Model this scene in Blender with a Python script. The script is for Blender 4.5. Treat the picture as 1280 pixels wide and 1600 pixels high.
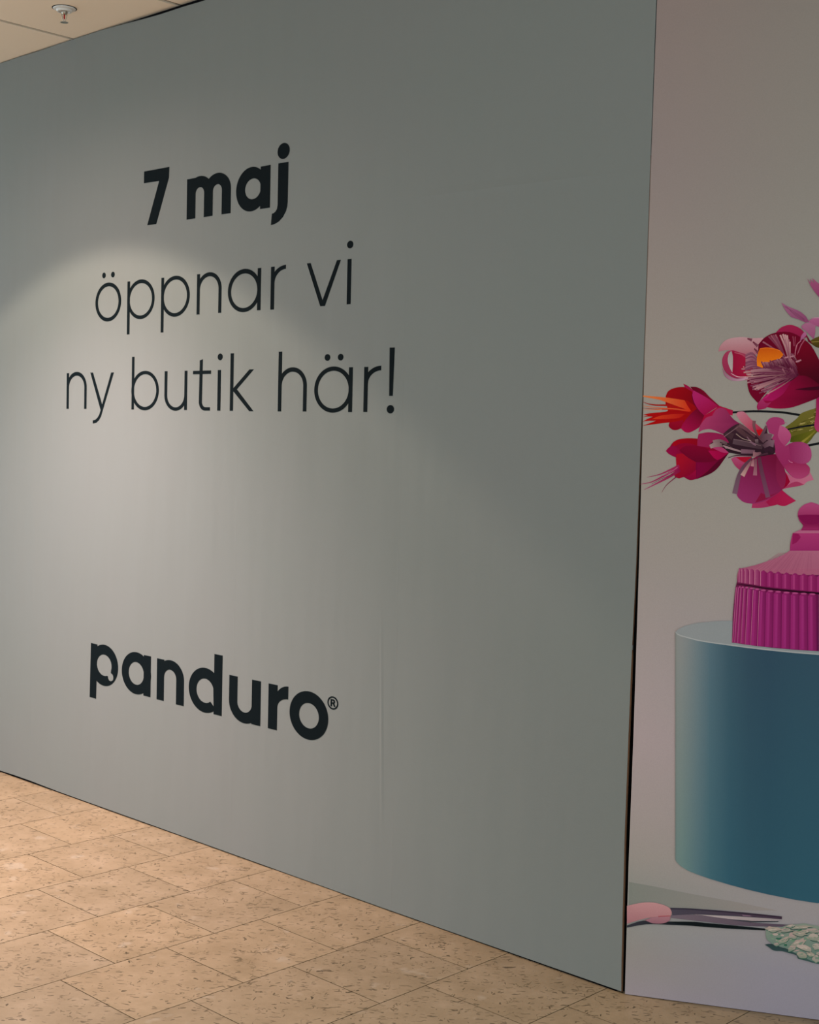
import bpy, bmesh, math, random
from mathutils import Vector, Matrix
from mathutils.geometry import tessellate_polygon

for o in list(bpy.data.objects):
    bpy.data.objects.remove(o)
SC = bpy.context.scene
COL = SC.collection
PI = math.pi

# ------------------------------------------------------------------ camera, world, lights, exposure
CAM_POS = Vector((2.4016, -3.5061, 1.7002))
YAW, PITCH, ROLL = math.radians(43.831), math.radians(-3.0696), math.radians(1.3594)
fw = Vector((-math.sin(YAW) * math.cos(PITCH), math.cos(YAW) * math.cos(PITCH), math.sin(PITCH)))
rt0 = Vector((math.cos(YAW), math.sin(YAW), 0))
up0 = rt0.cross(fw)
rt = math.cos(ROLL) * rt0 + math.sin(ROLL) * up0
up = -math.sin(ROLL) * rt0 + math.cos(ROLL) * up0
cd = bpy.data.cameras.new('camera')
cam = bpy.data.objects.new('camera', cd)
COL.objects.link(cam)
cam.matrix_world = Matrix(((rt.x, up.x, -fw.x, CAM_POS.x), (rt.y, up.y, -fw.y, CAM_POS.y),
                           (rt.z, up.z, -fw.z, CAM_POS.z), (0, 0, 0, 1)))
cd.sensor_fit = 'VERTICAL'
cd.sensor_height = 36.0
cd.lens = 2164.79 / 1600 * 36.0
cd.clip_start = 0.05
SC.camera = cam

SC.view_settings.view_transform = 'Standard'
SC.view_settings.look = 'None'
SC.view_settings.gamma = 1.0
SC.view_settings.use_curve_mapping = False
SC.view_settings.exposure = 0.15

world = bpy.data.worlds.new('world')
SC.world = world
world.use_nodes = True
# unseen surroundings: even cool ambient light added from all open sides
world.node_tree.nodes['Background'].inputs[0].default_value = (.69, .875, .98, 1)
world.node_tree.nodes['Background'].inputs[1].default_value = 1.64


def spot(name, loc, half_deg, watts, colour, blend=0.3, radius=0.05):
    l = bpy.data.lights.new(name, 'SPOT')
    l.energy = watts
    l.color = colour
    l.spot_size = math.radians(half_deg * 2)
    l.spot_blend = blend
    l.shadow_soft_size = radius
    o = bpy.data.objects.new(name, l)
    COL.objects.link(o)
    o.location = loc
    return o


# the ceiling downlight that throws the scallop on the grey hoarding: hot core, wide rim and the spill around it
spot('downlight_and_fill', (-2.83, -1.257, 3.450), 50, 765, (1.0, .835, .857), 1.0, 0.05)
spot('downlight_and_fill', (-2.83, -1.257, 3.455), 54.8, 160, (1.0, .868, .718), 0.14, 0.05)
spot('downlight_and_fill', (-2.83, -1.257, 3.455), 80, 135, (1.0, .762, .69), 1.0, 0.05)
# two unseen fill spots added to lift the wall foot and right-hand floor
spot('downlight_and_fill', (-3.2, -4.2, 3.455), 62, 292, (1.0, .965, .951), 0.8, 0.12)
spot('downlight_and_fill', (1.2, -2.2, 3.455), 42, 340, (1.0, 1.0, 1.0), 0.8, 0.08)


# ------------------------------------------------------------------ helpers
def tag(o, label=None, cat=None, group=None, kind=None):
    if label: o['label'] = label
    if cat: o['category'] = cat
    if group: o['group'] = group
    if kind: o['kind'] = kind
    return o


def empty(name, loc):
    o = bpy.data.objects.new(name, None)
    o.empty_display_size = 0.05
    COL.objects.link(o)
    o.location = loc
    return o


def link(name, bm, mat, parent=None, smooth=False):
    me = bpy.data.meshes.new(name)
    bm.to_mesh(me)
    bm.free()
    me.materials.append(mat)
    if smooth:
        for p in me.polygons: p.use_smooth = True
    o = bpy.data.objects.new(name, me)
    COL.objects.link(o)
    if parent:
        o.parent = parent
        if parent.parent: off = parent.location + parent.parent.location
        else: off = parent.location
        o.location = (0, 0, 0)
        me.transform(Matrix.Translation(-off))
    return o


def bx(bm, x0, x1, y0, y1, z0, z1):
    v = [bm.verts.new(p) for p in ((x0, y0, z0), (x1, y0, z0), (x1, y1, z0), (x0, y1, z0),
                                   (x0, y0, z1), (x1, y0, z1), (x1, y1, z1), (x0, y1, z1))]
    for f in ((0, 3, 2, 1), (4, 5, 6, 7), (0, 1, 5, 4), (1, 2, 6, 5), (2, 3, 7, 6), (3, 0, 4, 7)):
        bm.faces.new([v[i] for i in f])


class NT:
    def __init__(s, name):
        s.m = bpy.data.materials.new(name)
        s.m.use_nodes = True
        s.t = s.m.node_tree
        s.b = s.t.nodes['Principled BSDF']

    def n(s, typ, ins=None, **kw):
        nd = s.t.nodes.new(typ)
        for k, v in kw.items(): setattr(nd, k, v)
        for k, v in (ins or {}).items():
            if hasattr(v, 'is_output'): s.t.links.new(v, nd.inputs[k])
            else: nd.inputs[k].default_value = v
        return nd

    def math(s, op, a, b=0.0, c=None):
        ins = {0: a, 1: b}
        if c is not None: ins[2] = c
        return s.n('ShaderNodeMath', ins, operation=op).outputs[0]

    def mix(s, f, a, b, blend='MIX'):
        nd = s.t.nodes.new('ShaderNodeMix')
        nd.data_type = 'RGBA'
        nd.blend_type = blend
        for k, v in ((0, f), (6, a), (7, b)):
            if hasattr(v, 'is_output'): s.t.links.new(v, nd.inputs[k])
            else: nd.inputs[k].default_value = v
        return nd.outputs[2]

    def ramp(s, f, *stops):
        nd = s.t.nodes.new('ShaderNodeValToRGB')
        e = nd.color_ramp.elements
        while len(e) < len(stops): e.new(0.5)
        for i, (p, c) in enumerate(stops):
            e[i].position = p
            e[i].color = c if len(c) == 4 else (*c, 1)
        s.t.links.new(f, nd.inputs[0])
        return nd.outputs[0]

    def out(s, **kw):
        for k, v in kw.items():
            key = {'col': 'Base Color', 'rough': 'Roughness', 'spec': 'Specular IOR Level', 'normal': 'Normal',
                   'metal': 'Metallic', 'trans': 'Transmission Weight'}[k]
            if hasattr(v, 'is_output'): s.t.links.new(v, s.b.inputs[key])
            else: s.b.inputs[key].default_value = v
        return s.m


def plain(name, col, rough=0.5, spec=0.3, metal=0.0, noise=0.06, scale=40.0):
    t = NT(name)
    tc = t.n('ShaderNodeTexCoord')
    nz = t.n('ShaderNodeTexNoise', {'Vector': tc.outputs['Object'], 'Scale': scale, 'Detail': 3.0})
    lo = tuple(c * (1 - noise) for c in col) + (1,)
    hi = tuple(min(1, c * (1 + noise)) for c in col) + (1,)
    return t.out(col=t.mix(nz.outputs[0], lo, hi), rough=rough, spec=spec, metal=metal)


def lin(h):
    c = [q / 255 for q in h]
    return [x / 12.92 if x < 0.04045 else ((x + 0.055) / 1.055) ** 2.4 for x in c]


# ------------------------------------------------------------------ materials
GREY_FILM = (0.195, 0.204, 0.190)


def film_material():
    t = NT('grey hoarding film')
    g = t.n('ShaderNodeNewGeometry')
    P_ = g.outputs['Position']
    fine = t.n('ShaderNodeTexNoise', {'Vector': P_, 'Scale': 420.0, 'Detail': 2.0}).outputs[0]
    blot = t.n('ShaderNodeTexNoise', {'Vector': P_, 'Scale': 1.3, 'Detail': 2.0}).outputs[0]
    c = t.mix(blot, (GREY_FILM[0] * .97, GREY_FILM[1] * 1.0, GREY_FILM[2] * .985, 1),
              (GREY_FILM[0] * 1.035, GREY_FILM[1] * 1.0, GREY_FILM[2] * 1.015, 1))
    c = t.mix(fine, t.mix(1.0, c, (.955, .955, .955, 1), 'MULTIPLY'), t.mix(1.0, c, (1.04, 1.04, 1.04, 1), 'MULTIPLY'))
    sep = t.n('ShaderNodeSeparateXYZ', {0: P_})
    X, Z = sep.outputs[0], sep.outputs[2]
    # overlaps of the film widths: faint vertical ridges that wander a little
    wob = t.n('ShaderNodeTexNoise', {'Vector': P_, 'Scale': 1.1, 'Detail': 1.0}).outputs[0]
    h = None
    for sx, wd, amp in ((-1.925, .004, .5), (-1.012, .004, .4), (-2.80, .004, .25), (-3.45, .004, .25)):
        d = t.math('ABSOLUTE', t.math('SUBTRACT', t.math('ADD', X, t.math('MULTIPLY', t.math('SUBTRACT', wob, .5), .015)), sx))
        r = t.math('MULTIPLY', t.math('SUBTRACT', 1.0, t.math('MINIMUM', t.math('DIVIDE', d, wd), 1.0)), amp)
        h = r if h is None else t.math('ADD', h, r)
    # one long vertical crease low on the film, right of the shop name
    d = t.math('ABSOLUTE', t.math('SUBTRACT', X, t.math('ADD', -1.094, t.math('MULTIPLY', t.math('SUBTRACT', 1.1, Z), .035))))
    r = t.math('SUBTRACT', 1.0, t.math('MINIMUM', t.math('DIVIDE', d, .011), 1.0))
    zz = t.math('SUBTRACT', 1.0, t.math('MINIMUM', t.math('DIVIDE', t.math('ABSOLUTE', t.math('SUBTRACT', Z, .66)), .46), 1.0))
    h = t.math('ADD', h, t.math('MULTIPLY', t.math('MULTIPLY', r, zz), 4.0))
    # the nearly level raised line on the right, about two and a half metres up
    d = t.math('ABSOLUTE', t.math('SUBTRACT', Z, t.math('ADD', 2.522, t.math('MULTIPLY', X, -.012))))
    r = t.math('SUBTRACT', 1.0, t.math('MINIMUM', t.math('DIVIDE', d, .024), 1.0))
    xx = t.math('MINIMUM', t.math('MAXIMUM', t.math('MULTIPLY', t.math('ADD', X, 1.15), 2.5), 0.0), 1.0)
    xb = t.math('MINIMUM', t.math('MAXIMUM', t.math('MULTIPLY', X, -3.5), 0.0), 1.0)
    h = t.math('ADD', h, t.math('MULTIPLY', t.math('MULTIPLY', t.math('MULTIPLY', r, xx), xb), 3.2))
    # small bubbles under the film
    vor = t.n('ShaderNodeTexVoronoi', {'Vector': P_, 'Scale': 3.3})
    bub = t.math('MAXIMUM', t.math('SUBTRACT', 1.0, t.math('MULTIPLY', vor.outputs['Distance'], 30.0)), 0.0)
    keep = t.math('GREATER_THAN', t.n('ShaderNodeSeparateColor', {0: vor.outputs['Color']}).outputs[0], .45)
    h = t.math('ADD', h, t.math('MULTIPLY', t.math('MULTIPLY', bub, keep), 1.6))
    wave = t.n('ShaderNodeTexNoise', {'Vector': t.n('ShaderNodeMapping', {0: P_, 3: (3.0, 1.0, .5)}).outputs[0], 'Scale': 2.2, 'Detail': 2.0}).outputs[0]
    b1 = t.n('ShaderNodeBump', {'Height': h, 'Distance': .0011, 'Strength': .6})
    b2 = t.n('ShaderNodeBump', {'Height': wave, 'Distance': .02, 'Strength': .35, 'Normal': b1.outputs[0]})
    b3 = t.n('ShaderNodeBump', {'Height': fine, 'Distance': .0008, 'Strength': .35, 'Normal': b2.outputs[0]})
    return t.out(col=c, rough=.62, spec=.25, normal=b3.outputs[0])


def print_material():
    t = NT('printed mural ink')
    a = t.n('ShaderNodeVertexColor', layer_name='print')
    g = t.n('ShaderNodeNewGeometry')
    fine = t.n('ShaderNodeTexNoise', {'Vector': g.outputs['Position'], 'Scale': 330.0, 'Detail': 2.0}).outputs[0]
    c = t.mix(fine, t.mix(1.0, a.outputs[0], (.93, .93, .93, 1), 'MULTIPLY'), t.mix(1.0, a.outputs[0], (1.07, 1.07, 1.07, 1), 'MULTIPLY'))
    return t.out(col=c, rough=.65, spec=.06)


def stone_material():
    t = NT('beige fossil limestone')
    g = t.n('ShaderNodeNewGeometry')
    at = t.n('ShaderNodeVertexColor', layer_name='tile')
    offv = t.n('ShaderNodeVectorMath', {0: at.outputs[0], 3: 9.0}, operation='SCALE').outputs[0]
    P_ = t.n('ShaderNodeVectorMath', {0: g.outputs['Position'], 1: offv}, operation='ADD').outputs[0]
    rnd = t.n('ShaderNodeSeparateColor', {0: at.outputs[0]})
    n1 = t.n('ShaderNodeTexNoise', {'Vector': P_, 'Scale': 7.0, 'Detail': 5.0, 'Roughness': .6}).outputs[0]
    n2 = t.n('ShaderNodeTexNoise', {'Vector': P_, 'Scale': 60.0, 'Detail': 4.0, 'Roughness': .6}).outputs[0]
    c = t.ramp(n1, (.3, (.47, .345, .215)), (.55, (.57, .425, .28)), (.75, (.66, .50, .35)))
    c = t.mix(t.math('MULTIPLY', n2, .5), c, t.mix(1.0, c, (.72, .70, .66, 1), 'MULTIPLY'))
    tint = t.ramp(rnd.outputs[0], (0.0, (.485, .465, .425)), (.5, (.53, .50, .45)), (1.0, (.56, .525, .465)))
    c = t.mix(1.0, c, tint, 'MULTIPLY')
    warp = t.n('ShaderNodeTexNoise', {'Vector': P_, 'Scale': 22.0, 'Detail': 2.0})
    wv = t.n('ShaderNodeVectorMath', {0: t.n('ShaderNodeVectorMath', {0: warp.outputs['Color'], 1: (.5, .5, .5)}, operation='SUBTRACT').outputs[0], 3: .045}, operation='SCALE').outputs[0]
    Pw = t.n('ShaderNodeVectorMath', {0: P_, 1: wv}, operation='ADD').outputs[0]
    # little dark shell fragments lying in two directions
    for ang, sc, sx, thr, kp in ((48, 34.0, .20, .082, .50), (30, 42.0, .22, .09, .55), (72, 34.0, .22, .07, .70), (44, 84.0, .30, .17, .56), (120, 48.0, .3, .10, .76), (52, 19.0, .13, .046, .60)):
        mr = t.n('ShaderNodeMapping', {0: Pw, 2: (0, 0, -math.radians(ang))}).outputs[0]
        mp = t.n('ShaderNodeMapping', {0: mr, 3: (sx, 1, 1)}).outputs[0]
        vo = t.n('ShaderNodeTexVoronoi', {'Vector': mp, 'Scale': sc, 'Randomness': 1.0}, voronoi_dimensions='2D')
        sepc = t.n('ShaderNodeSeparateColor', {0: vo.outputs['Color']})
        k = t.math('GREATER_THAN', sepc.outputs[0], kp)
        th = t.math('MULTIPLY', thr, t.math('ADD', .35, sepc.outputs[1]))
        m = t.math('MULTIPLY', t.math('LESS_THAN', vo.outputs['Distance'], th), k)
        c = t.mix(t.math('MULTIPLY', m, t.math('ADD', .62, t.math('MULTIPLY', sepc.outputs[2], .38))), c, (.07, .045, .020, 1))
    # hairline veins, only here and there
    v1 = t.n('ShaderNodeTexNoise', {'Vector': Pw, 'Scale': 9.0, 'Detail': 3.0}).outputs[0]
    line = t.math('LESS_THAN', t.math('ABSOLUTE', t.math('SUBTRACT', v1, .5)), .0065)
    msk = t.math('GREATER_THAN', t.n('ShaderNodeTexNoise', {'Vector': P_, 'Scale': 13.0, 'Detail': 1.0}).outputs[0], .56)
    c = t.mix(t.math('MULTIPLY', t.math('MULTIPLY', line, msk), .75), c, (.10, .065, .03, 1))
    # pale patches
    pp = t.ramp(t.n('ShaderNodeTexNoise', {'Vector': P_, 'Scale': 11.0, 'Detail': 2.0}).outputs[0], (.66, (0, 0, 0)), (.74, (1, 1, 1)))
    c = t.mix(t.math('MULTIPLY', pp, .35), c, (.38, .315, .24, 1))
    bmp = t.n('ShaderNodeBump', {'Height': n2, 'Distance': .001, 'Strength': .15})
    return t.out(col=c, rough=.42, spec=.35, normal=bmp.outputs[0])


M_FILM = film_material()
M_PRINT = print_material()
M_STONE = stone_material()
M_GROUT = plain('brown tile joint', (.045, .029, .014), .9, .1)
M_INK = plain('black green vinyl lettering', (.0025, .0058, .0072), .75, .06, noise=.1)
M_CEIL = plain('beige metal ceiling panel', (.93, .755, .575), .55, .3, noise=.02, scale=3)
M_SEAM = plain('brown shadow joint', (.10, .062, .028), .8, .1)
M_DARK = plain('dark gap backing', (.006, .005, .006), .9, .05)
M_EDGE = plain('brown board edge', (.13, .065, .035), .8, .1, noise=.3)
M_REDGE = plain('dark brown kickstrip', (.07, .025, .02), .8, .1, noise=.3)
M_WHITE = plain('white enamel', (.72, .70, .66), .3, .5)
M_CHROME = plain('satin metal', (.55, .50, .42), .3, .5, 1.0)


def glass_mat():
    t = NT('red glass bulb')
    return t.out(col=(.55, .01, .02, 1), rough=.08, spec=.5, trans=.35)


M_BULB = glass_mat()

# ------------------------------------------------------------------ the setting
RANG = math.radians(27.6746)
RD = Vector((math.cos(RANG), math.sin(RANG), 0))      # along the mural panel
RN = Vector((RD.y, -RD.x, 0))                         # out of the mural panel, towards the walkway


def rp(t, z, out=0.0):
    return RD * t + RN * out + Vector((0, 0, z))


# floor: stone tiles 0.4 m, half-bond, each set in the joint bed
bm = bmesh.new()
tl = bm.loops.layers.float_color.new('tile')
rnd = random.Random(5)
TX, TB, G = -3.25826, 0.399295, 0.0017
XR = range(-10, 19)
for r in XR:
    x0 = TX + TB * r
    for k in range(-19, 6):
        y1 = -1.0003 + 0.4 * k + (0.2 if r % 2 else 0.0)
        y0 = y1 - 0.4
        xa, xb, ya, yb = x0 + G, x0 + TB - G, y0 + G, y1 - G
        col = (rnd.random(), rnd.random(), rnd.random(), 1)
        a = [bm.verts.new(p) for p in ((xa, ya, 0), (xb, ya, 0), (xb, yb, 0), (xa, yb, 0))]
        b = [bm.verts.new(p) for p in ((xa, ya, -.004), (xb, ya, -.004), (xb, yb, -.004), (xa, yb, -.004))]
        fs = [bm.faces.new(a)] + [bm.faces.new((b[i], b[(i + 1) % 4], a[(i + 1) % 4], a[i])) for i in range(4)]
        for f in fs:
            for l in f.loops: l[tl] = col
fl = link('floor', bm, M_STONE)
fl.data.materials.append(M_GROUT)
bm = bmesh.new()
bm.from_mesh(fl.data)
n0 = len(bm.faces)
bx(bm, TX - 4.02, TX + TB * 19 + .02, -9.0, 1.2, -.15, -.0012)
bm.faces.ensure_lookup_table()
for f in bm.faces[n0:]: f.material_index = 1
bm.to_mesh(fl.data)
bm.free()
tag(fl, kind='structure')

# ceiling: long beige panels with brown shadow joints square to the hoarding
H = 3.4668
bm = bmesh.new()
SX = [-3.1560 + .7845 * k for k in range(-5, 11)]
for i in range(len(SX) - 1):
    for ya, yb in ((-9.0, -7.2), (-7.2, -4.8), (-4.8, -2.4), (-2.4, 0.9)):
        bx(bm, SX[i] + .0135, SX[i + 1] - .0135, ya + .0065, yb - .0065, H, H + .02)
ce = link('ceiling', bm, M_CEIL)
ce.data.materials.append(M_SEAM)
bm = bmesh.new()
bm.from_mesh(ce.data)
n0 = len(bm.faces)
bx(bm, SX[0] - .1, SX[-1] + .1, -9.0, 1.2, H + .008, H + .12)
bm.faces.ensure_lookup_table()
for f in bm.faces[n0:]: f.material_index = 1
bm.to_mesh(ce.data)
bm.free()
tag(ce, kind='structure')


def slab(name, prof, mat, frm, depth):
    """prof: outline (u, z); frm(u, z, out) -> point; a board of the given depth"""
    bm = bmesh.new()
    a = [bm.verts.new(frm(u, z, 0)) for u, z in prof]
    b = [bm.verts.new(frm(u, z, -depth)) for u, z in prof]
    tess(bm, [prof], a)
    n = len(prof)
    for i in range(n):
        bm.faces.new((a[i], b[i], b[(i + 1) % n], a[(i + 1) % n]))
    bm.normal_update()
    return link(name, bm, mat)


def tess(bm, loops, verts):
    fl_ = [v for l in loops for v in l]
    tri = tessellate_polygon([[Vector((p[0], p[1], 0)) for p in l] for l in loops])
    for t in tri:
        p = [fl_[i] for i in t]
        ar = (p[1][0] - p[0][0]) * (p[2][1] - p[0][1]) - (p[1][1] - p[0][1]) * (p[2][0] - p[0][0])
        if abs(ar) < 1e-12: continue
        idx = t if ar > 0 else (t[0], t[2], t[1])
        try: bm.faces.new([verts[i] for i in idx])
        except ValueError: pass


def lw(u, z, out=0.0):
    return Vector((u, -out, z))


top = [(-5.4, 3.458), (-3.9, 3.4600), (-3.62, 3.4628), (-3.451, 3.4596), (-3.2455, 3.4621), (-3.1461, 3.4623), (-2.91, 3.4610), (-2.763, 3.4566),
       (-2.598, 3.4506), (-2.4835, 3.4475), (-2.3179, 3.4478), (-2.211, 3.4455), (-1.2, 3.446), (-.002, 3.45)]
edge = [(.0005, 3.0154), (-.0006, 2.5365), (-.0015, 1.9554), (-.0052, 1.3358), (-.0112, 1.0017), (-.0148, .5047), (-.0111, .1051), (-.0085, .0072)]
bot = [(-.57, .0045), (-1.05, .0028), (-2.18, .0046), (-3.2, .0060), (-3.45, .0100), (-3.60, .0100), (-3.73, .0075), (-5.4, .006)]
wl = slab('wall_left', top + edge + bot, M_FILM, lw, .006)
tag(wl, kind='structure')

# brown core of the board showing at its end and along its foot
bm = bmesh.new()
be = [(-.0006, 2.56, -.0006), (-.0006, 2.5365, .0010), (-.0015, 1.9554, .0002), (-.0030, 1.75, -.0032), (-.0052, 1.3358, -.0052), (-.0105, 1.07, -.0105), (-.0112, 1.05, -.0085), (-.0150, .5047, -.0118), (-.0113, .1051, -.0082), (-.0090, .006, -.0066)]
for (xa, za, xb), (xc, zc, xd) in zip(be[:-1], be[1:]):
    v = [bm.verts.new(p) for p in ((xa - .002, .0008, za), (xb + .0005, .0008, za), (xd + .0005, .0008, zc), (xc - .002, .0008, zc),
                                   (xa - .002, .0065, za), (xb + .0005, .0065, za), (xd + .0005, .0065, zc), (xc - .002, .0065, zc))]
    for f in ((0, 3, 2, 1), (4, 5, 6, 7), (0, 1, 5, 4), (1, 2, 6, 5), (2, 3, 7, 6), (3, 0, 4, 7)):
        bm.faces.new([v[i] for i in f])
tr = link('trim_1', bm, M_EDGE)
tag(tr, kind='structure')

# near-black backing added to stop light leaks and stand for shade in the gaps
bm = bmesh.new()
bx(bm, -5.4, -.03, .019, .06, -.0005, H)
bx(bm, -5.4, -.03, .0035, .0195, .0002, .0022)
tr = link('gap_backing_1', bm, M_DARK)
tag(tr, kind='structure')
bm = bmesh.new()
v0 = [(-.03, .020), (.004, .020), (.03, .036), (.03, .06), (-.03, .06)]
a = [bm.verts.new((x, y, 0)) for x, y in v0]
b = [bm.verts.new((x, y, H)) for x, y in v0]
bm.faces.new(a[::-1]); bm.faces.new(b)
for i in range(5): bm.faces.new((a[i], a[(i + 1) % 5], b[(i + 1) % 5], b[i]))
tr = link('gap_backing_2', bm, M_DARK)
tag(tr, kind='structure')

TE = 1.70
mprof = [(.0039, 3.40), (.0039, 3.0154), (.0017, 2.5364), (.0012, 1.9554), (.0048, 1.3365), (.0050, .8066), (.0030, .4091), (.0040, .1088), (.0046, .0022)]
wr = slab('wall_right', [(t, z) for t, z in mprof[::-1]][:0] + [(.006, .0030), (TE, .0030), (TE, 3.455), (.006, 3.455)], M_REDGE,
          lambda u, z, out=0.0: rp(u, z, out - .0012), .018)
tag(wr, kind='structure')
bm = bmesh.new()
v = [bm.verts.new(rp(t, z, o)) for z in (.0002, .0030) for t, o in ((.006, -.0022), (TE, -.0022), (TE, -.016), (.006, -.016))]
for f in ((0, 3, 2, 1), (4, 5, 6, 7), (0, 1, 5, 4), (1, 2, 6, 5), (2, 3, 7, 6), (3, 0, 4, 7)): bm.faces.new([v[i] for i in f])
tr = link('trim_4', bm, M_REDGE)
tag(tr, kind='structure')


# ------------------------------------------------------------------ lettering on the grey hoarding
def el(cx, cz, rx, rz, a0=0, a1=360, n=48):
    k = max(3, int(n * abs(a1 - a0) / 360))
    full = abs(a1 - a0) >= 360
    m = k if full else k + 1
    return [(cx + rx * math.cos(math.radians(a0 + (a1 - a0) * i / k)), cz + rz * math.sin(math.radians(a0 + (a1 - a0) * i / k))) for i in range(m)]


def ring(x0, x1, z0, z1, xi0, xi1, zi0, zi1):
    return [el((x0 + x1) / 2, (z0 + z1) / 2, (x1 - x0) / 2, (z1 - z0) / 2, n=64),
            el((xi0 + xi1) / 2, (zi0 + zi1) / 2, (xi1 - xi0) / 2, (zi1 - zi0) / 2, n=64)]


def rc(x0, x1, z0, z1):
    return [[(x0, z0), (x1, z0), (x1, z1), (x0, z1)]]


def dot(x, z, rx, rz):
    return [el(x, z, rx, rz, n=32)]


def arch(xo0, xi0, xi1, xo1, zto, zti, zb):
    """shoulder of n, m, h: outer and inner half ellipses and the right leg"""
    s = zti - (xi1 - xi0) / 2 / 1.17
    o = el((xo0 + xo1) / 2, s, (xo1 - xo0) / 2, zto - s, 0, 180)
    i = el((xi0 + xi1) / 2, s, (xi1 - xi0) / 2, zti - s, 180, 0)
    return [[(xo1, zb)] + o + i + [(xi1, zb)]]


def bowl(xo0, xi0, xi1, xo1, zbo, zbi, zt):
    """u: the arch turned over, with its left leg"""
    s = zbi + (xi1 - xi0) / 2 / 1.17
    o = el((xo0 + xo1) / 2, s, (xo1 - xo0) / 2, s - zbo, 180, 360)
    i = el((xi0 + xi1) / 2, s, (xi1 - xi0) / 2, s - zbi, 360, 180)
    return [[(xo0, zt)] + o + i + [(xi0, zt)]]


def arm(cx, cz, rox, roz, rix, riz):
    """ear of the r"""
    return [el(cx, cz, rox, roz, 180, 90) + el(cx, cz, rix, riz, 90, 180)]


def glyph(name, shapes, parent, label=None):
    bm = bmesh.new()
    for k, loops in enumerate(shapes):
        out = .0009 + k * .00002
        vs, ws = [], []
        for l in loops:
            vs.append([bm.verts.new((x, -out, z)) for x, z in l])
            ws.append([bm.verts.new((x, -.00005, z)) for x, z in l])
        tess(bm, loops, [v for q in vs for v in q])
        for a, b in zip(vs, ws):
            n = len(a)
            for i in range(n): bm.faces.new((a[i], a[(i + 1) % n], b[(i + 1) % n], b[i]))
    bmesh.ops.recalc_face_normals(bm, faces=bm.faces)
    o = link(name, bm, M_INK, parent)
    if label: o['label'] = label
    return o


W1 = tag(empty('wall_lettering', (-2.10, -.001, 2.51)), 'heavy black date line reading 7 maj, topmost writing on the grey hoarding', 'lettering')
glyph('numeral', [[[(-2.5812, 2.7576), (-2.4720, 2.7556), (-2.5529, 2.5778), (-2.4889, 2.5768), (-2.4039, 2.7618), (-2.4022, 2.8060), (-2.5812, 2.8070)]]], W1)
glyph('letter', [rc(-2.2779, -2.2202, 2.576, 2.7403), arch(-2.2779, -2.2202, -2.1630, -2.1061, 2.7445, 2.6994, 2.576),
                 arch(-2.1630, -2.1061, -2.0478, -1.9908, 2.7440, 2.6990, 2.576)], W1)
glyph('letter', [ring(-1.9575, -1.7705, 2.5706, 2.7427, -1.9024, -1.8056, 2.6171, 2.6970), rc(-1.8085, -1.7500, 2.5743, 2.7375)], W1)
glyph('letter', [[[(-1.7040, 2.7375), (-1.7040, 2.5800), (-1.7075, 2.5650), (-1.7160, 2.5560), (-1.7260, 2.5510), (-1.7368, 2.5495), (-1.7416, 2.5066),
                   (-1.7200, 2.5085), (-1.6960, 2.5160), (-1.6720, 2.5310), (-1.6550, 2.5520), (-1.6480, 2.5700), (-1.6460, 2.5900), (-1.6455, 2.7367)]],
                 dot(-1.6748, 2.7811, .0350, .0302)], W1)

W2 = tag(empty('wall_lettering', (-2.10, -.001, 2.118)), 'thin black line reading öppnar vi, second row of writing on the grey hoarding', 'lettering')
glyph('letter', [ring(-2.9388, -2.7398, 2.1815, 2.3522, -2.9190, -2.7592, 2.1975, 2.3358), dot(-2.8740, 2.3855, .0134, .0126), dot(-2.8050, 2.3850, .0138, .0122)], W2)
glyph('letter', [rc(-2.6932, -2.6742, 2.1192, 2.3475), ring(-2.6932, -2.4935, 2.1818, 2.3509, -2.6751, -2.5116, 2.1968, 2.3352)], W2)
glyph('letter', [rc(-2.4465, -2.4277, 2.1190, 2.3478), ring(-2.4468, -2.2489, 2.1812, 2.3508, -2.4285, -2.2674, 2.1963, 2.3351)], W2)
glyph('letter', [rc(-2.2010, -2.1820, 2.1835, 2.3473), arch(-2.2010, -2.1820, -2.0590, -2.0400, 2.3507, 2.3345, 2.1841)], W2)
glyph('letter', [ring(-1.9989, -1.7969, 2.1798, 2.3493, -1.9793, -1.8165, 2.1960, 2.3313), rc(-1.8160, -1.7955, 2.1829, 2.3465)], W2)
glyph('letter', [rc(-1.7360, -1.7150, 2.1819, 2.3459), arm(-1.6493, 2.2810, .0867, .0675, .0658, .0522)], W2)
glyph('letter', [[[(-1.5293, 2.3452), (-1.4501, 2.1812), (-1.4248, 2.1810), (-1.3433, 2.3455), (-1.3637, 2.3456), (-1.4383, 2.2026), (-1.5086, 2.3452)]]], W2)
glyph('letter', [rc(-1.3072, -1.2866, 2.1813, 2.3448), dot(-1.2952, 2.3970, .0161, .0138)], W2)

W3 = tag(empty('wall_lettering', (-2.10, -.001, 1.729)), 'thin black line reading ny butik här! on the grey hoarding', 'lettering')
glyph('letter', [rc(-3.1656, -3.1471, 1.7957, 1.9586), arch(-3.1656, -3.1471, -3.0198, -3.0013, 1.9633, 1.9462, 1.7960)], W3)
glyph('letter', [[[(-2.9727, 1.9583), (-2.8880, 1.7905), (-2.8975, 1.7715), (-2.9110, 1.7570), (-2.9290, 1.7470), (-2.9495, 1.7442), (-2.9492, 1.7303),
                   (-2.9230, 1.7335), (-2.9010, 1.7450), (-2.8850, 1.7620), (-2.8700, 1.7925), (-2.7885, 1.9560), (-2.8088, 1.9563), (-2.8772, 1.8148), (-2.9522, 1.9581)]]], W3)
glyph('letter', [rc(-2.6520, -2.6340, 1.7942, 2.0212), ring(-2.6540, -2.4542, 1.7907, 1.9595, -2.6359, -2.4722, 1.8051, 1.9452)], W3)
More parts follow.
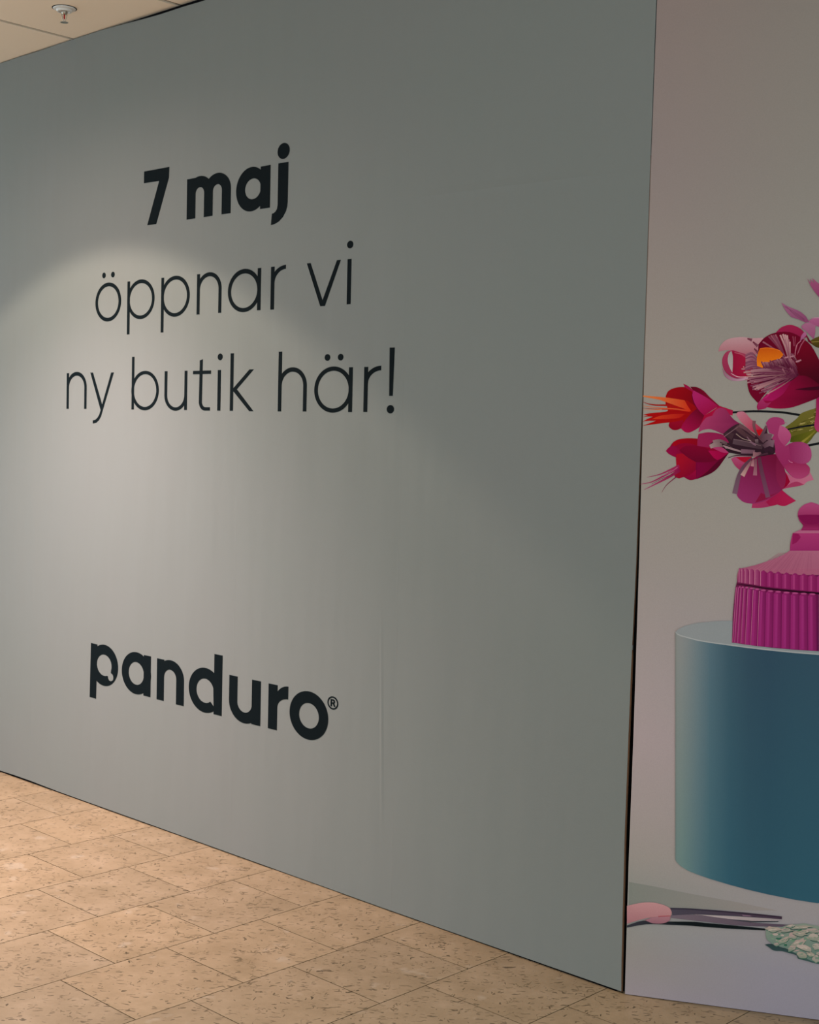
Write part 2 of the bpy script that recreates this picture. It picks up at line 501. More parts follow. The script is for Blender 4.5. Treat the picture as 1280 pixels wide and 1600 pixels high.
glyph('letter', [rc(-2.2755, -2.2570, 1.7929, 1.9552), bowl(-2.4138, -2.3948, -2.2755, -2.2570, 1.7897, 1.8037, 1.9556)], W3)
glyph('letter', [[[(-2.1743, 1.9959), (-2.1765, 1.8300)] + el(-2.1370, 1.8275, .0395, .0365, 180, 270) + [(-2.1031, 1.7912), (-2.1033, 1.8048), (-2.1350, 1.8048)]
                 + el(-2.1350, 1.8275, .0218, .0222, 260, 180) + [(-2.1545, 2.0003)]], rc(-2.2187, -2.0995, 1.9398, 1.9537)], W3)
glyph('letter', [rc(-2.0552, -2.0350, 1.7912, 1.9544), dot(-2.0415, 2.0072, .0158, .0134)], W3)
glyph('letter', [rc(-1.9748, -1.9548, 1.7911, 2.0194), [[(-1.9552, 1.8692), (-1.8533, 1.7897), (-1.8276, 1.7899), (-1.9321, 1.8762), (-1.8290, 1.9537), (-1.8554, 1.9538), (-1.9548, 1.8803)]]], W3)
glyph('letter', [rc(-1.6812, -1.6614, 1.7894, 2.0185), arch(-1.6812, -1.6614, -1.5362, -1.5164, 1.9574, 1.9407, 1.7898)], W3)
glyph('letter', [ring(-1.4740, -1.2672, 1.7859, 1.9563, -1.4544, -1.2868, 1.8013, 1.9405), rc(-1.2873, -1.2672, 1.7884, 1.9518),
                 dot(-1.4048, 1.9902, .0150, .0124), dot(-1.3333, 1.9898, .0148, .0121)], W3)
glyph('letter', [rc(-1.2075, -1.1875, 1.7891, 1.9515), arm(-1.1211, 1.8900, .0864, .0645, .0664, .0480)], W3)
glyph('exclamation_mark', [[[(-1.0803, 2.0175), (-1.0775, 1.8468), (-1.0597, 1.8468), (-1.0551, 2.0173)]], dot(-1.0700, 1.7994, .0180, .0149)], W3)

W4 = tag(empty('wall_lettering', (-2.10, -.001, .490)), 'large bold dark shop name in lower case low on the grey hoarding', 'lettering')
pin = el(-2.8360, .6508, .0581, .0480, -20, 290)[::1]
glyph('letter', [[[(-2.9487, .4914), (-2.8975, .4903), (-2.8915, .7375), (-2.9433, .7384)]],
                 [el(-2.8359, .6504, .1080, .0925, n=64), [(-2.7829, .6226)] + pin + [(-2.8069, .6053), (-2.8040, .5950), (-2.7960, .5870), (-2.7839, .5855), (-2.7700, .5900), (-2.7637, .5984), (-2.7640, .6090), (-2.7690, .6177)]]], W4)
glyph('letter', [ring(-2.6991, -2.4816, .5561, .7401, -2.6471, -2.5336, .5973, .6971), rc(-2.5352, -2.4836, .5585, .7350)], W4)
glyph('letter', [rc(-2.4390, -2.3880, .5566, .7332), arch(-2.4390, -2.3880, -2.3018, -2.2482, .7368, .6961, .5554)], W4)
glyph('letter', [[el(-2.1052, .6432, .1097, .0926, n=64), el(-2.1052, .6415, .0578, .0502, 20, 262) + [(-2.0973, .5913), (-2.0830, .5945), (-2.0698, .6014), (-2.0474, .5846)]],
                 rc(-2.0470, -1.9942, .5535, .8008)], W4)
glyph('letter', [bowl(-1.9487, -1.8960, -1.8050, -1.7516, .5471, .5903, .7285), rc(-1.8060, -1.7516, .5515, .7290)], W4)
glyph('letter', [rc(-1.7050, -1.6515, .5515, .7282), arm(-1.5885, .6420, .0870, .0896, .0628, .0398)], W4)
glyph('letter', [ring(-1.5786, -1.3599, .5460, .7306, -1.5237, -1.4117, .5893, .6862)], W4)
glyph('registered_mark', [ring(-1.3660, -1.3070, .6817, .7311, -1.3597, -1.3133, .6872, .7256),
                          rc(-1.3488, -1.3410, .6928, .7200),
                          [[(-1.3412, .7200), (-1.3320, .7200), (-1.3262, .7172), (-1.3244, .7120), (-1.3264, .7066), (-1.3318, .7036), (-1.3412, .7032), (-1.3412, .7082), (-1.3338, .7088), (-1.3318, .7120), (-1.3338, .7148), (-1.3412, .7152)]],
                          [[(-1.3378, .7060), (-1.3300, .6928), (-1.3208, .6928), (-1.3298, .7064)]]], W4)

# ------------------------------------------------------------------ the printed mural on the angled panel
E_PRINT = (.67, .762, .775)


def pcol(h):
    return tuple(min(.95, c / e) for c, e in zip(lin(h), E_PRINT)) + (1,)


LAYER = [0]


def print_mesh(name, polys, parent):
    bm = bmesh.new()
    cl = bm.loops.layers.float_color.new('print')
    for c0, c1, d, flat in polys:
        LAYER[0] += 1
        out = .0004 + LAYER[0] * .000006
        pts = [(flat[i] / 10000, flat[i + 1] / 10000) for i in range(0, len(flat), 2)]
        vs = [bm.verts.new(rp(t, z, out)) for t, z in pts]
        n0 = len(bm.faces)
        tess(bm, [pts], vs)
        bm.faces.ensure_lookup_table()
        a = pcol(c0)
        if c1:
            b = pcol(c1)
            ax, az, bx_, bz = [q / 10000 for q in d]
            L2 = (bx_ - ax) ** 2 + (bz - az) ** 2 or 1
            cm = {}
            for v, (t, z) in zip(vs, pts):
                s = min(1, max(0, ((t - ax) * (bx_ - ax) + (z - az) * (bz - az)) / L2))
                cm[v] = tuple(a[k] + (b[k] - a[k]) * s for k in range(4))
        for f in bm.faces[n0:]:
            for l in f.loops: l[cl] = cm[l.vert] if c1 else a
    return link(name, bm, M_PRINT, parent)


MU = tag(empty('printed_mural', rp(.85, .003, .001)), 'tall still-life photo print on the angled panel right of the grey hoarding', 'mural')
# the sheet itself: pale studio backdrop above a table
bm = bmesh.new()
cl = bm.loops.layers.float_color.new('print')
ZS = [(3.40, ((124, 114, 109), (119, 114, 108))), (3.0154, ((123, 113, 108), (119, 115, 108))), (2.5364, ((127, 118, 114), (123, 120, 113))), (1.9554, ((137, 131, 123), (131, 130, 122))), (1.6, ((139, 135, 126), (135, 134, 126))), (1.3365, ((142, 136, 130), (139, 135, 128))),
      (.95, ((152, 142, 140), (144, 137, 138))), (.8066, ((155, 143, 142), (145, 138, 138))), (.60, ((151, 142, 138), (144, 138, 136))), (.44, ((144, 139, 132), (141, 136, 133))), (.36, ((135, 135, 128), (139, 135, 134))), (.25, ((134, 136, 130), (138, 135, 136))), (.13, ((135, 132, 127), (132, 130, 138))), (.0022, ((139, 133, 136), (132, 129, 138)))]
E0 = dict((z, t) for t, z in mprof)


def te(z):
    q = sorted(E0.items())
    for (za, ta), (zb, tb) in zip(q[:-1], q[1:]):
        if za <= z <= zb: return ta + (tb - ta) * (z - za) / (zb - za)
    return q[0][1] if z < q[0][0] else q[-1][1]


rows = []
zs = sorted(set([z for z, _ in ZS] + [z for _, z in mprof]), reverse=True)
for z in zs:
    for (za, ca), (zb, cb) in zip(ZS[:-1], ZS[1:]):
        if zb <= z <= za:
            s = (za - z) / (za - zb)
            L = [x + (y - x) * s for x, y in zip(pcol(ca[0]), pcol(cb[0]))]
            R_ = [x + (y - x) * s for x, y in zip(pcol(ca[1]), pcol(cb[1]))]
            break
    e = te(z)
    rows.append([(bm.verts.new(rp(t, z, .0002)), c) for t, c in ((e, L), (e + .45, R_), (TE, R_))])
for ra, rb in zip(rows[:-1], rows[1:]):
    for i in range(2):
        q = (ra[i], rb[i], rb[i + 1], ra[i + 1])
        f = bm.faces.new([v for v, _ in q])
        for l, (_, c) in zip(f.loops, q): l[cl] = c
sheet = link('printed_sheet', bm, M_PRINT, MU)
MURAL = [
('printed_shadow',[
((116,121,113),(134,128,124),[62,3220,4229,3275],[52,3538,289,3522,561,3504,831,3484,1193,3452,1597,3414,1999,3379,2430,3348,2870,3319,3253,3293,4487,3172,4117,3125,3691,3071,3262,3025,2700,2982,2074,2943,1488,2905,999,2872,507,2838,75,2809])]),
('printed_stem',[
((16,17,20),0,0,[2615,17941,2729,17952,2892,17967,3074,17981,3246,17989,3439,17991,3649,17989,3856,17983,4043,17973,4184,17959,4325,17939,4467,17917,4608,17894,4780,17867,4969,17837,5139,17808,5257,17789,5266,17857,5148,17876,4977,17904,4789,17934,4617,17961,4475,17982,4333,18004,4190,18024,4045,18037,3857,18047,3648,18052,3437,18054,3243,18051,3069,18042,2886,18027,2722,18011,2609,18000])]),
('printed_stem',[
((16,17,20),0,0,[4238,17479,4309,17495,4410,17518,4523,17544,4630,17564,4788,17590,4976,17618,5151,17643,5272,17661,5262,17724,5141,17705,4966,17677,4778,17647,4620,17619,4512,17596,4398,17568,4297,17543,4227,17525]),
((16,17,20),0,0,[4795,17000,5295,17120,5279,17188,4779,17068])]),
('printed_leaf',[
((98,91,36),(79,78,22),[4638,18176,4679,17090],[4173,17577,4216,17605,4264,17638,4311,17673,4373,17723,4441,17781,4503,17838,4547,17895,4587,17955,4638,18001,4785,18063,4972,18128,5136,18184,5161,17515,5119,17476,5071,17430,5027,17381,4989,17328,4955,17271,4920,17219,4884,17174,4846,17131,4813,17093,4744,17108,4665,17125,4586,17138,4499,17142,4409,17141,4331,17140,4344,17206,4358,17280,4352,17352,4304,17429,4235,17508]),
((66,61,18),0,0,[4513,17595,4616,17642,4613,17651,4504,17619]),
((150,137,84),0,0,[4412,17533,4515,17578,4513,17586,4404,17558]),
((150,137,84),0,0,[4912,17580,5013,17632,5010,17640,4902,17604]),
((66,61,18),0,0,[4543,17598,4645,17652,4641,17660,4532,17622]),
((150,137,84),0,0,[4994,18008,5097,18050,5094,18058,4986,18033]),
((150,137,84),0,0,[4901,17850,5003,17899,5000,17907,4892,17874]),
((66,61,18),0,0,[4414,17419,4517,17460,4515,17469,4406,17444]),
((150,137,84),0,0,[4477,17480,4579,17535,4576,17543,4467,17504]),
((150,137,84),0,0,[4357,17443,4460,17484,4458,17492,4349,17468]),
((150,137,84),0,0,[4939,17718,5041,17766,5038,17774,4930,17743]),
((133,122,64),0,0,[4648,17679,4750,17728,4747,17737,4638,17703]),
((87,79,27),0,0,[4408,17444,4512,17478,4510,17487,4402,17469]),
((133,122,64),0,0,[4832,17821,4934,17863,4932,17871,4824,17847]),
((150,137,84),0,0,[4635,17656,4738,17698,4736,17707,4627,17681]),
((66,61,18),0,0,[4480,17490,4583,17534,4580,17542,4472,17515]),
((66,61,18),0,0,[4971,17948,5072,18003,5069,18011,4960,17972]),
((133,122,64),0,0,[4546,17488,4649,17525,4647,17534,4539,17514]),
((133,122,64),0,0,[4579,17623,4682,17670,4679,17678,4570,17648]),
((150,137,84),0,0,[4595,17664,4699,17699,4697,17708,4588,17690]),
((150,137,84),0,0,[4870,17476,4971,17532,4968,17540,4859,17500]),
((133,122,64),0,0,[4572,17625,4675,17667,4673,17676,4564,17651]),
((66,61,18),0,0,[4554,17601,4656,17648,4653,17656,4545,17626]),
((133,122,64),0,0,[4528,17475,4630,17528,4627,17537,4518,17499]),
((150,137,84),0,0,[4605,17556,4707,17605,4704,17613,4595,17581]),
((66,61,18),0,0,[5043,17738,5145,17785,5142,17793,5034,17763]),
((133,122,64),0,0,[4644,17660,4746,17716,4742,17724,4634,17684]),
((133,122,64),0,0,[4863,17638,4967,17673,4965,17681,4857,17664]),
((133,122,64),0,0,[4733,17580,4835,17629,4832,17637,4723,17604]),
((87,79,27),0,0,[4438,17446,4541,17486,4539,17494,4430,17472]),
((87,79,27),0,0,[4800,17774,4902,17826,4898,17834,4790,17798]),
((66,61,18),0,0,[4632,17708,4735,17755,4732,17763,4623,17733]),
((66,61,18),0,0,[4800,17678,4902,17730,4899,17738,4791,17702]),
((66,61,18),0,0,[4374,17461,4477,17512,4474,17520,4365,17485]),
((150,137,84),0,0,[4886,17733,4988,17783,4985,17792,4876,17757]),
((87,79,27),0,0,[4392,17350,4495,17394,4492,17402,4383,17375]),
((133,122,64),0,0,[5020,17683,5123,17720,5121,17728,5013,17708]),
((66,61,18),0,0,[4691,17735,4793,17787,4789,17795,4681,17759]),
((150,137,84),0,0,[4587,17487,4691,17525,4689,17534,4580,17512]),
((150,137,84),0,0,[4916,17697,5019,17738,5016,17747,4908,17722]),
((150,137,84),0,0,[4587,17564,4689,17610,4687,17618,4578,17589]),
((66,61,18),0,0,[5021,17675,5123,17731,5119,17739,5011,17699]),
((66,61,18),0,0,[4878,17798,4981,17835,4979,17843,4871,17823]),
((87,79,27),0,0,[4828,17678,4931,17724,4928,17732,4820,17703]),
((66,61,18),0,0,[4989,17899,5090,17956,5087,17964,4978,17923]),
((87,79,27),0,0,[4366,17351,4468,17405,4464,17413,4355,17375]),
((66,61,18),0,0,[4960,17708,5063,17744,5060,17753,4953,17733]),
((62,65,12),(91,91,20),[4326,17281,5058,17298],[4354,17293,4438,17322,4535,17355,4633,17387,4768,17429,4918,17474,5050,17513,5008,17450,4961,17379,4917,17306,4879,17233,4844,17159,4813,17093,4331,17140]),
((129,120,46),(104,98,27),[4670,17140,5050,17499],[4694,17110,4726,17142,4774,17186,4828,17236,4878,17285,4929,17339,4982,17397,5028,17451,5060,17488,5040,17509,5004,17476,4954,17427,4897,17373,4844,17324,4791,17281,4735,17236,4683,17196,4647,17169]),
((15,15,18),0,0,[4238,17482,4308,17498,4410,17521,4523,17546,4630,17567,4771,17592,4933,17617,5084,17640,5188,17656,5178,17714,5075,17696,4924,17671,4762,17643,4620,17616,4512,17592,4399,17565,4298,17540,4228,17522])]),
('printed_leaf',[
((81,68,20),(55,46,12),[4942,20246,4956,19873],[4747,20063,4788,20093,4834,20128,4882,20160,4947,20191,5018,20220,5080,20246,5094,19874,5047,19887,4993,19903,4942,19925,4877,19967,4808,20018]),
((121,104,46),0,0,[4774,20044,5088,20069,5085,20095,4772,20065])]),
('printed_bud',[
((137,3,12),(104,0,12),[717,18530,1586,18044],[682,18427,697,18471,715,18521,738,18565,770,18598,808,18624,848,18646,902,18667,964,18686,1026,18698,1098,18707,1175,18710,1251,18701,1330,18669,1409,18625,1478,18586,1473,18531,1467,18467,1473,18405,1501,18330,1542,18250,1581,18180,1612,18132,1645,18086,1675,18046,1610,18012,1534,17974,1455,17951,1345,17950,1219,17962,1095,17990,956,18048,810,18122,683,18188]),
((85,0,22),(130,0,44),[1409,18316,2656,18335],[1395,18721,1453,18721,1520,18721,1585,18712,1654,18687,1724,18651,1789,18608,1851,18552,1911,18487,1973,18423,2068,18339,2176,18246,2270,18164,2331,18145,2401,18122,2471,18100,2539,18078,2607,18055,2667,18036,2657,17950,2580,17985,2493,18024,2406,18058,2322,18083,2236,18104,2161,18122,2065,18212,1955,18316,1840,18410,1717,18489,1589,18559,1477,18620]),
((147,8,7),(130,4,10),[713,17962,1655,17978],[705,18200,794,18211,896,18223,997,18239,1104,18262,1213,18288,1308,18312,1651,18091,1592,18021,1525,17942,1458,17861,1396,17760,1332,17654,1243,17584,1110,17579,953,17610,814,17639,822,17689,831,17747,831,17804,816,17866,791,17929,769,17985]),
((137,4,35),(121,0,26),[1014,17762,1025,17421],[815,17633,806,17601,796,17564,800,17530,827,17493,868,17456,911,17430,955,17417,1001,17415,1047,17421,1095,17437,1142,17460,1184,17481,1206,17527,1230,17579,1242,17630,1233,17678,1212,17724,1193,17765,1122,17751,1042,17735,969,17715,914,17690,861,17660]),
((97,0,29),(146,9,62),[1722,17956,1250,17403],[1629,18086,1832,17868,1821,17812,1807,17748,1787,17686,1762,17623,1731,17561,1689,17507,1610,17449,1513,17394,1430,17356,1386,17347,1340,17350,1296,17363,1248,17393,1200,17436,1157,17473,1181,17529,1209,17592,1241,17652,1297,17734,1366,17824,1434,17906,1499,17971,1569,18032]),
((146,3,45),(153,16,59),[1704,17857,2666,17875],[1832,17868,1900,17910,1978,17958,2054,18007,2126,18058,2197,18111,2259,18157,2324,18138,2399,18116,2471,18093,2538,18068,2603,18041,2661,18018,2659,17883,2545,17908,2414,17936,2300,17944,2222,17921,2151,17877,2082,17827,2008,17771,1934,17708,1867,17642,1811,17573,1761,17500,1718,17435,1728,17498,1740,17569,1756,17640,1779,17717,1808,17798]),
((154,28,89),(139,8,59),[1570,18497,1902,17914],[1481,18620,1564,18578,1659,18529,1749,18481,1826,18439,1902,18396,1976,18349,2064,18285,2157,18213,2237,18150,2175,18106,2103,18056,2032,18007,1964,17959,1896,17910,1837,17868,1783,17917,1721,17973,1664,18034,1611,18108,1562,18190,1522,18270,1496,18342,1477,18417,1466,18484,1467,18531,1474,18579]),
((137,11,56),0,0,[1191,18809,1237,18789,1289,18766,1339,18738,1394,18696,1450,18647,1500,18604,1479,18563,1240,18696]),
((95,0,35),0,0,[1490,18563,1480,18540,1469,18512,1466,18484,1476,18422,1496,18344,1522,18270,1562,18190,1611,18108,1664,18034,1721,17973,1783,17917,1837,17868,1824,17849,1767,17900,1702,17959,1642,18023,1589,18097,1540,18179,1500,18258,1474,18332,1454,18409,1446,18472,1454,18506,1473,18537])]),
('printed_bud/fringe',[
((153,6,8),(139,3,8),[12,17761,1416,17787],[9,17857,93,17878,188,17901,285,17919,422,17934,575,17947,691,17961,722,17973,750,17991,775,18008,1409,17996,1375,17921,1337,17836,1282,17767,1201,17724,1105,17696,1016,17675,949,17662,882,17653,814,17644,723,17632,623,17618,522,17604,363,17580,180,17552,20,17528,83,17553,156,17581,227,17610,293,17636,359,17663,417,17686,342,17684,256,17682,179,17677,122,17670,65,17660,16,17651,58,17677,105,17706,154,17734,209,17760,266,17784,316,17806,265,17808,207,17810,152,17809,103,17803,54,17793,11,17784,33,17795,58,17807,83,17817,113,17825,146,17832,174,17837]),
((186,52,24),(156,16,14),[288,17807,1280,17825],[291,17730,358,17764,434,17802,514,17832,637,17858,780,17880,918,17896,1043,17904,1168,17906,1277,17907,1226,17866,1167,17820,1102,17786,991,17766,859,17755,743,17745]),
((130,24,22),(153,9,8),[24,18242,1091,18099],[22,18237,46,18225,81,18209,120,18192,159,18179,210,18166,268,18154,329,18144,389,18136,468,18133,554,18132,642,18131,728,18126,824,18113,928,18096,1021,18078,1087,18066,1096,18133,1031,18142,936,18156,830,18170,731,18180,642,18181,553,18179,467,18176,391,18176,333,18180,273,18187,215,18195,165,18204,127,18213,87,18226,51,18239,26,18247]),
((186,108,64),(186,39,17),[16,18127,1409,17996],[15,18122,54,18114,110,18104,173,18093,232,18084,305,18075,385,18067,469,18059,551,18052,656,18046,772,18040,890,18034,1002,18026,1113,18013,1229,17997,1333,17982,1406,17971,1411,18021,1339,18029,1234,18042,1117,18056,1005,18066,891,18072,773,18076,657,18079,552,18083,471,18087,387,18093,307,18099,234,18105,175,18111,112,18120,56,18128,17,18133]),
((133,36,20),(171,27,14),[19,18059,914,18033],[18,18054,65,18050,133,18043,209,18037,280,18032,352,18029,426,18027,501,18026,575,18024,665,18022,763,18020,852,18018,914,18017,914,18049,852,18048,763,18048,665,18048,575,18048,501,18048,426,18048,352,18048,281,18049,209,18052,134,18056,66,18061,19,18063]),
((190,117,72),0,0,[20,18003,67,18002,135,18002,210,18002,282,18003,360,18006,446,18010,523,18013,576,18016,575,18038,521,18034,444,18029,359,18023,281,18018,210,18015,135,18013,67,18011,20,18010]),
((195,111,57),(182,37,16),[12,18266,1448,18288],[6,18440,86,18435,177,18428,268,18421,403,18411,555,18399,688,18389,767,18379,858,18368,948,18356,1048,18343,1151,18328,1241,18315,1270,18266,1302,18209,1336,18153,1377,18094,1420,18032,1458,17979,1375,18011,1278,18047,1182,18083,1073,18122,957,18162,841,18202,722,18243,602,18283,498,18318,7,18402])]),
('printed_bud',[
((123,0,38),0,0,[737,16787,769,16818,805,16854,839,16892,872,16944,905,17003,947,17054,999,17094,1060,17126,1123,17150,1206,17167,1299,17177,1392,17183,1492,17184,1596,17181,1687,17178,1815,17113,1963,17038,2112,16969,2278,16904,2450,16842,2601,16789,2558,16723,2508,16646,2458,16571,2400,16479,2336,16380,2269,16294,2203,16231,2130,16176,2052,16129,1926,16071,1779,16013,1657,15969,1598,15948,1539,15931,1479,15929,1416,15951,1352,15987,1296,16019,1163,15970,1116,15982,1063,15997,1026,16029,1016,16097,1021,16184,1030,16258,1038,16299,1052,16338,1064,16373,1043,16596,980,16623,908,16654,846,16687,806,16718,769,16755]),
((146,0,19),(121,0,22),[924,17046,1731,17065],[947,17050,999,17082,1060,17118,1124,17145,1206,17162,1299,17172,1392,17178,1493,17180,1596,17177,1687,17174,1735,16948,1645,16976,1542,17008,1442,17030,1351,17037,1261,17034,1173,17019,1086,16984,1002,16936,929,16894]),
((130,6,60),(121,0,44),[737,16775,1225,16788],[737,16787,766,16825,799,16869,839,16903,888,16927,943,16941,995,16941,1045,16924,1092,16892,1133,16854,1170,16804,1201,16747,1229,16697,1043,16601,980,16626,908,16656,846,16687,805,16718,769,16755]),
((146,8,31),(113,0,38),[1144,16535,1608,16093],[1049,16692,1103,16705,1166,16719,1228,16719,1302,16695,1381,16655,1456,16612,1523,16567,1588,16518,1644,16476,1651,16405,1659,16324,1638,16253,1545,16172,1416,16091,1301,16019,1163,15974,1114,15984,1059,15997,1026,16029,1026,16128,1046,16258,1064,16373]),
((111,0,36),(90,0,33),[1713,16959,1729,16478],[1135,16808,1185,16858,1243,16913,1310,16949,1442,16969,1604,16975,1757,16960,1886,16918,2008,16856,2119,16788,2210,16717,2296,16638,2370,16568,2264,16541,2142,16509,2018,16486,1889,16477,1758,16476,1644,16476,1572,16512,1491,16553,1411,16599,1318,16665,1221,16741]),
((154,3,64),(130,0,52),[1988,16703,2603,16719],[1984,16830,2065,16829,2158,16829,2250,16825,2366,16815,2491,16801,2601,16789,2559,16741,2510,16686,2456,16638,2391,16604,2321,16577,2260,16554,2224,16575,2183,16600,2146,16630,2093,16690,2035,16764]),
((111,0,51),(97,0,38),[1636,16324,2378,16345],[1644,16476,1751,16474,1874,16472,1996,16479,2125,16503,2256,16538,2370,16568,2286,16490,2189,16400,2091,16311,1957,16199,1809,16077,1679,15970,1666,16035,1650,16109,1640,16185,1638,16280,1641,16385]),
((74,0,29),0,0,[2315,16555,2601,16789,2558,16723,2508,16646,2458,16571,2400,16479,2336,16380,2269,16294,2203,16231,2130,16176,2052,16129,1934,16072,1798,16016,1679,15967,1773,16038,1880,16120,1983,16206,2097,16320,2213,16445]),
((139,3,49),(116,0,47),[1509,16238,1519,15931],[1301,16019,1354,16038,1416,16060,1474,16089,1535,16136,1597,16192,1652,16242,1670,15972,1612,15954,1545,15934,1479,15929,1416,15951,1354,15987]),
((83,0,35),0,0,[1131,16851,1182,16805,1255,16738,1336,16667,1409,16608,1472,16575,1541,16551,1601,16522,1641,16475,1661,16365,1666,16220,1663,16078,1662,15981,1669,15981,1670,16078,1672,16220,1668,16366,1647,16477,1605,16527,1543,16558,1474,16582,1413,16613,1340,16672,1260,16743,1187,16810,1136,16856])]),
('printed_bud/fringe',[
((139,24,72),(130,64,88),[1150,16353,200,15977],[1132,16389,1086,16363,1019,16325,943,16284,872,16245,799,16205,723,16164,645,16124,567,16089,471,16056,364,16026,267,16000,199,15981,201,15972,270,15985,369,16005,479,16030,578,16057,661,16087,743,16122,822,16159,897,16193,971,16227,1050,16263,1120,16295,1168,16316]),
((130,16,67),(139,56,89),[1152,16296,13,15764],[1133,16329,1079,16294,1001,16245,913,16190,829,16139,717,16071,589,15992,460,15917,347,15858,259,15827,162,15802,74,15783,12,15768,14,15759,76,15768,166,15781,266,15801,359,15829,478,15883,610,15954,742,16028,856,16091,943,16138,1034,16188,1115,16232,1171,16262]),
((121,8,56),(147,64,99),[1177,16228,133,15600],[1147,16271,1091,16227,1008,16164,916,16095,827,16032,738,15974,643,15915,549,15857,458,15802,369,15748,274,15691,189,15641,130,15605,135,15595,198,15624,286,15667,385,15717,479,15764,573,15813,672,15864,771,15916,866,15970,961,16027,1059,16090,1146,16147,1207,16185]),
((165,88,120),0,0,[1100,16315,1053,16278,984,16225,909,16168,839,16122,775,16090,704,16061,640,16038,595,16021,598,16012,644,16027,709,16050,780,16077,846,16108,918,16154,996,16209,1065,16261,1114,16297]),
((104,16,56),(121,64,80),[1094,16031,658,15532],[1083,16044,1042,16007,982,15955,918,15899,866,15851,837,15822,809,15793,783,15762,758,15728,729,15680,699,15624,673,15571,654,15534,662,15530,682,15566,710,15618,742,15673,772,15719,797,15750,824,15778,853,15806,882,15833,935,15879,1000,15933,1061,15984,1104,16019]),
((95,8,52),0,0,[976,16103,915,16077,827,16039,730,15996,642,15954,561,15910,478,15860,404,15815,352,15783,357,15775,409,15806,483,15851,567,15900,647,15944,735,15985,832,16028,920,16064,981,16090])]),
('printed_blossom',[
((170,105,121),(153,12,52),[2843,17969,3439,17391],[2758,17914,2773,17941,2789,17972,2813,17992,2864,18007,2927,18014,2986,18001,3052,17944,3122,17862,3195,17784,3308,17686,3437,17580,3550,17487,3471,17297,3390,17340,3297,17389,3207,17445,3105,17525,3000,17617,2910,17704,2853,17774,2803,17849]),
((165,8,21),0,0,[3321,17477,3550,17487,3500,17298,3419,17308]),
((147,49,89),(111,27,67),[1891,17774,2630,17462],[1680,17358,1690,17421,1701,17493,1723,17562,1769,17646,1829,17735,1890,17803,1947,17835,2012,17852,2069,17866,2099,17928,2134,17997,2173,18052,2216,18080,2267,18097,2317,18102,2368,18098,2419,18084,2464,18057,2529,17980,2601,17878,2676,17789,2754,17728,2839,17676,2913,17630,2855,17578,2788,17518,2717,17464,2624,17411,2522,17360,2432,17315,2310,17367,2171,17425,2048,17464,1967,17469,1886,17457,1815,17439,1766,17416,1720,17385]),
((135,27,70),(121,19,64),[1656,17121,2699,17145],[1687,17317,1771,17338,1867,17361,1964,17373,2084,17371,2215,17358,2344,17331,2469,17283,2592,17221,2698,17167,2622,16869,2507,16874,2375,16879,2243,16889,2056,16911,1846,16939,1661,16964,1661,17019,1661,17081,1664,17143,1670,17204,1679,17264]),
((153,48,92),0,0,[2037,16949,2166,16946,2314,16941,2446,16924,2542,16885,2633,16830,2712,16782,2632,16777,2540,16771,2451,16775,2367,16797,2286,16830,2215,16858]),
((153,67,102),(139,32,72),[2922,16669,2937,16248],[2660,16597,2693,16621,2732,16649,2774,16665,2917,16674,3101,16676,3264,16678,3223,16613,3176,16540,3127,16467,3070,16392,3009,16315,2956,16249,2902,16292,2840,16343,2783,16398,2737,16464,2696,16534]),
((147,11,38),0,0,[2803,16654,3264,16678,3112,16482,3063,16501,3006,16524,2951,16551,2899,16584,2848,16621]),
((161,76,107),(170,96,120),[4117,16024,5043,16052],[4192,16291,4264,16236,4347,16173,4426,16122,4490,16091,4557,16068,4626,16063,4713,16085,4806,16124,4876,16165,4900,16200,4912,16244,4922,16283,5043,16053,4982,16034,4912,16013,4854,15989,4823,15962,4796,15928,4773,15898,4713,15894,4644,15888,4576,15877,4454,15840,4311,15790,4184,15746,4160,15803,4132,15868,4120,15936,4135,16047,4165,16177]),
((146,48,83),0,0,[4211,15777,4260,15821,4317,15872,4377,15915,4439,15949,4505,15976,4572,15985,4643,15967,4716,15931,4779,15898,4701,15877,4611,15853,4521,15831,4417,15811,4307,15793]),
((128,0,38),0,0,[4102,16436,4160,16355,4226,16262,4282,16176,4317,16107,4348,16036,4374,15973,4351,15936,4324,15893,4294,15853,4256,15815,4215,15778,4178,15746,4147,15802,4112,15867,4092,15935,4088,16086,4095,16272]),
((149,44,84),(130,32,76),[3298,15325,4567,15370],[3304,15163,3328,15294,3434,15361,3555,15437,3679,15508,3836,15583,4007,15659,4156,15725,4219,15674,4290,15616,4361,15561,4431,15511,4503,15463,4565,15421,4504,15386,4434,15346,4371,15311,4325,15286,4279,15262,4231,15250,4167,15257,4097,15274,4036,15290,3999,15278,3958,15263,3917,15250,3878,15240,3838,15231,3804,15223,3735,15206,3656,15187,3576,15173,3485,15166,3388,15164]),
((139,17,60),(156,24,67),[3706,15383,4565,15413],[3707,15361,3776,15418,3856,15482,3935,15546,4014,15609,4093,15671,4162,15725,4213,15673,4271,15614,4333,15560,4409,15510,4492,15462,4565,15421,4505,15386,4436,15346,4371,15311,4315,15284,4259,15261,4202,15249,4144,15257,4086,15278,4035,15296,3999,15283,3957,15268,3917,15256,3883,15250,3848,15245,3817,15241]),
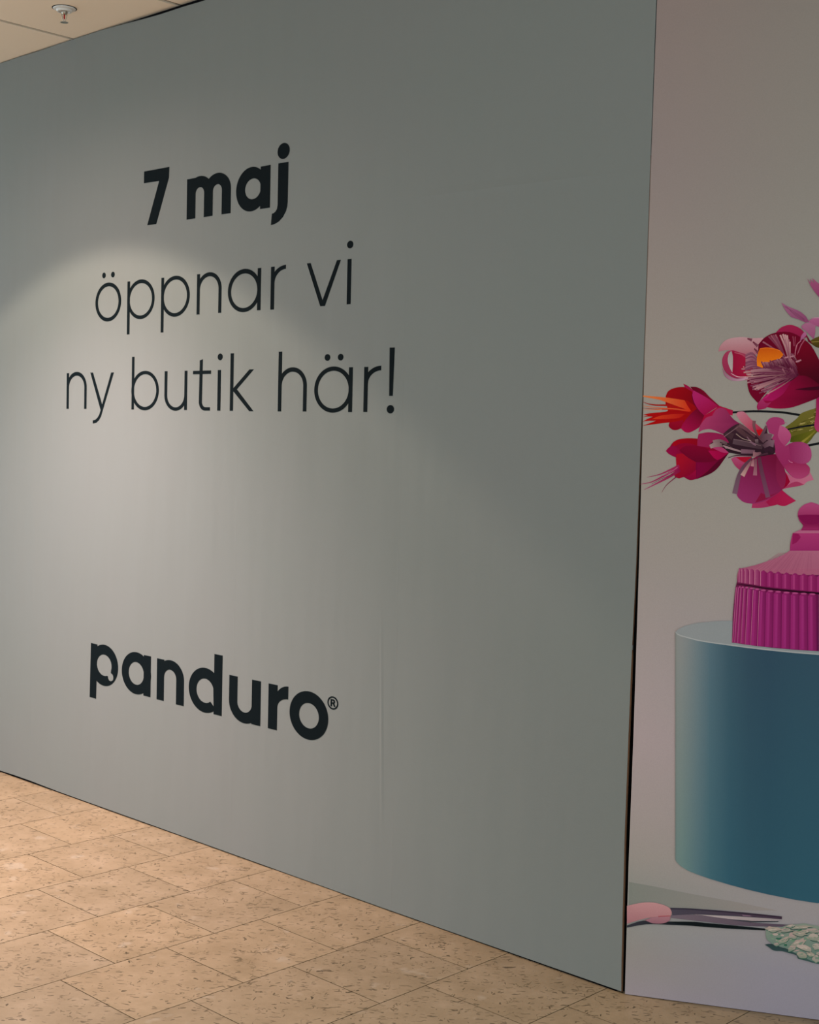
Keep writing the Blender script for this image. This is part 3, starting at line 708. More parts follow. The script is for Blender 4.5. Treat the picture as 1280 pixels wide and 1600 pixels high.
((97,8,45),(128,38,86),[3810,16634,3166,15372],[3238,16603,3322,16651,3418,16705,3520,16744,3658,16764,3812,16772,3947,16779,4010,16704,4081,16618,4141,16525,4187,16413,4224,16291,4248,16175,4254,16072,4248,15969,4236,15881,4216,15824,4188,15771,4162,15725,4069,15647,3962,15558,3852,15479,3737,15417,3617,15364,3514,15325,3447,15307,3379,15297,3319,15288,3245,15295,3160,15304,3082,15324,3013,15364,2951,15416,2903,15466,2878,15506,2862,15551,2855,15598,2857,15686,2868,15792,2888,15897,2921,16022,2965,16158,3018,16286,3088,16401,3168,16509]),
((104,16,52),(121,27,67),[4085,16729,4122,15724],[3977,16726,4031,16668,4091,16600,4141,16525,4185,16417,4223,16293,4248,16175,4254,16072,4248,15969,4236,15881,4216,15824,4188,15771,4162,15725,4109,15803,4049,15894,4004,15991,3979,16121,3966,16266,3961,16402,3962,16515,3970,16628]),
((118,16,52),0,0,[3399,15321,3560,15622,3630,15596,3710,15566,3792,15556,3886,15582,3986,15628,4073,15669,3972,15600,3855,15520,3738,15451,3623,15400,3503,15357]),
((142,48,92),(130,33,80),[4053,17756,4103,16406],[3623,17683,3655,17729,3692,17782,3738,17823,3798,17848,3867,17861,3936,17862,4004,17849,4072,17824,4123,17793,4146,17754,4156,17706,4164,17664,4030,17609,4018,17519,4004,17416,4013,17315,4061,17210,4132,17104,4194,17011,4252,17049,4318,17092,4388,17124,4470,17142,4559,17151,4642,17148,4713,17135,4783,17112,4842,17071,4889,17004,4926,16920,4949,16840,4955,16768,4947,16696,4928,16635,4894,16589,4847,16552,4806,16520,4845,16486,4888,16446,4918,16400,4926,16344,4921,16281,4902,16224,4867,16177,4819,16135,4765,16103,4704,16080,4635,16067,4569,16068,4508,16083,4450,16113,4396,16150,4336,16207,4275,16277,4219,16351,4131,16469,4033,16610,3948,16755,3885,16904,3833,17058,3789,17192,3869,17341,3725,17397]),
((130,27,70),(153,57,99),[4611,16597,4631,16069],[4408,16591,4480,16561,4562,16526,4638,16504,4696,16502,4755,16512,4806,16520,4845,16486,4888,16446,4918,16400,4926,16344,4921,16281,4902,16224,4867,16177,4819,16135,4765,16103,4704,16080,4635,16067,4569,16068,4508,16083,4449,16111,4396,16150,4326,16227,4253,16324,4188,16409]),
((125,32,78),(147,60,104),[4301,16816,4949,16833],[4292,17057,4366,17084,4452,17114,4529,17136,4586,17147,4643,17150,4698,17140,4764,17111,4832,17066,4886,17013,4921,16952,4942,16882,4950,16810,4940,16728,4917,16641,4888,16575,4857,16548,4815,16532,4778,16519,4707,16516,4627,16514,4552,16525,4484,16552,4422,16593,4378,16649,4341,16770,4315,16923]),
((178,112,144),0,0,[4305,16609,4312,16599,4322,16584,4334,16567,4349,16554,4368,16545,4389,16538,4409,16533,4422,16529,4426,16549,4413,16551,4393,16555,4373,16560,4356,16566,4343,16577,4330,16591,4320,16605,4312,16614]),
((165,78,116),(146,52,96),[4153,17635,4176,17008],[4029,17632,4094,17602,4168,17567,4232,17525,4283,17472,4325,17410,4352,17352,4357,17302,4347,17252,4329,17205,4289,17140,4236,17070,4189,17008,4143,17057,4090,17113,4046,17169,4015,17219,3990,17272,3978,17329,3987,17424,4009,17535]),
((156,72,112),0,0,[4131,17682,4138,17686,4148,17691,4159,17695,4168,17697,4182,17696,4198,17692,4214,17688,4225,17685,4227,17693,4217,17698,4202,17704,4185,17710,4169,17714,4155,17713,4141,17710,4130,17706,4122,17704])]),
('printed_blossom/stamens',[
((53,29,39),(34,17,27),[2999,17653,3033,16678],[2402,17332,2469,17398,2547,17472,2627,17536,2709,17591,2796,17637,2883,17651,2971,17613,3060,17543,3149,17473,3252,17393,3358,17310,3443,17273,3494,17315,3525,17403,3550,17481,3660,17601,3667,17518,3675,17423,3698,17337,3750,17271,3817,17214,3876,17165,3898,17048,3922,16915,3917,16813,3862,16764,3778,16746,3692,16734,3587,16711,3469,16692,3350,16686,3118,16708,2841,16745,2596,16779,2526,16838,2446,16905,2357,16951,2244,16957,2121,16943,2037,16943,2025,16974,2044,17021,2062,17063,2152,17088,2255,17115,2351,17129,2446,17109,2539,17075,2585,17075,2553,17142,2473,17243]),
((60,40,48),(77,58,65),[3554,16981,2700,17123],[3564,17056,3504,17066,3419,17079,3323,17094,3233,17109,3105,17131,2953,17158,2810,17184,2712,17201,2687,17044,2786,17027,2928,17002,3081,16976,3211,16954,3303,16940,3399,16926,3485,16913,3544,16905]),
((128,102,106),0,0,[2711,17178,2782,17167,2884,17152,2997,17133,3103,17113,3213,17086,3331,17055,3436,17025,3509,17005,3511,17013,3438,17034,3333,17063,3215,17095,3105,17122,2998,17142,2885,17161,2783,17176,2713,17187]),
((58,35,41),(79,51,56),[3333,17152,2771,17554],[3355,17196,3303,17229,3228,17273,3147,17324,3074,17375,3005,17433,2931,17502,2866,17565,2820,17611,2722,17496,2772,17456,2842,17396,2924,17330,3004,17271,3088,17221,3176,17174,3255,17134,3310,17108]),
((60,38,44),0,0,[2731,17352,2701,17356,2658,17366,2611,17376,2566,17383,2530,17383,2496,17380,2468,17375,2449,17369,2443,17280,2461,17271,2486,17262,2512,17251,2530,17240,2560,17223,2597,17200,2634,17178,2659,17160]),
((79,44,51),(95,66,72),[3329,17270,2856,17615],[3347,17292,3307,17333,3248,17390,3181,17452,3116,17508,3053,17554,2985,17599,2924,17638,2883,17666,2828,17563,2873,17542,2936,17510,3005,17473,3067,17436,3132,17389,3202,17334,3265,17283,3310,17248]),
((110,79,92),0,0,[3090,17258,3115,17221,3153,17170,3195,17116,3233,17072,3265,17047,3301,17027,3332,17011,3353,16999,3379,17071,3356,17076,3324,17085,3291,17097,3264,17110,3226,17145,3180,17193,3138,17241,3108,17273]),
((110,84,89),0,0,[2441,17241,2477,17268,2527,17308,2584,17352,2638,17394,2692,17436,2748,17481,2799,17520,2834,17548,2824,17562,2788,17535,2737,17496,2680,17452,2626,17411,2571,17370,2514,17326,2463,17287,2427,17260]),
((154,132,120),0,0,[2773,17340,2810,17312,2863,17271,2923,17229,2983,17196,3045,17175,3113,17160,3175,17150,3217,17142,3219,17157,3177,17165,3116,17175,3049,17190,2989,17211,2932,17243,2872,17285,2820,17326,2784,17354]),
((147,123,122),(92,68,73),[2037,16943,2441,17042],[2062,16892,2089,16901,2126,16915,2165,16929,2198,16935,2256,16942,2331,16948,2402,16952,2452,16954,2430,17131,2381,17121,2310,17109,2231,17094,2163,17077,2115,17057,2071,17033,2036,17010,2012,16994]),
((128,105,106),(80,58,65),[2119,17094,2528,17044],[2130,17051,2167,17060,2218,17073,2271,17083,2317,17084,2365,17072,2421,17048,2473,17022,2510,17004,2547,17085,2510,17102,2455,17129,2392,17156,2327,17173,2261,17172,2198,17160,2145,17146,2108,17138]),
((46,29,36),0,0,[2320,17070,2357,17059,2411,17044,2471,17026,2525,17005,2606,16967,2701,16918,2790,16872,2851,16840,2857,16850,2796,16884,2708,16933,2614,16984,2533,17024,2478,17047,2418,17068,2365,17086,2328,17098]),
((103,77,82),0,0,[2344,17047,2385,17036,2443,17019,2507,17000,2567,16979,2650,16945,2747,16901,2836,16860,2898,16832,2903,16843,2842,16873,2753,16916,2657,16962,2575,16999,2514,17022,2450,17044,2392,17062,2352,17075]),
((27,15,20),0,0,[2368,17023,2412,17012,2474,16995,2544,16974,2609,16954,2694,16922,2792,16884,2882,16848,2945,16824,2949,16835,2887,16861,2798,16899,2701,16940,2616,16973,2551,16996,2481,17019,2419,17038,2376,17052]),
((27,15,20),0,0,[2392,17000,2439,16988,2506,16970,2581,16949,2651,16928,2738,16900,2838,16867,2929,16837,2992,16816,2995,16827,2933,16850,2842,16883,2744,16918,2657,16948,2587,16971,2512,16994,2446,17014,2400,17029]),
((138,112,115),0,0,[2416,16977,2466,16964,2537,16944,2617,16923,2693,16902,2783,16878,2883,16850,2975,16825,3038,16808,3041,16820,2978,16839,2887,16866,2787,16895,2698,16922,2623,16945,2544,16969,2473,16990,2424,17006]),
((138,112,115),0,0,[2440,16954,2493,16940,2569,16919,2654,16897,2735,16876,2827,16855,2928,16833,3021,16814,3085,16801,3088,16812,3024,16828,2932,16849,2830,16873,2739,16896,2659,16919,2575,16944,2500,16966,2448,16982]),
((138,112,115),0,0,[2464,16931,2520,16916,2600,16894,2691,16870,2776,16851,2871,16833,2974,16816,3067,16802,3132,16793,3134,16805,3069,16816,2976,16832,2874,16851,2780,16871,2696,16893,2607,16918,2527,16942,2472,16959]),
((138,112,115),0,0,[2488,16908,2547,16892,2632,16869,2727,16844,2818,16825,2915,16811,3019,16800,3113,16791,3179,16785,3180,16797,3114,16805,3021,16816,2917,16829,2821,16845,2732,16867,2638,16893,2554,16918,2496,16936]),
((27,15,20),0,0,[2512,16884,2574,16868,2663,16843,2764,16818,2860,16799,2959,16789,3065,16783,3159,16780,3225,16777,3226,16789,3160,16794,3065,16799,2960,16807,2863,16820,2769,16841,2670,16868,2581,16894,2520,16913]),
((95,65,77),(110,79,92),[3344,16828,2941,16832],[3344,16881,2941,16897,2941,16767,3345,16775]),
((77,52,60),(103,73,84),[3505,17156,3801,17251],[3566,17093,3592,17118,3626,17151,3658,17178,3672,17186,3681,17183,3710,17175,3747,17162,3776,17152,3826,17351,3798,17357,3752,17369,3689,17378,3614,17369,3550,17331,3502,17286,3466,17245,3443,17219]),
((71,47,56),(112,84,96),[3583,16981,3879,17077],[3618,16934,3650,16951,3692,16977,3735,17000,3762,17007,3776,17001,3804,16991,3836,16978,3862,16967,3896,17187,3870,17185,3827,17186,3772,17185,3710,17170,3655,17135,3608,17094,3571,17055,3547,17028]),
((77,51,60),(95,65,75),[3474,17215,3646,17601],[3518,17193,3533,17232,3556,17288,3581,17349,3603,17405,3623,17455,3644,17507,3662,17554,3674,17587,3617,17615,3601,17584,3579,17539,3554,17488,3530,17440,3504,17387,3475,17327,3449,17273,3430,17236]),
((44,21,34),0,0,[3660,16791,3682,16813,3709,16841,3733,16861,3734,16868,3743,16865,3772,16839,3804,16806,3828,16783,3892,16840,3874,16867,3845,16908,3807,16952,3750,16985,3683,16976,3634,16949,3596,16923,3572,16908]),
((82,44,53),(106,70,75),[3503,17215,3289,17741],[3515,17231,3494,17252,3463,17281,3431,17314,3408,17347,3385,17396,3361,17457,3341,17519,3328,17572,3325,17614,3328,17661,3333,17705,3337,17738,3240,17745,3241,17713,3240,17666,3242,17611,3251,17556,3271,17495,3297,17430,3328,17368,3359,17314,3392,17276,3431,17243,3466,17217,3490,17199]),
((58,44,48),(110,88,92),[3393,17065,3374,17198],[3436,17071,3422,17204,3326,17191,3351,17059]),
((64,35,48),0,0,[2575,16621,2622,16637,2687,16661,2761,16683,2831,16696,2945,16698,3082,16692,3224,16687,3351,16689,3455,16704,3563,16728,3659,16752,3725,16767,3711,16819,3646,16800,3552,16774,3447,16748,3347,16730,3223,16725,3083,16728,2945,16731,2828,16726,2755,16709,2680,16683,2614,16657,2569,16638]),
((75,45,60),(103,77,92),[3265,16648,2804,15567],[3249,16665,3204,16626,3140,16569,3070,16501,3010,16430,2962,16358,2920,16282,2884,16203,2854,16121,2818,15989,2783,15830,2752,15683,2730,15581,2878,15553,2892,15656,2914,15804,2939,15961,2965,16089,2985,16165,3010,16240,3041,16313,3076,16382,3125,16452,3185,16523,3242,16586,3281,16631]),
((77,38,56),(103,61,84),[3465,16669,3765,15493],[3417,16658,3433,16576,3456,16458,3484,16325,3512,16199,3558,16019,3614,15808,3666,15611,3702,15475,3829,15512,3789,15647,3732,15842,3672,16051,3623,16228,3591,16350,3560,16481,3532,16598,3513,16679]),
((110,70,79),(171,135,129),[3254,16559,3007,16108],[3234,16572,3207,16537,3170,16486,3130,16428,3093,16372,3054,16310,3013,16242,2976,16181,2948,16140,3066,16076,3084,16123,3111,16189,3142,16261,3171,16326,3198,16386,3229,16450,3256,16506,3273,16547]),
((119,75,86),(165,114,120),[3309,16605,3279,16397],[3281,16610,3234,16405,3325,16390,3338,16601]),
((103,61,73),(141,91,104),[3375,16622,3370,16131],[3349,16622,3312,16132,3427,16130,3401,16621]),
((92,58,68),(138,96,103),[3517,16803,3290,16753],[3507,16830,3480,16827,3444,16820,3407,16814,3378,16813,3358,16818,3334,16825,3309,16833,3291,16841,3289,16664,3307,16671,3334,16677,3368,16685,3403,16697,3439,16716,3476,16738,3508,16759,3528,16775])]),
('printed_blossom',[
((170,132,136),(153,92,102),[2787,20198,2805,19690],[2183,19766,2193,19816,2204,19873,2224,19926,2264,19986,2315,20048,2375,20099,2445,20135,2525,20161,2606,20179,2698,20192,2796,20198,2890,20199,2977,20190,3063,20177,3150,20168,3254,20169,3363,20176,3458,20182,3447,20095,3435,19997,3417,19905,3388,19830,3353,19757,3321,19694,3193,19689,3045,19684,2909,19691,2797,19720,2688,19763,2593,19801,2538,19807,2474,19815,2411,19815,2335,19803,2254,19784]),
((130,86,105),(176,140,156),[2321,19034,3087,19042],[2312,19289,2340,19243,2372,19191,2408,19143,2449,19103,2494,19068,2542,19038,2606,19007,2679,18980,2753,18969,2860,18984,2981,19016,3087,19044,3064,18951,2977,18935,2876,18916,2781,18906,2700,18905,2619,18913,2546,18932,2485,18965,2430,19009,2385,19063,2353,19135,2331,19217]),
((144,49,78),(130,32,64),[2647,19817,2677,18973],[2606,19817,2548,19806,2483,19793,2426,19768,2381,19724,2345,19667,2319,19608,2305,19548,2302,19485,2307,19422,2322,19351,2346,19277,2380,19210,2426,19150,2481,19096,2542,19052,2608,19015,2679,18987,2753,18974,2874,18984,3015,19009,3139,19031,3220,19640,3125,19663,3016,19689,2908,19718,2802,19750,2697,19786]),
((130,11,47),(146,19,51),[2586,19413,3228,19418],[2589,19790,2648,19776,2716,19761,2777,19743,2823,19725,2867,19704,2909,19678,3006,19605,3124,19511,3228,19429,3139,19031,3041,19026,2930,19020,2829,19028,2750,19059,2676,19105,2611,19145,2602,19247,2591,19363,2584,19477,2583,19586,2586,19695]),
((140,138,132),(160,148,148),[2539,19790,2561,19153],[2557,19790,2574,19743,2592,19690,2604,19636,2611,19554,2613,19460,2614,19371,2612,19295,2609,19219,2606,19153,2573,19211,2536,19278,2506,19344,2484,19404,2468,19467,2460,19529,2464,19595,2476,19661,2492,19715,2511,19744,2536,19768]),
((165,88,104),(147,48,72),[2647,19743,2989,19599],[2646,19735,2685,19724,2742,19711,2802,19694,2851,19676,2886,19655,2922,19627,2954,19600,2976,19580,3003,19618,2979,19634,2944,19659,2904,19685,2862,19705,2808,19721,2746,19734,2689,19744,2649,19750]),
((200,160,170),0,0,[2563,19127,2599,19105,2652,19072,2713,19040,2775,19018,2855,19011,2946,19012,3030,19016,3088,19018,3086,19044,3028,19040,2945,19034,2855,19031,2778,19037,2719,19055,2659,19085,2605,19116,2568,19136]),
((139,27,65),(121,19,56),[4261,20558,4275,20171],[3799,20314,3845,20370,3898,20433,3958,20485,4030,20521,4108,20546,4185,20558,4255,20554,4324,20536,4389,20511,4449,20481,4506,20445,4558,20402,4617,20338,4677,20263,4730,20198,4646,20185,4549,20170,4453,20171,4327,20205,4188,20256,4067,20301]),
((92,0,28),(83,0,24),[3862,20348,3938,18276],[3324,19984,3377,20051,3439,20128,3509,20195,3593,20250,3687,20296,3786,20327,3914,20349,4057,20358,4192,20349,4309,20315,4421,20261,4528,20198,4630,20129,4728,20051,4814,19964,4886,19864,4947,19755,5002,19652,5051,19562,5097,19471,5138,19392,5162,18766,4921,18841,4644,18925,4371,18966,4093,18930,3819,18851,3612,18773,3549,18727,3502,18660,3464,18586,3428,18484,3399,18369,3373,18267,3303,18338,3224,18420,3158,18502,3118,18578,3088,18660,3067,18739,3056,18812,3052,18886,3049,18951,3114,18977,3187,19008,3241,19059,3282,19176,3311,19328,3329,19482,3334,19651,3329,19829]),
((97,0,31),0,0,[3049,18951,3051,18886,3054,18812,3067,18739,3096,18657,3136,18571,3184,18489,3252,18404,3331,18320,3399,18246,3420,18294,3443,18349,3471,18401,3517,18463,3571,18530,3619,18588,3574,18656,3522,18734,3457,18797,3333,18855,3182,18906]),
((87,0,29),0,0,[4649,20329,4677,20281,4710,20226,4743,20172,4783,20111,4826,20046,4864,19990,4735,20068]),
((97,1,24),(43,0,15),[4589,19910,4884,18788],[4645,20094,4716,20016,4796,19927,4869,19833,4938,19723,5003,19603,5058,19495,5098,19415,5135,19333,5168,19262,5192,18635,5080,18668,4952,18706,4834,18761,4736,18843,4648,18942,4571,19047,4501,19154,4442,19268,4406,19386,4397,19508,4411,19633,4443,19753,4501,19873,4578,19991]),
((130,6,52),(76,0,24),[3777,18458,5013,18711],[3387,18235,3441,18312,3502,18400,3571,18481,3661,18564,3764,18646,3870,18723,4002,18807,4144,18891,4269,18965,4331,18996,4401,19031,4469,19059,4527,19075,4586,19086,4645,19087,4706,19075,4767,19053,4824,19023,4937,18948,5070,18851,5187,18766,5197,18492,5025,18418,4829,18334,4651,18261,4527,18212,4401,18167,4274,18134,4145,18116,4013,18110,3892,18111,3793,18121,3695,18137,3609,18152]),
((52,0,21),0,0,[4407,18677,4499,18695,4604,18716,4709,18734,4862,18754,5035,18774,5186,18792,5190,18688,5083,18676,4961,18664,4838,18657,4694,18660,4541,18669]),
((146,16,78),(113,6,49),[3776,18484,4322,18913],[3473,18348,3538,18432,3612,18527,3695,18615,3794,18696,3905,18773,4019,18843,4139,18908,4262,18967,4369,19018,4340,18970,4306,18915,4273,18860,4220,18762,4156,18646,4081,18541,3985,18459,3877,18388,3782,18326]),
((146,41,89),(130,24,67),[3503,18396,3515,18057],[3381,18055,3367,18087,3352,18123,3346,18160,3355,18204,3374,18251,3398,18294,3429,18332,3465,18366,3497,18396,3528,18352,3564,18303,3604,18271,3654,18269,3709,18285,3757,18299,3610,18112,3571,18101,3525,18089,3483,18078,3447,18070,3412,18062]),
((165,32,96),0,0,[3500,18388,3524,18395,3560,18406,3599,18422,3634,18444,3666,18482,3696,18529,3722,18574,3740,18604,3700,18627,3685,18595,3663,18550,3638,18503,3613,18467,3586,18446,3551,18428,3518,18414,3494,18403])]),
('printed_blossom/stamens',[
((82,24,48),(58,7,29),[3770,19591,3797,18854],[3334,19351,3408,19403,3494,19462,3585,19511,3690,19550,3804,19580,3915,19592,4023,19587,4129,19565,4223,19515,4327,19399,4429,19246,4518,19112,4447,19044,4365,18967,4271,18912,4122,18876,3943,18856,3763,18853,3569,18876,3369,18917,3193,18953,3204,19038,3217,19135,3236,19218,3263,19267,3301,19312]),
((79,21,48),(154,109,116),[4317,19085,2978,18945],[4316,19096,4197,19092,4024,19085,3831,19076,3648,19062,3464,19040,3270,19011,3096,18984,2975,18965,2982,18926,3103,18947,3276,18977,3469,19008,3652,19032,3834,19048,4026,19060,4198,19068,4318,19075]),
((79,21,48),(154,109,116),[4366,19226,3417,18753],[4361,19236,4276,19195,4153,19137,4016,19071,3886,19009,3756,18944,3618,18875,3494,18814,3408,18771,3426,18736,3511,18780,3633,18844,3770,18915,3899,18981,4028,19046,4165,19114,4286,19174,4370,19217]),
((79,21,48),(110,52,75),[4372,19158,3131,19400],[4376,19168,4265,19212,4105,19276,3924,19340,3753,19388,3584,19409,3403,19417,3242,19418,3130,19420,3131,19380,3243,19381,3404,19382,3582,19377,3748,19358,3917,19314,4097,19251,4257,19190,4369,19148]),
((79,21,48),(154,109,116),[4419,19071,3009,19110],[4420,19082,4294,19099,4113,19123,3909,19146,3716,19160,3522,19159,3317,19149,3135,19137,3007,19130,3011,19090,3138,19100,3320,19114,3524,19127,3716,19130,3908,19118,4111,19097,4292,19076,4418,19061]),
((79,21,48),(165,123,122),[4392,19066,3038,19371],[4395,19075,4274,19124,4100,19195,3904,19268,3717,19323,3533,19354,3337,19372,3161,19383,3039,19391,3037,19351,3160,19345,3335,19337,3530,19321,3712,19293,3896,19241,4092,19171,4266,19102,4388,19056]),
((79,21,48),(128,75,92),[4407,19147,3088,19085],[4407,19157,4289,19164,4120,19175,3929,19182,3748,19182,3566,19167,3375,19144,3204,19120,3085,19104,3091,19065,3210,19083,3380,19109,3570,19135,3750,19151,3929,19154,4119,19149,4289,19141,4407,19136]),
((79,21,48),(90,31,56),[4452,19141,3066,18874],[4450,19151,4326,19134,4148,19108,3948,19077,3758,19044,3568,19006,3367,18962,3187,18921,3062,18893,3071,18854,3196,18885,3375,18928,3576,18974,3765,19015,3953,19049,4152,19082,4330,19110,4453,19131]),
((79,21,48),(165,123,122),[4438,19196,2916,19320],[4440,19207,4304,19238,4108,19282,3888,19327,3679,19356,3470,19363,3249,19357,3052,19346,2914,19340,2917,19300,3055,19309,3251,19322,3471,19331,3677,19326,3884,19299,4104,19257,4300,19215,4436,19186]),
((79,21,48),(128,75,92),[4319,19049,3208,18663],[4315,19059,4216,19023,4073,18972,3913,18916,3761,18863,3609,18813,3447,18760,3303,18714,3202,18682,3214,18644,3315,18678,3458,18727,3619,18781,3771,18834,3922,18889,4082,18948,4224,19002,4322,19039]),
((79,21,48),(90,31,56),[4327,19128,3026,19475],[4330,19137,4214,19193,4046,19273,3858,19357,3678,19420,3502,19454,3313,19474,3144,19486,3026,19495,3025,19455,3143,19448,3311,19439,3498,19422,3672,19390,3849,19331,4037,19250,4205,19172,4323,19118]),
((79,21,48),(110,52,75),[4276,19182,3191,19021],[4276,19193,4178,19189,4038,19183,3881,19174,3732,19158,3583,19132,3425,19097,3285,19063,3186,19040,3196,19001,3294,19026,3434,19062,3590,19100,3737,19128,3884,19146,4040,19157,4180,19165,4277,19172]),
((79,21,48),(154,109,116),[4302,19069,2868,19260],[4304,19079,4176,19114,3992,19165,3784,19217,3587,19254,3391,19272,3183,19278,2997,19279,2867,19280,2868,19241,2998,19241,3183,19243,3390,19239,3584,19224,3779,19189,3986,19140,4171,19091,4300,19059]),
((79,21,48),(90,31,56),[4329,19060,3163,18901],[4328,19070,4224,19063,4074,19052,3905,19038,3745,19021,3585,18997,3416,18967,3265,18939,3159,18920,3167,18881,3272,18903,3423,18933,3591,18965,3750,18991,3908,19010,4076,19027,4226,19040,4330,19050]),
((79,21,48),(165,123,122),[4441,19084,3079,19190],[4443,19095,4321,19120,4146,19156,3949,19192,3761,19217,3574,19224,3377,19221,3201,19213,3078,19209,3080,19170,3203,19176,3379,19186,3575,19191,3760,19187,3945,19165,4142,19131,4317,19097,4439,19074]),
((79,21,48),(110,52,75),[4315,19118,3209,19109],[4315,19128,4216,19141,4074,19159,3914,19175,3761,19182,3609,19175,3449,19158,3306,19140,3206,19128,3212,19089,3311,19103,3454,19124,3613,19142,3762,19152,3913,19147,4072,19133,4215,19118,4314,19107]),
((79,21,48),(128,75,92),[4277,19201,3140,19354],[4280,19211,4178,19245,4031,19296,3866,19346,3709,19380,3553,19391,3388,19387,3241,19379,3138,19374,3141,19334,3244,19342,3390,19352,3553,19358,3706,19350,3860,19319,4025,19271,4172,19223,4274,19191]),
((79,21,48),(90,31,56),[4452,19193,3140,19209],[4453,19203,4335,19221,4166,19247,3976,19271,3796,19284,3615,19278,3425,19261,3255,19242,3137,19229,3143,19190,3261,19205,3430,19227,3618,19246,3796,19254,3975,19243,4164,19222,4333,19198,4450,19182]),
((79,21,48),(110,52,75),[4279,19109,3533,18645],[4274,19117,4207,19075,4110,19012,4002,18943,3900,18879,3798,18819,3689,18756,3591,18701,3523,18662,3542,18628,3610,18668,3706,18726,3814,18791,3915,18853,4017,18919,4124,18991,4219,19055,4285,19100]),
((79,21,48),(154,109,116),[4328,19172,3048,18857],[4326,19183,4211,19160,4046,19127,3861,19089,3686,19049,3511,19005,3325,18954,3158,18908,3042,18876,3054,18838,3169,18872,3334,18920,3519,18973,3694,19020,3868,19061,4052,19102,4216,19137,4330,19162]),
((79,21,48),(154,109,116),[4413,19212,3057,18981],[4412,19223,4291,19211,4116,19195,3920,19174,3734,19149,3548,19113,3351,19070,3175,19029,3052,19001,3062,18962,3184,18992,3359,19036,3555,19081,3740,19119,3924,19146,4119,19170,4293,19188,4415,19202]),
((79,21,48),(154,109,116),[4381,19137,3061,19330],[4384,19147,4266,19185,4096,19239,3904,19293,3722,19332,3542,19349,3350,19352,3179,19350,3060,19349,3061,19310,3181,19313,3351,19317,3541,19316,3719,19302,3899,19266,4090,19214,4260,19162,4379,19127]),
((79,21,48),(128,75,92),[4457,19207,3348,18759],[4453,19217,4354,19180,4211,19125,4050,19063,3899,19004,3746,18943,3585,18877,3441,18819,3340,18778,3355,18741,3455,18784,3598,18845,3759,18912,3910,18976,4061,19037,4220,19101,4362,19158,4461,19198]),
((79,21,48),(165,123,122),[4430,19173,3327,18895],[4428,19183,4329,19165,4187,19138,4027,19107,3876,19073,3724,19033,3564,18986,3421,18943,3321,18914,3333,18876,3432,18908,3574,18953,3733,19001,3884,19044,4033,19079,4192,19113,4334,19142,4433,19163]),
((79,21,48),(110,52,75),[4311,19138,3299,18644],[4306,19147,4216,19102,4085,19036,3939,18962,3801,18895,3662,18830,3515,18763,3383,18703,3290,18662,3307,18626,3398,18669,3529,18731,3676,18800,3814,18867,3952,18937,4097,19013,4226,19081,4316,19128]),
((79,21,48),(165,123,122),[4330,19113,3207,19262],[4333,19123,4232,19154,4087,19200,3924,19245,3769,19277,3615,19289,3452,19289,3307,19284,3206,19282,3208,19243,3309,19247,3454,19254,3615,19256,3766,19247,3919,19218,4081,19175,4226,19132,4328,19102]),
((79,21,48),(90,31,56),[4458,19171,3070,18998],[4458,19182,4333,19176,4155,19168,3954,19156,3764,19139,3573,19111,3372,19075,3191,19041,3066,19018,3074,18979,3199,19004,3379,19041,3579,19079,3768,19109,3957,19128,4157,19143,4335,19153,4459,19161]),
((79,21,48),(90,31,56),[4300,19128,3096,19468],[4305,19138,4197,19192,4042,19272,3867,19354,3700,19416,3537,19449,3362,19469,3206,19479,3097,19488,3096,19448,3205,19442,3361,19434,3534,19417,3693,19387,3857,19328,4032,19249,4188,19171,4296,19119]),
((79,21,48),(90,31,56),[4344,19156,3188,18695],[4340,19166,4237,19125,4088,19066,3921,19000,3763,18937,3605,18876,3437,18811,3286,18753,3181,18713,3196,18676,3300,18718,3450,18778,3617,18845,3775,18909,3932,18974,4098,19042,4246,19104,4348,19147]),
((79,21,48),(90,31,56),[4464,19048,3175,19417],[4468,19057,4353,19113,4187,19194,4000,19278,3822,19342,3648,19381,3461,19407,3293,19424,3177,19437,3174,19397,3291,19387,3458,19372,3643,19349,3815,19313,3991,19252,4177,19170,4344,19092,4460,19038]),
((79,21,48),(165,123,122),[4449,19090,3320,18725],[4446,19100,4345,19069,4200,19023,4037,18972,3882,18923,3727,18874,3563,18822,3416,18776,3313,18744,3326,18706,3428,18740,3574,18789,3737,18843,3892,18894,4045,18945,4208,18999,4352,19047,4453,19080]),
((79,21,48),(110,52,75),[4418,19201,3314,18633],[4414,19211,4315,19158,4173,19082,4013,18998,3862,18920,3711,18845,3550,18767,3406,18699,3305,18651,3323,18615,3422,18665,3566,18736,3726,18816,3876,18893,4026,18973,4185,19060,4326,19137,4423,19192]),
((79,21,48),(90,31,56),[4272,19154,3062,19354],[4275,19164,4166,19203,4010,19259,3835,19316,3668,19357,3503,19374,3327,19377,3171,19375,3061,19374,3063,19334,3172,19337,3328,19342,3502,19341,3664,19327,3829,19289,4003,19235,4160,19181,4269,19144]),
((79,21,48),(128,75,92),[4456,19181,3132,18960],[4455,19191,4336,19180,4166,19164,3974,19144,3793,19119,3611,19086,3419,19044,3247,19006,3127,18979,3137,18941,3256,18969,3427,19010,3618,19054,3799,19089,3978,19116,4169,19139,4339,19157,4457,19170]),
((79,21,48),(110,52,75),[4308,19053,3146,18766],[4305,19063,4201,19040,4052,19007,3884,18968,3725,18931,3566,18892,3397,18849,3247,18811,3141,18785,3152,18746,3256,18775,3407,18815,3575,18860,3733,18902,3891,18941,4058,18982,4207,19018,4310,19043]),
((79,21,48),(128,75,92),[4463,19176,3165,19423],[4466,19186,4350,19231,4183,19296,3994,19363,3815,19411,3638,19433,3450,19441,3282,19441,3164,19443,3165,19403,3283,19404,3450,19406,3637,19401,3811,19381,3987,19336,4175,19272,4343,19209,4460,19166]),
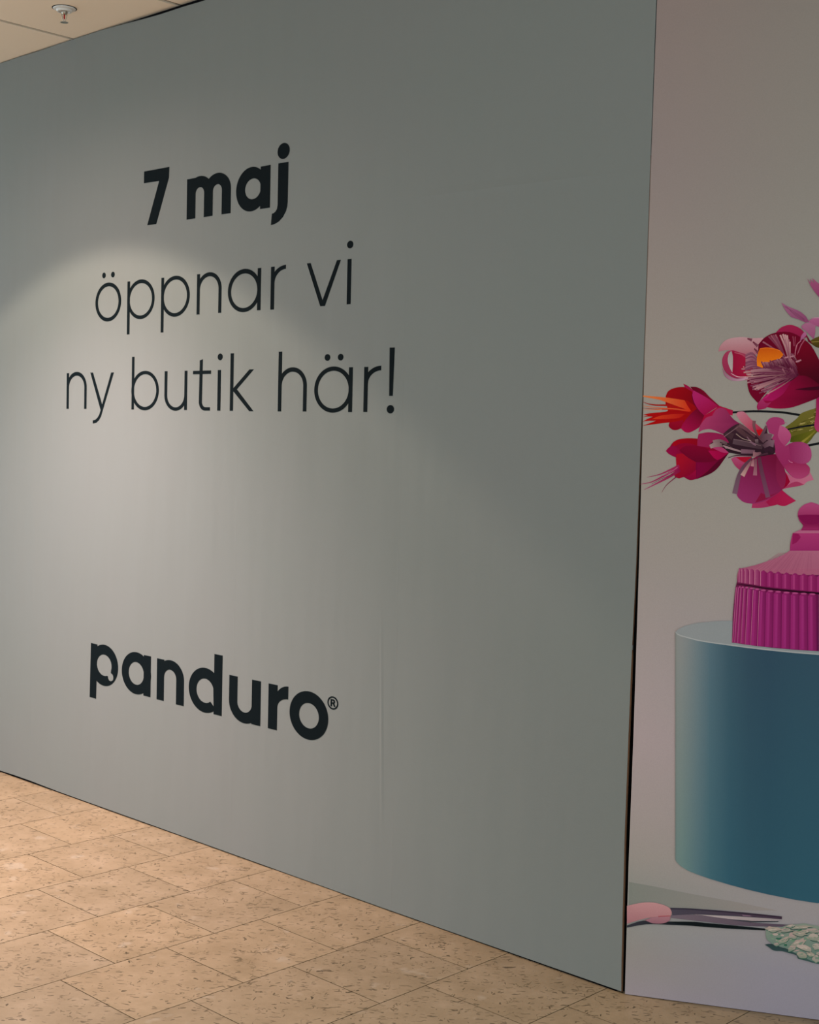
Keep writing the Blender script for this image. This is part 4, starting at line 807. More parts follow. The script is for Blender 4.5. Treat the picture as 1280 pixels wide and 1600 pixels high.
((79,21,48),(154,109,116),[4399,19053,3401,18788],[4396,19064,4307,19043,4178,19013,4034,18979,3898,18945,3761,18908,3616,18868,3486,18832,3396,18807,3407,18769,3497,18796,3626,18834,3770,18877,3906,18915,4041,18952,4185,18988,4313,19020,4402,19043]),
((79,21,48),(90,31,56),[4405,19096,3152,18948],[4404,19106,4292,19101,4131,19094,3950,19083,3778,19069,3606,19045,3424,19016,3262,18987,3148,18968,3156,18928,3269,18950,3431,18981,3612,19013,3782,19039,3953,19056,4133,19068,4294,19078,4406,19085]),
((79,21,48),(165,123,122),[4305,19173,3047,19088],[4305,19183,4193,19188,4031,19196,3848,19200,3675,19197,3502,19179,3320,19153,3157,19126,3043,19108,3050,19068,3164,19089,3326,19118,3507,19147,3678,19167,3849,19172,4031,19170,4192,19165,4305,19162]),
((79,21,48),(110,52,75),[4439,19182,2999,19320],[4441,19192,4312,19224,4127,19271,3918,19317,3720,19349,3523,19358,3314,19354,3127,19345,2997,19340,3000,19300,3130,19308,3316,19319,3523,19325,3718,19319,3914,19290,4122,19246,4308,19201,4437,19172]),
((79,21,48),(154,109,116),[4329,19157,3352,18663],[4324,19166,4236,19121,4111,19056,3969,18984,3836,18916,3702,18851,3560,18783,3432,18723,3343,18681,3360,18645,3448,18689,3575,18751,3716,18822,3849,18889,3982,18959,4122,19033,4247,19100,4334,19147]),
((79,21,48),(154,109,116),[4399,19173,3138,19216],[4400,19183,4287,19203,4125,19233,3942,19262,3769,19278,3595,19276,3412,19262,3249,19246,3136,19236,3141,19196,3254,19209,3416,19228,3598,19243,3769,19248,3940,19234,4122,19208,4284,19180,4398,19162]),
((79,21,48),(90,31,56),[4437,19078,2944,19330],[4440,19088,4307,19130,4115,19192,3898,19256,3693,19303,3489,19328,3273,19340,3079,19345,2944,19350,2944,19310,3079,19308,3272,19305,3488,19295,3689,19273,3893,19229,4108,19168,4301,19108,4435,19068]),
((79,21,48),(165,123,122),[4448,19131,3162,19473],[4452,19141,4337,19196,4171,19276,3984,19358,3807,19420,3632,19454,3446,19473,3279,19484,3162,19493,3161,19453,3278,19447,3444,19438,3629,19422,3800,19391,3975,19332,4162,19252,4328,19175,4444,19122]),
((79,21,48),(165,123,122),[4409,19059,3635,18539],[4403,19068,4333,19016,4234,18942,4122,18860,4016,18787,3911,18721,3798,18655,3696,18596,3625,18556,3645,18521,3715,18564,3816,18624,3928,18693,4032,18761,4138,18837,4249,18921,4347,18997,4415,19051]),
((79,21,48),(165,123,122),[4298,19130,2935,19159],[4299,19140,4177,19158,4002,19183,3805,19207,3617,19221,3430,19218,3232,19205,3056,19189,2933,19179,2937,19139,3060,19152,3236,19170,3432,19185,3618,19190,3803,19179,4000,19158,4175,19135,4297,19120]),
((79,21,48),(165,123,122),[4447,19173,3232,18892],[4445,19183,4336,19165,4179,19138,4004,19106,3838,19072,3671,19031,3494,18984,3337,18941,3227,18912,3238,18873,3347,18905,3504,18951,3679,19000,3845,19042,4009,19078,4184,19112,4340,19142,4449,19162]),
((79,21,48),(90,31,56),[4271,19111,3083,18909],[4270,19121,4163,19111,4010,19095,3839,19075,3676,19052,3513,19022,3340,18985,3186,18951,3079,18928,3088,18890,3195,18915,3348,18951,3520,18990,3682,19022,3843,19047,4014,19069,4167,19087,4273,19101]),
((79,21,48),(154,109,116),[4446,19114,2985,19187],[4447,19124,4317,19147,4129,19179,3918,19210,3717,19230,3517,19233,3305,19225,3116,19214,2984,19207,2987,19167,3119,19176,3308,19190,3518,19200,3716,19200,3915,19183,4126,19154,4314,19124,4444,19104]),
((79,21,48),(154,109,116),[4447,19067,3456,18636],[4442,19076,4354,19036,4226,18978,4083,18913,3948,18854,3812,18798,3668,18740,3539,18690,3448,18654,3463,18617,3553,18655,3681,18708,3825,18768,3960,18826,4095,18888,4237,18954,4363,19015,4451,19057]),
((79,21,48),(154,109,116),[4373,19047,3120,18905],[4372,19057,4260,19052,4099,19043,3918,19032,3747,19017,3575,18995,3393,18968,3230,18942,3117,18925,3124,18885,3237,18905,3399,18933,3580,18963,3751,18987,3921,19004,4101,19018,4262,19028,4374,19036]),
((79,21,48),(128,75,92),[4272,19132,3147,19313],[4275,19142,4174,19177,4029,19229,3866,19282,3711,19319,3557,19334,3393,19336,3248,19333,3147,19332,3148,19293,3250,19296,3395,19301,3556,19301,3707,19289,3860,19255,4022,19205,4167,19155,4269,19122]),
((79,21,48),(128,75,92),[4399,19167,3066,19443],[4402,19176,4283,19225,4111,19295,3918,19367,3734,19419,3553,19445,3359,19456,3186,19460,3066,19463,3066,19424,3187,19422,3359,19421,3551,19413,3729,19390,3911,19340,4103,19271,4276,19203,4396,19157]),
((79,21,48),(90,31,56),[4290,19048,3356,18820],[4288,19058,4204,19042,4083,19018,3948,18991,3820,18963,3692,18931,3556,18895,3435,18862,3350,18839,3361,18801,3445,18826,3566,18861,3701,18899,3828,18933,3954,18963,4089,18993,4209,19019,4292,19037]),
((79,21,48),(154,109,116),[4276,19186,3283,18684],[4271,19195,4182,19150,4054,19085,3910,19012,3774,18944,3638,18877,3494,18807,3364,18745,3274,18702,3291,18666,3381,18711,3509,18776,3653,18848,3788,18917,3923,18987,4066,19062,4192,19129,4280,19176]),
((79,21,48),(128,75,92),[4457,19227,3468,18637],[4452,19236,4363,19182,4236,19103,4093,19015,3957,18934,3822,18857,3678,18776,3549,18704,3459,18654,3478,18620,3567,18671,3695,18745,3838,18828,3973,18908,4107,18991,4249,19081,4375,19162,4463,19218]),
((79,21,48),(110,52,75),[4445,19091,3150,19139],[4446,19102,4331,19120,4164,19147,3977,19173,3798,19188,3620,19188,3432,19178,3265,19166,3148,19158,3152,19119,3269,19129,3436,19143,3622,19155,3798,19158,3974,19145,4161,19121,4328,19097,4444,19081]),
((79,21,48),(165,123,122),[4391,19154,3264,18665],[4386,19164,4285,19120,4141,19056,3978,18984,3824,18917,3669,18853,3505,18785,3359,18725,3256,18684,3271,18647,3373,18691,3519,18753,3682,18822,3836,18889,3989,18958,4151,19032,4295,19098,4395,19145]),
((79,21,48),(110,52,75),[4418,19070,3401,18556],[4413,19079,4322,19029,4192,18957,4045,18877,3906,18805,3767,18739,3619,18673,3486,18614,3393,18574,3409,18538,3501,18580,3633,18640,3781,18709,3919,18777,4058,18852,4204,18934,4334,19009,4424,19061]),
((79,21,48),(154,109,116),[4406,19148,3209,18731],[4402,19158,4295,19122,4141,19070,3968,19012,3805,18956,3640,18900,3466,18840,3311,18786,3202,18749,3215,18712,3323,18751,3478,18807,3651,18869,3815,18927,3978,18985,4150,19046,4303,19100,4409,19138]),
((79,21,48),(165,123,122),[4355,19049,3011,19024],[4355,19060,4235,19068,4062,19080,3868,19091,3684,19094,3499,19086,3304,19071,3130,19055,3008,19044,3013,19004,3135,19017,3308,19036,3502,19054,3685,19064,3868,19063,4062,19055,4234,19045,4355,19039]),
((79,21,48),(128,75,92),[4451,19154,3534,18581],[4445,19162,4363,19108,4245,19029,4112,18941,3987,18862,3862,18788,3728,18712,3608,18645,3524,18599,3544,18564,3627,18613,3746,18681,3878,18760,4003,18836,4127,18918,4259,19007,4375,19088,4456,19145]),
((79,21,48),(110,52,75),[4363,19222,2958,19236],[4365,19233,4239,19251,4058,19278,3854,19303,3661,19316,3468,19309,3264,19291,3082,19269,2955,19255,2961,19216,3087,19232,3269,19256,3471,19277,3662,19286,3853,19275,4056,19253,4237,19228,4362,19212]),
((79,21,48),(128,75,92),[4394,19116,3164,18838],[4392,19126,4282,19106,4123,19077,3946,19043,3778,19009,3609,18969,3430,18925,3270,18885,3159,18857,3169,18819,3280,18849,3439,18891,3617,18938,3785,18979,3952,19016,4129,19052,4286,19083,4396,19105]),
((79,21,48),(128,75,92),[4408,19057,3099,18890],[4407,19067,4290,19059,4122,19047,3933,19031,3754,19013,3574,18988,3384,18957,3214,18929,3095,18910,3103,18870,3221,18892,3390,18923,3579,18955,3758,18982,3936,19003,4124,19021,4292,19036,4409,19046]),
((92,26,51),(117,58,77),[4091,19646,3610,20222],[4101,19654,4062,19706,4006,19782,3942,19866,3880,19945,3813,20025,3739,20109,3673,20185,3627,20237,3594,20206,3641,20155,3710,20081,3785,19999,3853,19922,3917,19845,3982,19763,4040,19689,4081,19638]),
((92,26,51),(138,80,94),[4091,19646,3673,20253],[4102,19653,4069,19708,4021,19788,3966,19876,3912,19960,3854,20044,3790,20133,3731,20212,3691,20267,3655,20239,3697,20185,3757,20108,3823,20021,3883,19939,3938,19858,3995,19771,4045,19693,4081,19639]),
((92,26,51),(117,58,77),[4091,19646,3737,20261],[4102,19652,4075,19708,4035,19788,3990,19878,3945,19962,3895,20048,3840,20138,3790,20218,3756,20274,3718,20249,3754,20194,3806,20116,3863,20027,3914,19944,3961,19862,4009,19774,4050,19695,4080,19640]),
((92,26,51),(138,80,94),[4091,19646,3800,20275],[4103,19650,4081,19708,4050,19790,4014,19881,3977,19968,3936,20055,3891,20146,3849,20228,3820,20285,3780,20264,3811,20208,3855,20128,3902,20038,3945,19953,3983,19868,4022,19778,4056,19697,4079,19641]),
((92,26,51),(117,58,77),[4091,19646,3855,20170],[4103,19650,4086,19698,4062,19766,4034,19843,4005,19915,3971,19988,3933,20064,3899,20133,3875,20180,3835,20159,3861,20113,3898,20046,3937,19971,3972,19900,4003,19831,4034,19756,4060,19688,4079,19641]),
((92,26,51),(138,80,94),[4091,19646,3449,20063],[4098,19657,4044,19695,3967,19751,3879,19812,3796,19870,3706,19928,3609,19990,3522,20045,3461,20083,3438,20043,3500,20007,3589,19954,3687,19895,3777,19839,3862,19784,3950,19725,4029,19672,4084,19635]),
((101,35,61),(171,128,129),[4254,19384,3941,20262],[4268,19389,4241,19486,4201,19625,4156,19777,4114,19908,4076,20009,4032,20114,3992,20207,3964,20272,3918,20252,3948,20188,3990,20096,4036,19993,4075,19895,4119,19766,4167,19616,4209,19477,4239,19380]),
((101,35,61),(171,128,129),[4254,19384,4017,20288],[4268,19388,4248,19487,4217,19630,4184,19785,4152,19920,4124,20023,4091,20132,4061,20228,4041,20296,3992,20281,4015,20214,4048,20119,4082,20012,4113,19910,4146,19777,4183,19623,4216,19480,4239,19381]),
((101,35,61),(171,128,129),[4254,19384,4081,20275],[4269,19387,4254,19485,4232,19626,4207,19779,4184,19912,4164,20013,4141,20120,4120,20215,4105,20281,4056,20270,4073,20204,4097,20110,4122,20005,4144,19905,4169,19773,4197,19621,4221,19480,4239,19382]),
((101,35,61),(171,128,129),[4254,19384,4132,20254],[4269,19386,4258,19482,4243,19621,4226,19771,4210,19900,4197,19999,4181,20102,4167,20194,4157,20258,4107,20251,4119,20187,4136,20095,4154,19993,4170,19896,4188,19767,4208,19617,4226,19479,4238,19383]),
((101,35,61),(171,128,129),[4254,19384,3983,20170],[4268,19388,4244,19477,4210,19605,4171,19743,4134,19862,4102,19951,4064,20043,4030,20124,4006,20180,3960,20160,3986,20104,4023,20025,4062,19935,4096,19849,4135,19733,4176,19596,4213,19469,4239,19380]),
((101,35,61),(147,96,106),[4254,19384,4073,20131],[4269,19387,4253,19472,4230,19595,4204,19727,4180,19841,4160,19923,4135,20009,4113,20085,4098,20138,4049,20124,4067,20071,4092,19996,4118,19912,4141,19832,4167,19720,4195,19589,4221,19466,4239,19382]),
((101,35,61),(147,96,106),[4254,19384,4175,20131],[4269,19385,4262,19470,4252,19593,4242,19725,4232,19838,4224,19919,4214,20005,4206,20081,4200,20134,4150,20129,4158,20076,4169,20000,4181,19915,4191,19835,4204,19723,4217,19591,4229,19468,4238,19383]),
((101,35,61),(171,128,129),[4254,19384,4216,20066],[4269,19385,4266,19464,4261,19578,4256,19701,4252,19804,4249,19876,4246,19952,4243,20020,4241,20067,4190,20065,4194,20018,4200,19951,4206,19875,4211,19803,4218,19700,4226,19577,4233,19463,4238,19384]),
((138,61,82),0,0,[4342,19936,4310,20224,4287,20222,4327,19935]),
((138,61,82),0,0,[4368,19935,4374,20218,4351,20219,4352,19936]),
((138,61,82),0,0,[4376,19698,4445,19985,4423,19991,4361,19702]),
((138,61,82),0,0,[4476,19750,4558,20011,4536,20019,4461,19755]),
((138,61,82),0,0,[4543,19959,4652,20166,4632,20178,4530,19966]),
((171,105,120),0,0,[4525,20101,4500,20079,4464,20048,4428,20009,4402,19965,4387,19890,4378,19797,4373,19709,4370,19648,4382,19647,4387,19708,4393,19796,4402,19887,4418,19959,4441,19998,4477,20034,4513,20064,4538,20085]),
((156,79,99),0,0,[4636,20146,4611,20103,4576,20043,4538,19976,4507,19913,4485,19857,4466,19795,4451,19740,4440,19702,4450,19699,4461,19737,4478,19791,4497,19852,4519,19907,4551,19968,4589,20034,4626,20094,4651,20136]),
((77,17,43),(119,66,84),[4443,19481,4307,19716],[4452,19486,4325,19727,4290,19706,4434,19476]),
((77,17,43),(119,66,84),[4452,19165,4316,19400],[4461,19170,4334,19410,4299,19389,4443,19160]),
((77,17,43),(138,88,99),[4359,19392,4223,19627],[4367,19398,4240,19638,4206,19617,4350,19387]),
((77,17,43),(138,88,99),[4226,19360,4090,19596],[4234,19366,4107,19606,4072,19585,4217,19355]),
((77,17,43),(119,66,84),[4435,19052,4299,19286],[4444,19057,4317,19297,4282,19276,4426,19046]),
((77,17,43),(119,66,84),[4165,19413,4029,19649],[4174,19419,4047,19659,4012,19638,4157,19408]),
((77,17,43),(119,66,84),[4471,19195,4335,19429],[4479,19200,4352,19440,4318,19419,4462,19189]),
((77,17,43),(138,88,99),[4357,19393,4222,19628],[4366,19398,4239,19638,4204,19618,4349,19388]),
((77,17,43),(119,66,84),[4360,19283,4225,19518],[4369,19289,4242,19529,4207,19508,4352,19278]),
((77,17,43),(138,88,99),[4407,19332,4271,19567],[4416,19337,4289,19577,4254,19556,4398,19327]),
((77,17,43),(95,40,63),[4314,19261,4178,19496],[4323,19266,4195,19506,4161,19486,4305,19256]),
((77,17,43),(119,66,84),[4267,19324,4131,19559],[4276,19329,4149,19570,4114,19549,4259,19319]),
((77,17,43),(119,66,84),[4386,19499,4250,19734],[4395,19504,4268,19744,4233,19723,4377,19494]),
((77,17,43),(95,40,63),[4238,19375,4102,19611],[4247,19381,4119,19621,4085,19600,4229,19370]),
((77,17,43),(138,88,99),[4318,19424,4183,19659],[4327,19429,4200,19670,4165,19649,4310,19419]),
((77,17,43),(138,88,99),[4361,19335,4225,19570],[4370,19341,4243,19581,4208,19560,4352,19330]),
((77,17,43),(119,66,84),[4383,19071,4247,19306],[4391,19076,4264,19316,4229,19295,4374,19066]),
((77,17,43),(138,88,99),[4479,19430,4343,19665],[4487,19435,4361,19675,4326,19655,4470,19425]),
((77,17,43),(119,66,84),[4178,19502,4042,19738],[4186,19508,4059,19748,4024,19727,4169,19497]),
((77,17,43),(95,40,63),[4221,19189,4085,19425],[4230,19195,4103,19435,4068,19414,4213,19184]),
((77,17,43),(119,66,84),[4462,19283,4327,19517],[4471,19288,4344,19528,4309,19507,4454,19277]),
((77,17,43),(95,40,63),[4472,19140,4337,19374],[4481,19145,4354,19385,4319,19364,4464,19135]),
((77,17,43),(138,88,99),[4176,19045,4040,19280],[4185,19050,4057,19290,4022,19269,4167,19039]),
((77,17,43),(95,40,63),[4279,19348,4143,19583],[4288,19353,4161,19593,4126,19573,4271,19343]),
((77,17,43),(138,88,99),[4370,19305,4234,19540],[4379,19311,4252,19551,4217,19530,4361,19300]),
((77,17,43),(95,40,63),[4408,19171,4272,19406],[4416,19176,4289,19416,4255,19396,4399,19166]),
((156,105,116),0,0,[4090,19578,4193,19600,4180,19646,4080,19614]),
((156,105,116),0,0,[4242,19605,4344,19627,4331,19673,4232,19641]),
((156,105,116),0,0,[4412,19462,4514,19484,4501,19530,4403,19498]),
((156,105,116),0,0,[4462,19489,4564,19511,4551,19556,4452,19524]),
((101,52,72),(128,79,94),[3381,19483,2974,19665],[3393,19492,3355,19546,3299,19624,3236,19702,3173,19754,3109,19759,3047,19736,2996,19707,2961,19688,2987,19642,3021,19663,3069,19693,3118,19715,3158,19715,3209,19674,3271,19602,3328,19525,3368,19474]),
((101,52,72),(110,61,82),[3381,19470,2976,19628],[3393,19480,3355,19527,3299,19597,3236,19667,3174,19713,3110,19717,3049,19696,2998,19668,2963,19652,2988,19604,3022,19624,3069,19652,3119,19673,3160,19673,3211,19637,3273,19573,3329,19506,3369,19460]),
((101,52,72),(147,96,110),[3381,19456,2977,19591],[3393,19467,3355,19512,3300,19580,3237,19646,3174,19689,3109,19690,3048,19664,2997,19633,2963,19614,2991,19568,3024,19590,3071,19622,3120,19646,3162,19649,3212,19616,3274,19555,3330,19490,3370,19446]),
((101,52,72),(110,61,82),[3382,19443,2978,19554],[3392,19455,3354,19491,3299,19544,3237,19596,3175,19629,3113,19632,3053,19614,3002,19592,2967,19578,2989,19530,3023,19546,3070,19569,3121,19587,3165,19589,3216,19563,3277,19516,3332,19466,3372,19432]),
((101,52,72),(147,96,110),[3382,19430,2979,19517],[3391,19443,3354,19473,3299,19518,3237,19562,3175,19590,3114,19591,3054,19574,3004,19554,2969,19542,2990,19492,3024,19508,3071,19529,3122,19547,3168,19549,3219,19528,3279,19488,3334,19446,3373,19418]),
((101,52,72),(147,96,110),[3383,19417,2981,19480],[3390,19431,3353,19453,3298,19485,3236,19517,3176,19537,3117,19538,3059,19527,3008,19514,2973,19505,2988,19454,3023,19465,3071,19481,3123,19494,3171,19496,3223,19480,3282,19453,3337,19423,3376,19403]),
((101,52,72),(110,61,82),[3383,19404,2982,19443],[3390,19418,3352,19438,3298,19468,3236,19496,3175,19513,3116,19510,3058,19496,3008,19479,2973,19468,2991,19418,3025,19431,3073,19450,3125,19466,3173,19471,3224,19459,3284,19434,3338,19407,3377,19390]),
((101,52,72),(110,61,82),[3384,19391,2983,19406],[3391,19404,3354,19427,3299,19459,3236,19490,3174,19507,3114,19498,3055,19473,3005,19446,2971,19429,2996,19382,3030,19402,3077,19430,3128,19455,3174,19464,3224,19453,3283,19427,3338,19397,3377,19377]),
((101,52,72),(128,79,94),[3384,19377,2985,19369],[3390,19392,3353,19409,3298,19435,3236,19459,3175,19470,3115,19459,3057,19435,3007,19409,2972,19392,2997,19345,3031,19364,3078,19392,3129,19416,3177,19427,3227,19420,3286,19401,3340,19378,3379,19363]),
((101,52,72),(110,61,82),[3385,19364,2986,19332],[3388,19380,3351,19390,3296,19405,3235,19418,3175,19421,3117,19411,3060,19390,3010,19370,2975,19356,2997,19307,3030,19323,3078,19346,3131,19367,3180,19379,3231,19378,3290,19368,3344,19356,3382,19349]),
((101,52,72),(147,96,110),[3385,19351,2987,19295],[3387,19367,3350,19373,3295,19383,3234,19390,3175,19389,3118,19376,3061,19355,3011,19333,2976,19319,2998,19270,3032,19287,3080,19311,3132,19333,3182,19347,3234,19350,3292,19346,3346,19339,3384,19335]),
((101,52,72),(110,61,82),[3386,19338,2989,19258],[3385,19354,3348,19355,3294,19358,3233,19358,3175,19352,3119,19337,3062,19316,3012,19296,2978,19282,2999,19233,3033,19249,3081,19272,3134,19295,3184,19311,3237,19318,3295,19321,3349,19321,3386,19322]),
((92,31,51),(110,61,75),[3008,20154,3139,20110],[3003,20137,3126,20067,3152,20152,3014,20172]),
((92,31,51),(110,61,75),[3167,20062,3313,19931],[3155,20049,3285,19898,3341,19964,3178,20076]),
((92,31,51),(110,61,75),[3212,19865,3346,19720],[3199,19852,3315,19690,3377,19750,3225,19877]),
((176,74,8),(206,112,16),[3613,19885,3634,19300],[3372,19857,3432,19868,3502,19879,3571,19885,3649,19880,3730,19869,3803,19854,3858,19840,3911,19822,3958,19797,3995,19763,4025,19721,4052,19685,4020,19646,3984,19601,3941,19566,3879,19547,3807,19535,3739,19512,3649,19450,3550,19370,3464,19299,3313,19356,3306,19410,3299,19473,3296,19535,3300,19598,3309,19662,3320,19720,3336,19769,3355,19816]),
((200,96,30),0,0,[3374,19847,3410,19853,3461,19863,3518,19871,3572,19874,3628,19871,3689,19864,3748,19855,3801,19844,3843,19832,3888,19815,3927,19799,3955,19788,3962,19807,3934,19818,3894,19835,3849,19852,3805,19864,3751,19875,3691,19885,3629,19892,3571,19895,3515,19892,3457,19883,3406,19874,3370,19868]),
((82,26,48),(103,47,68),[3516,19300,3432,19484],[3527,19305,3453,19493,3411,19474,3504,19294]),
((82,26,48),(141,93,103),[3558,19277,3474,19460],[3569,19282,3495,19470,3453,19451,3546,19271]),
((82,26,48),(121,72,87),[3598,19289,3515,19473],[3610,19294,3535,19482,3494,19463,3587,19284]),
((82,26,48),(141,93,103),[3639,19288,3556,19472],[3651,19294,3576,19482,3535,19463,3628,19283]),
((82,26,48),(141,93,103),[3680,19287,3597,19471],[3692,19293,3618,19481,3576,19462,3669,19282]),
((82,26,48),(103,47,68),[3721,19285,3638,19469],[3733,19291,3659,19478,3617,19459,3710,19280]),
((82,26,48),(103,47,68),[3761,19335,3677,19519],[3772,19340,3698,19528,3656,19509,3749,19330]),
((82,26,48),(121,72,87),[3803,19296,3719,19480],[3814,19301,3740,19489,3699,19470,3791,19291]),
((82,26,48),(103,47,68),[3843,19328,3759,19512],[3854,19334,3780,19521,3738,19502,3831,19323]),
((82,26,48),(121,72,87),[3883,19332,3800,19516],[3895,19338,3821,19525,3779,19506,3872,19327]),
((82,26,48),(121,72,87),[3924,19343,3840,19526],[3935,19348,3861,19536,3820,19517,3912,19337]),
((82,26,48),(141,93,103),[3964,19375,3880,19558],[3975,19380,3901,19568,3859,19549,3952,19370]),
((82,26,48),(121,72,87),[4005,19347,3922,19531],[4017,19353,3943,19540,3901,19521,3994,19342]),
((82,26,48),(141,93,103),[4045,19382,3962,19565],[4056,19387,3982,19574,3941,19555,4033,19376]),
((82,26,48),(121,72,87),[4085,19387,4002,19571],[4097,19393,4023,19580,3982,19561,4074,19382]),
((82,26,48),(103,47,68),[4127,19368,4044,19551],[4138,19373,4065,19561,4023,19542,4115,19363]),
((210,120,50),0,0,[3937,19556,4018,19641,4011,19649,3920,19576])]),
('printed_blossom',[
((137,83,112),(121,60,94),[4037,21113,4662,20668],[3937,21205,3998,21168,4068,21126,4140,21087,4240,21044,4351,21000,4449,20955,4515,20912,4578,20862,4631,20811,4670,20760,4704,20704,4733,20655,4638,20621,4584,20648,4521,20679,4458,20707,4385,20733,4308,20757,4240,20778,4203,20815,4161,20858,4121,20904,4083,20954,4047,21008,4014,21061,3986,21110,3960,21161]),
((104,51,80),0,0,[4001,21089,4054,21062,4131,21024,4216,20980,4295,20935,4378,20878,4468,20813,4549,20752,4605,20710,4614,20722,4557,20764,4476,20824,4385,20889,4300,20945,4221,20990,4135,21033,4058,21070,4004,21096]),
((104,51,80),0,0,[4035,21097,4082,21061,4149,21009,4224,20952,4296,20898,4377,20842,4467,20781,4549,20726,4606,20687,4614,20700,4557,20738,4474,20792,4384,20852,4302,20908,4230,20960,4154,21017,4087,21068,4040,21103]),
((104,51,80),0,0,[4070,21105,4109,21060,4165,20995,4230,20924,4297,20862,4376,20805,4467,20748,4550,20700,4607,20665,4614,20679,4557,20712,4473,20760,4382,20816,4304,20871,4238,20932,4172,21001,4116,21065,4076,21110]),
((147,89,118),(130,68,100),[4735,20616,4753,20141],[4516,20511,4552,20545,4594,20583,4639,20610,4688,20622,4740,20624,4790,20616,4836,20595,4880,20564,4918,20537,4921,20473,4923,20400,4921,20329,4912,20263,4900,20198,4888,20141,4854,20174,4816,20212,4778,20251,4738,20294,4696,20341,4660,20381,4631,20396,4598,20413,4569,20433,4548,20458,4531,20486]),
((153,84,120),(135,67,104),[4924,20785,4936,20459],[4713,20647,4741,20675,4773,20707,4810,20730,4900,20751,5012,20769,5110,20785,5122,20460,5051,20486,4969,20516,4893,20548,4829,20580,4767,20616]),
((154,88,124),(139,72,110),[4587,20376,4598,20080],[4635,20376,4653,20346,4674,20311,4681,20276,4666,20241,4636,20206,4604,20172,4571,20139,4534,20107,4502,20080,4511,20133,4521,20194,4538,20250,4567,20297,4603,20339]),
((160,120,136),0,0,[4734,20746,4780,20754,4832,20764,4884,20772,4957,20779,5038,20786,5110,20792,5111,20746])]),
('printed_blossom',[
((139,73,104),(121,48,89),[4847,21916,4874,21214],[4627,21918,4669,21860,4716,21794,4746,21761,4747,21785,4731,21841,4716,21891,4764,21841,4817,21784,4847,21760,4834,21793,4798,21858,4766,21917,4813,21877,4867,21831,4921,21785,4983,21733,5047,21677,5103,21628,5119,21213,5062,21276,4997,21349,4935,21422,4880,21489,4826,21558,4776,21631,4724,21725,4672,21828])]),
('printed_blossom',[
((130,16,67),(153,48,92),[5119,18475,5159,17428],[5021,18415,5052,18437,5087,18461,5125,18475,5187,18472,5258,18460,5321,18449,5386,17491,5325,17467,5256,17441,5193,17429,5140,17439,5090,17464,5050,17499,5022,17544,5004,17600,4996,17658,5002,17745,5017,17847,5027,17950,5028,18099,5024,18267])]),
('printed_plinth',[
((128,134,134),(118,126,128),[1282,11583,5259,11824],[1196,11310,1287,11428,1474,11536,1849,11656,2411,11738,2969,11796,3616,11853,4348,11902,5308,11954,5818,11902,6551,11853,7197,11796,7756,11738,8318,11656,8693,11536,8879,11428,8971,11310,8962,11326,8912,11270,8796,11219,8586,11174,8299,11115,7921,11072,7357,11031,6797,10990,6242,10960,5348,10921,4658,10932,3925,10960,3369,10990,2810,11031,2246,11072,1867,11115,1581,11174,1370,11219,1254,11270,1205,11326]),
((148,152,150),0,0,[1205,11326,1254,11270,1370,11219,1581,11174,1867,11115,2246,11072,2810,11031,3369,10990,3925,10960,4658,10932,5348,10921,6242,10960,6797,10990,7357,11031,7921,11072,8299,11115,8586,11174,8796,11219,8912,11270,8962,11326,8962,11361,8912,11305,8796,11254,8586,11209,8299,11150,7921,11107,7357,11066,6797,11025,6242,10995,5348,10956,4658,10967,3925,10995,3369,11025,2810,11066,2246,11107,1867,11150,1581,11209,1370,11254,1254,11305,1205,11361])]),
('printed_jar',[
((158,88,113),(135,64,92),[3101,13321,5073,13418],[2977,12884,2969,12957,2960,13040,2959,13122,2974,13204,2996,13284,3016,13355,7070,13554,7094,13488,7121,13412,7140,13334,7145,13254,7143,13173,7140,13102]),
((144,78,102),(153,89,112),[3559,13439,5055,13888],[3017,13345,3154,13382,3310,13424,3465,13472,3650,13540,3845,13619,4009,13688,4103,13733,4196,13782,4277,13829,4338,13870,4395,13915,4446,13955,5652,14010,5704,13975,5764,13936,5826,13900,5909,13861,6003,13822,6098,13787,6261,13734,6454,13675,6635,13626,6786,13594,6938,13567,7070,13545]),
((149,80,105),0,0,[3017,13345,3024,13126,7078,13331,7070,13545]),
((151,48,99),(135,35,89),[5031,14522,5052,13973],[4446,13945,4447,14020,4449,14106,4455,14191,4470,14288,4490,14389,4508,14477,4582,14488,4667,14501,4752,14511,4926,14520,5136,14529,5309,14534,5394,14532,5478,14526,5552,14521,5576,14435,5603,14337,5625,14243,5638,14159,5646,14074,5652,14000]),
((126,19,73),0,0,[4508,14467,4558,14467,4615,14466,4663,14455,4695,14427,4719,14388,4739,14355,4706,14304,4667,14246,4627,14199,4587,14172,4542,14153,4503,14137]),
((151,76,110),(158,89,116),[5027,14630,5032,14489],[4508,14467,4740,14590,4783,14602,4833,14615,4883,14624,4974,14631,5080,14635,5171,14636,5221,14631,5272,14622,5315,14614,5552,14511]),
((151,59,102),(126,19,73),[4858,15291,4878,14751],[4732,14557,4755,14601,4782,14651,4790,14700,4765,14746,4722,14790,4685,14837,4660,14890,4640,14945,4629,15000,4629,15056,4639,15113,4659,15166,4693,15219,4739,15269,4789,15312,4848,15344,4911,15368,4967,15389,5030,15391,5087,15374,5152,15355,5212,15327,5265,15288,5314,15241,5352,15192,5375,15141,5389,15085,5394,15029,5388,14974,5372,14918,5351,14864,5317,14814,5279,14766,5258,14719,5269,14671,5299,14623,5326,14581]),
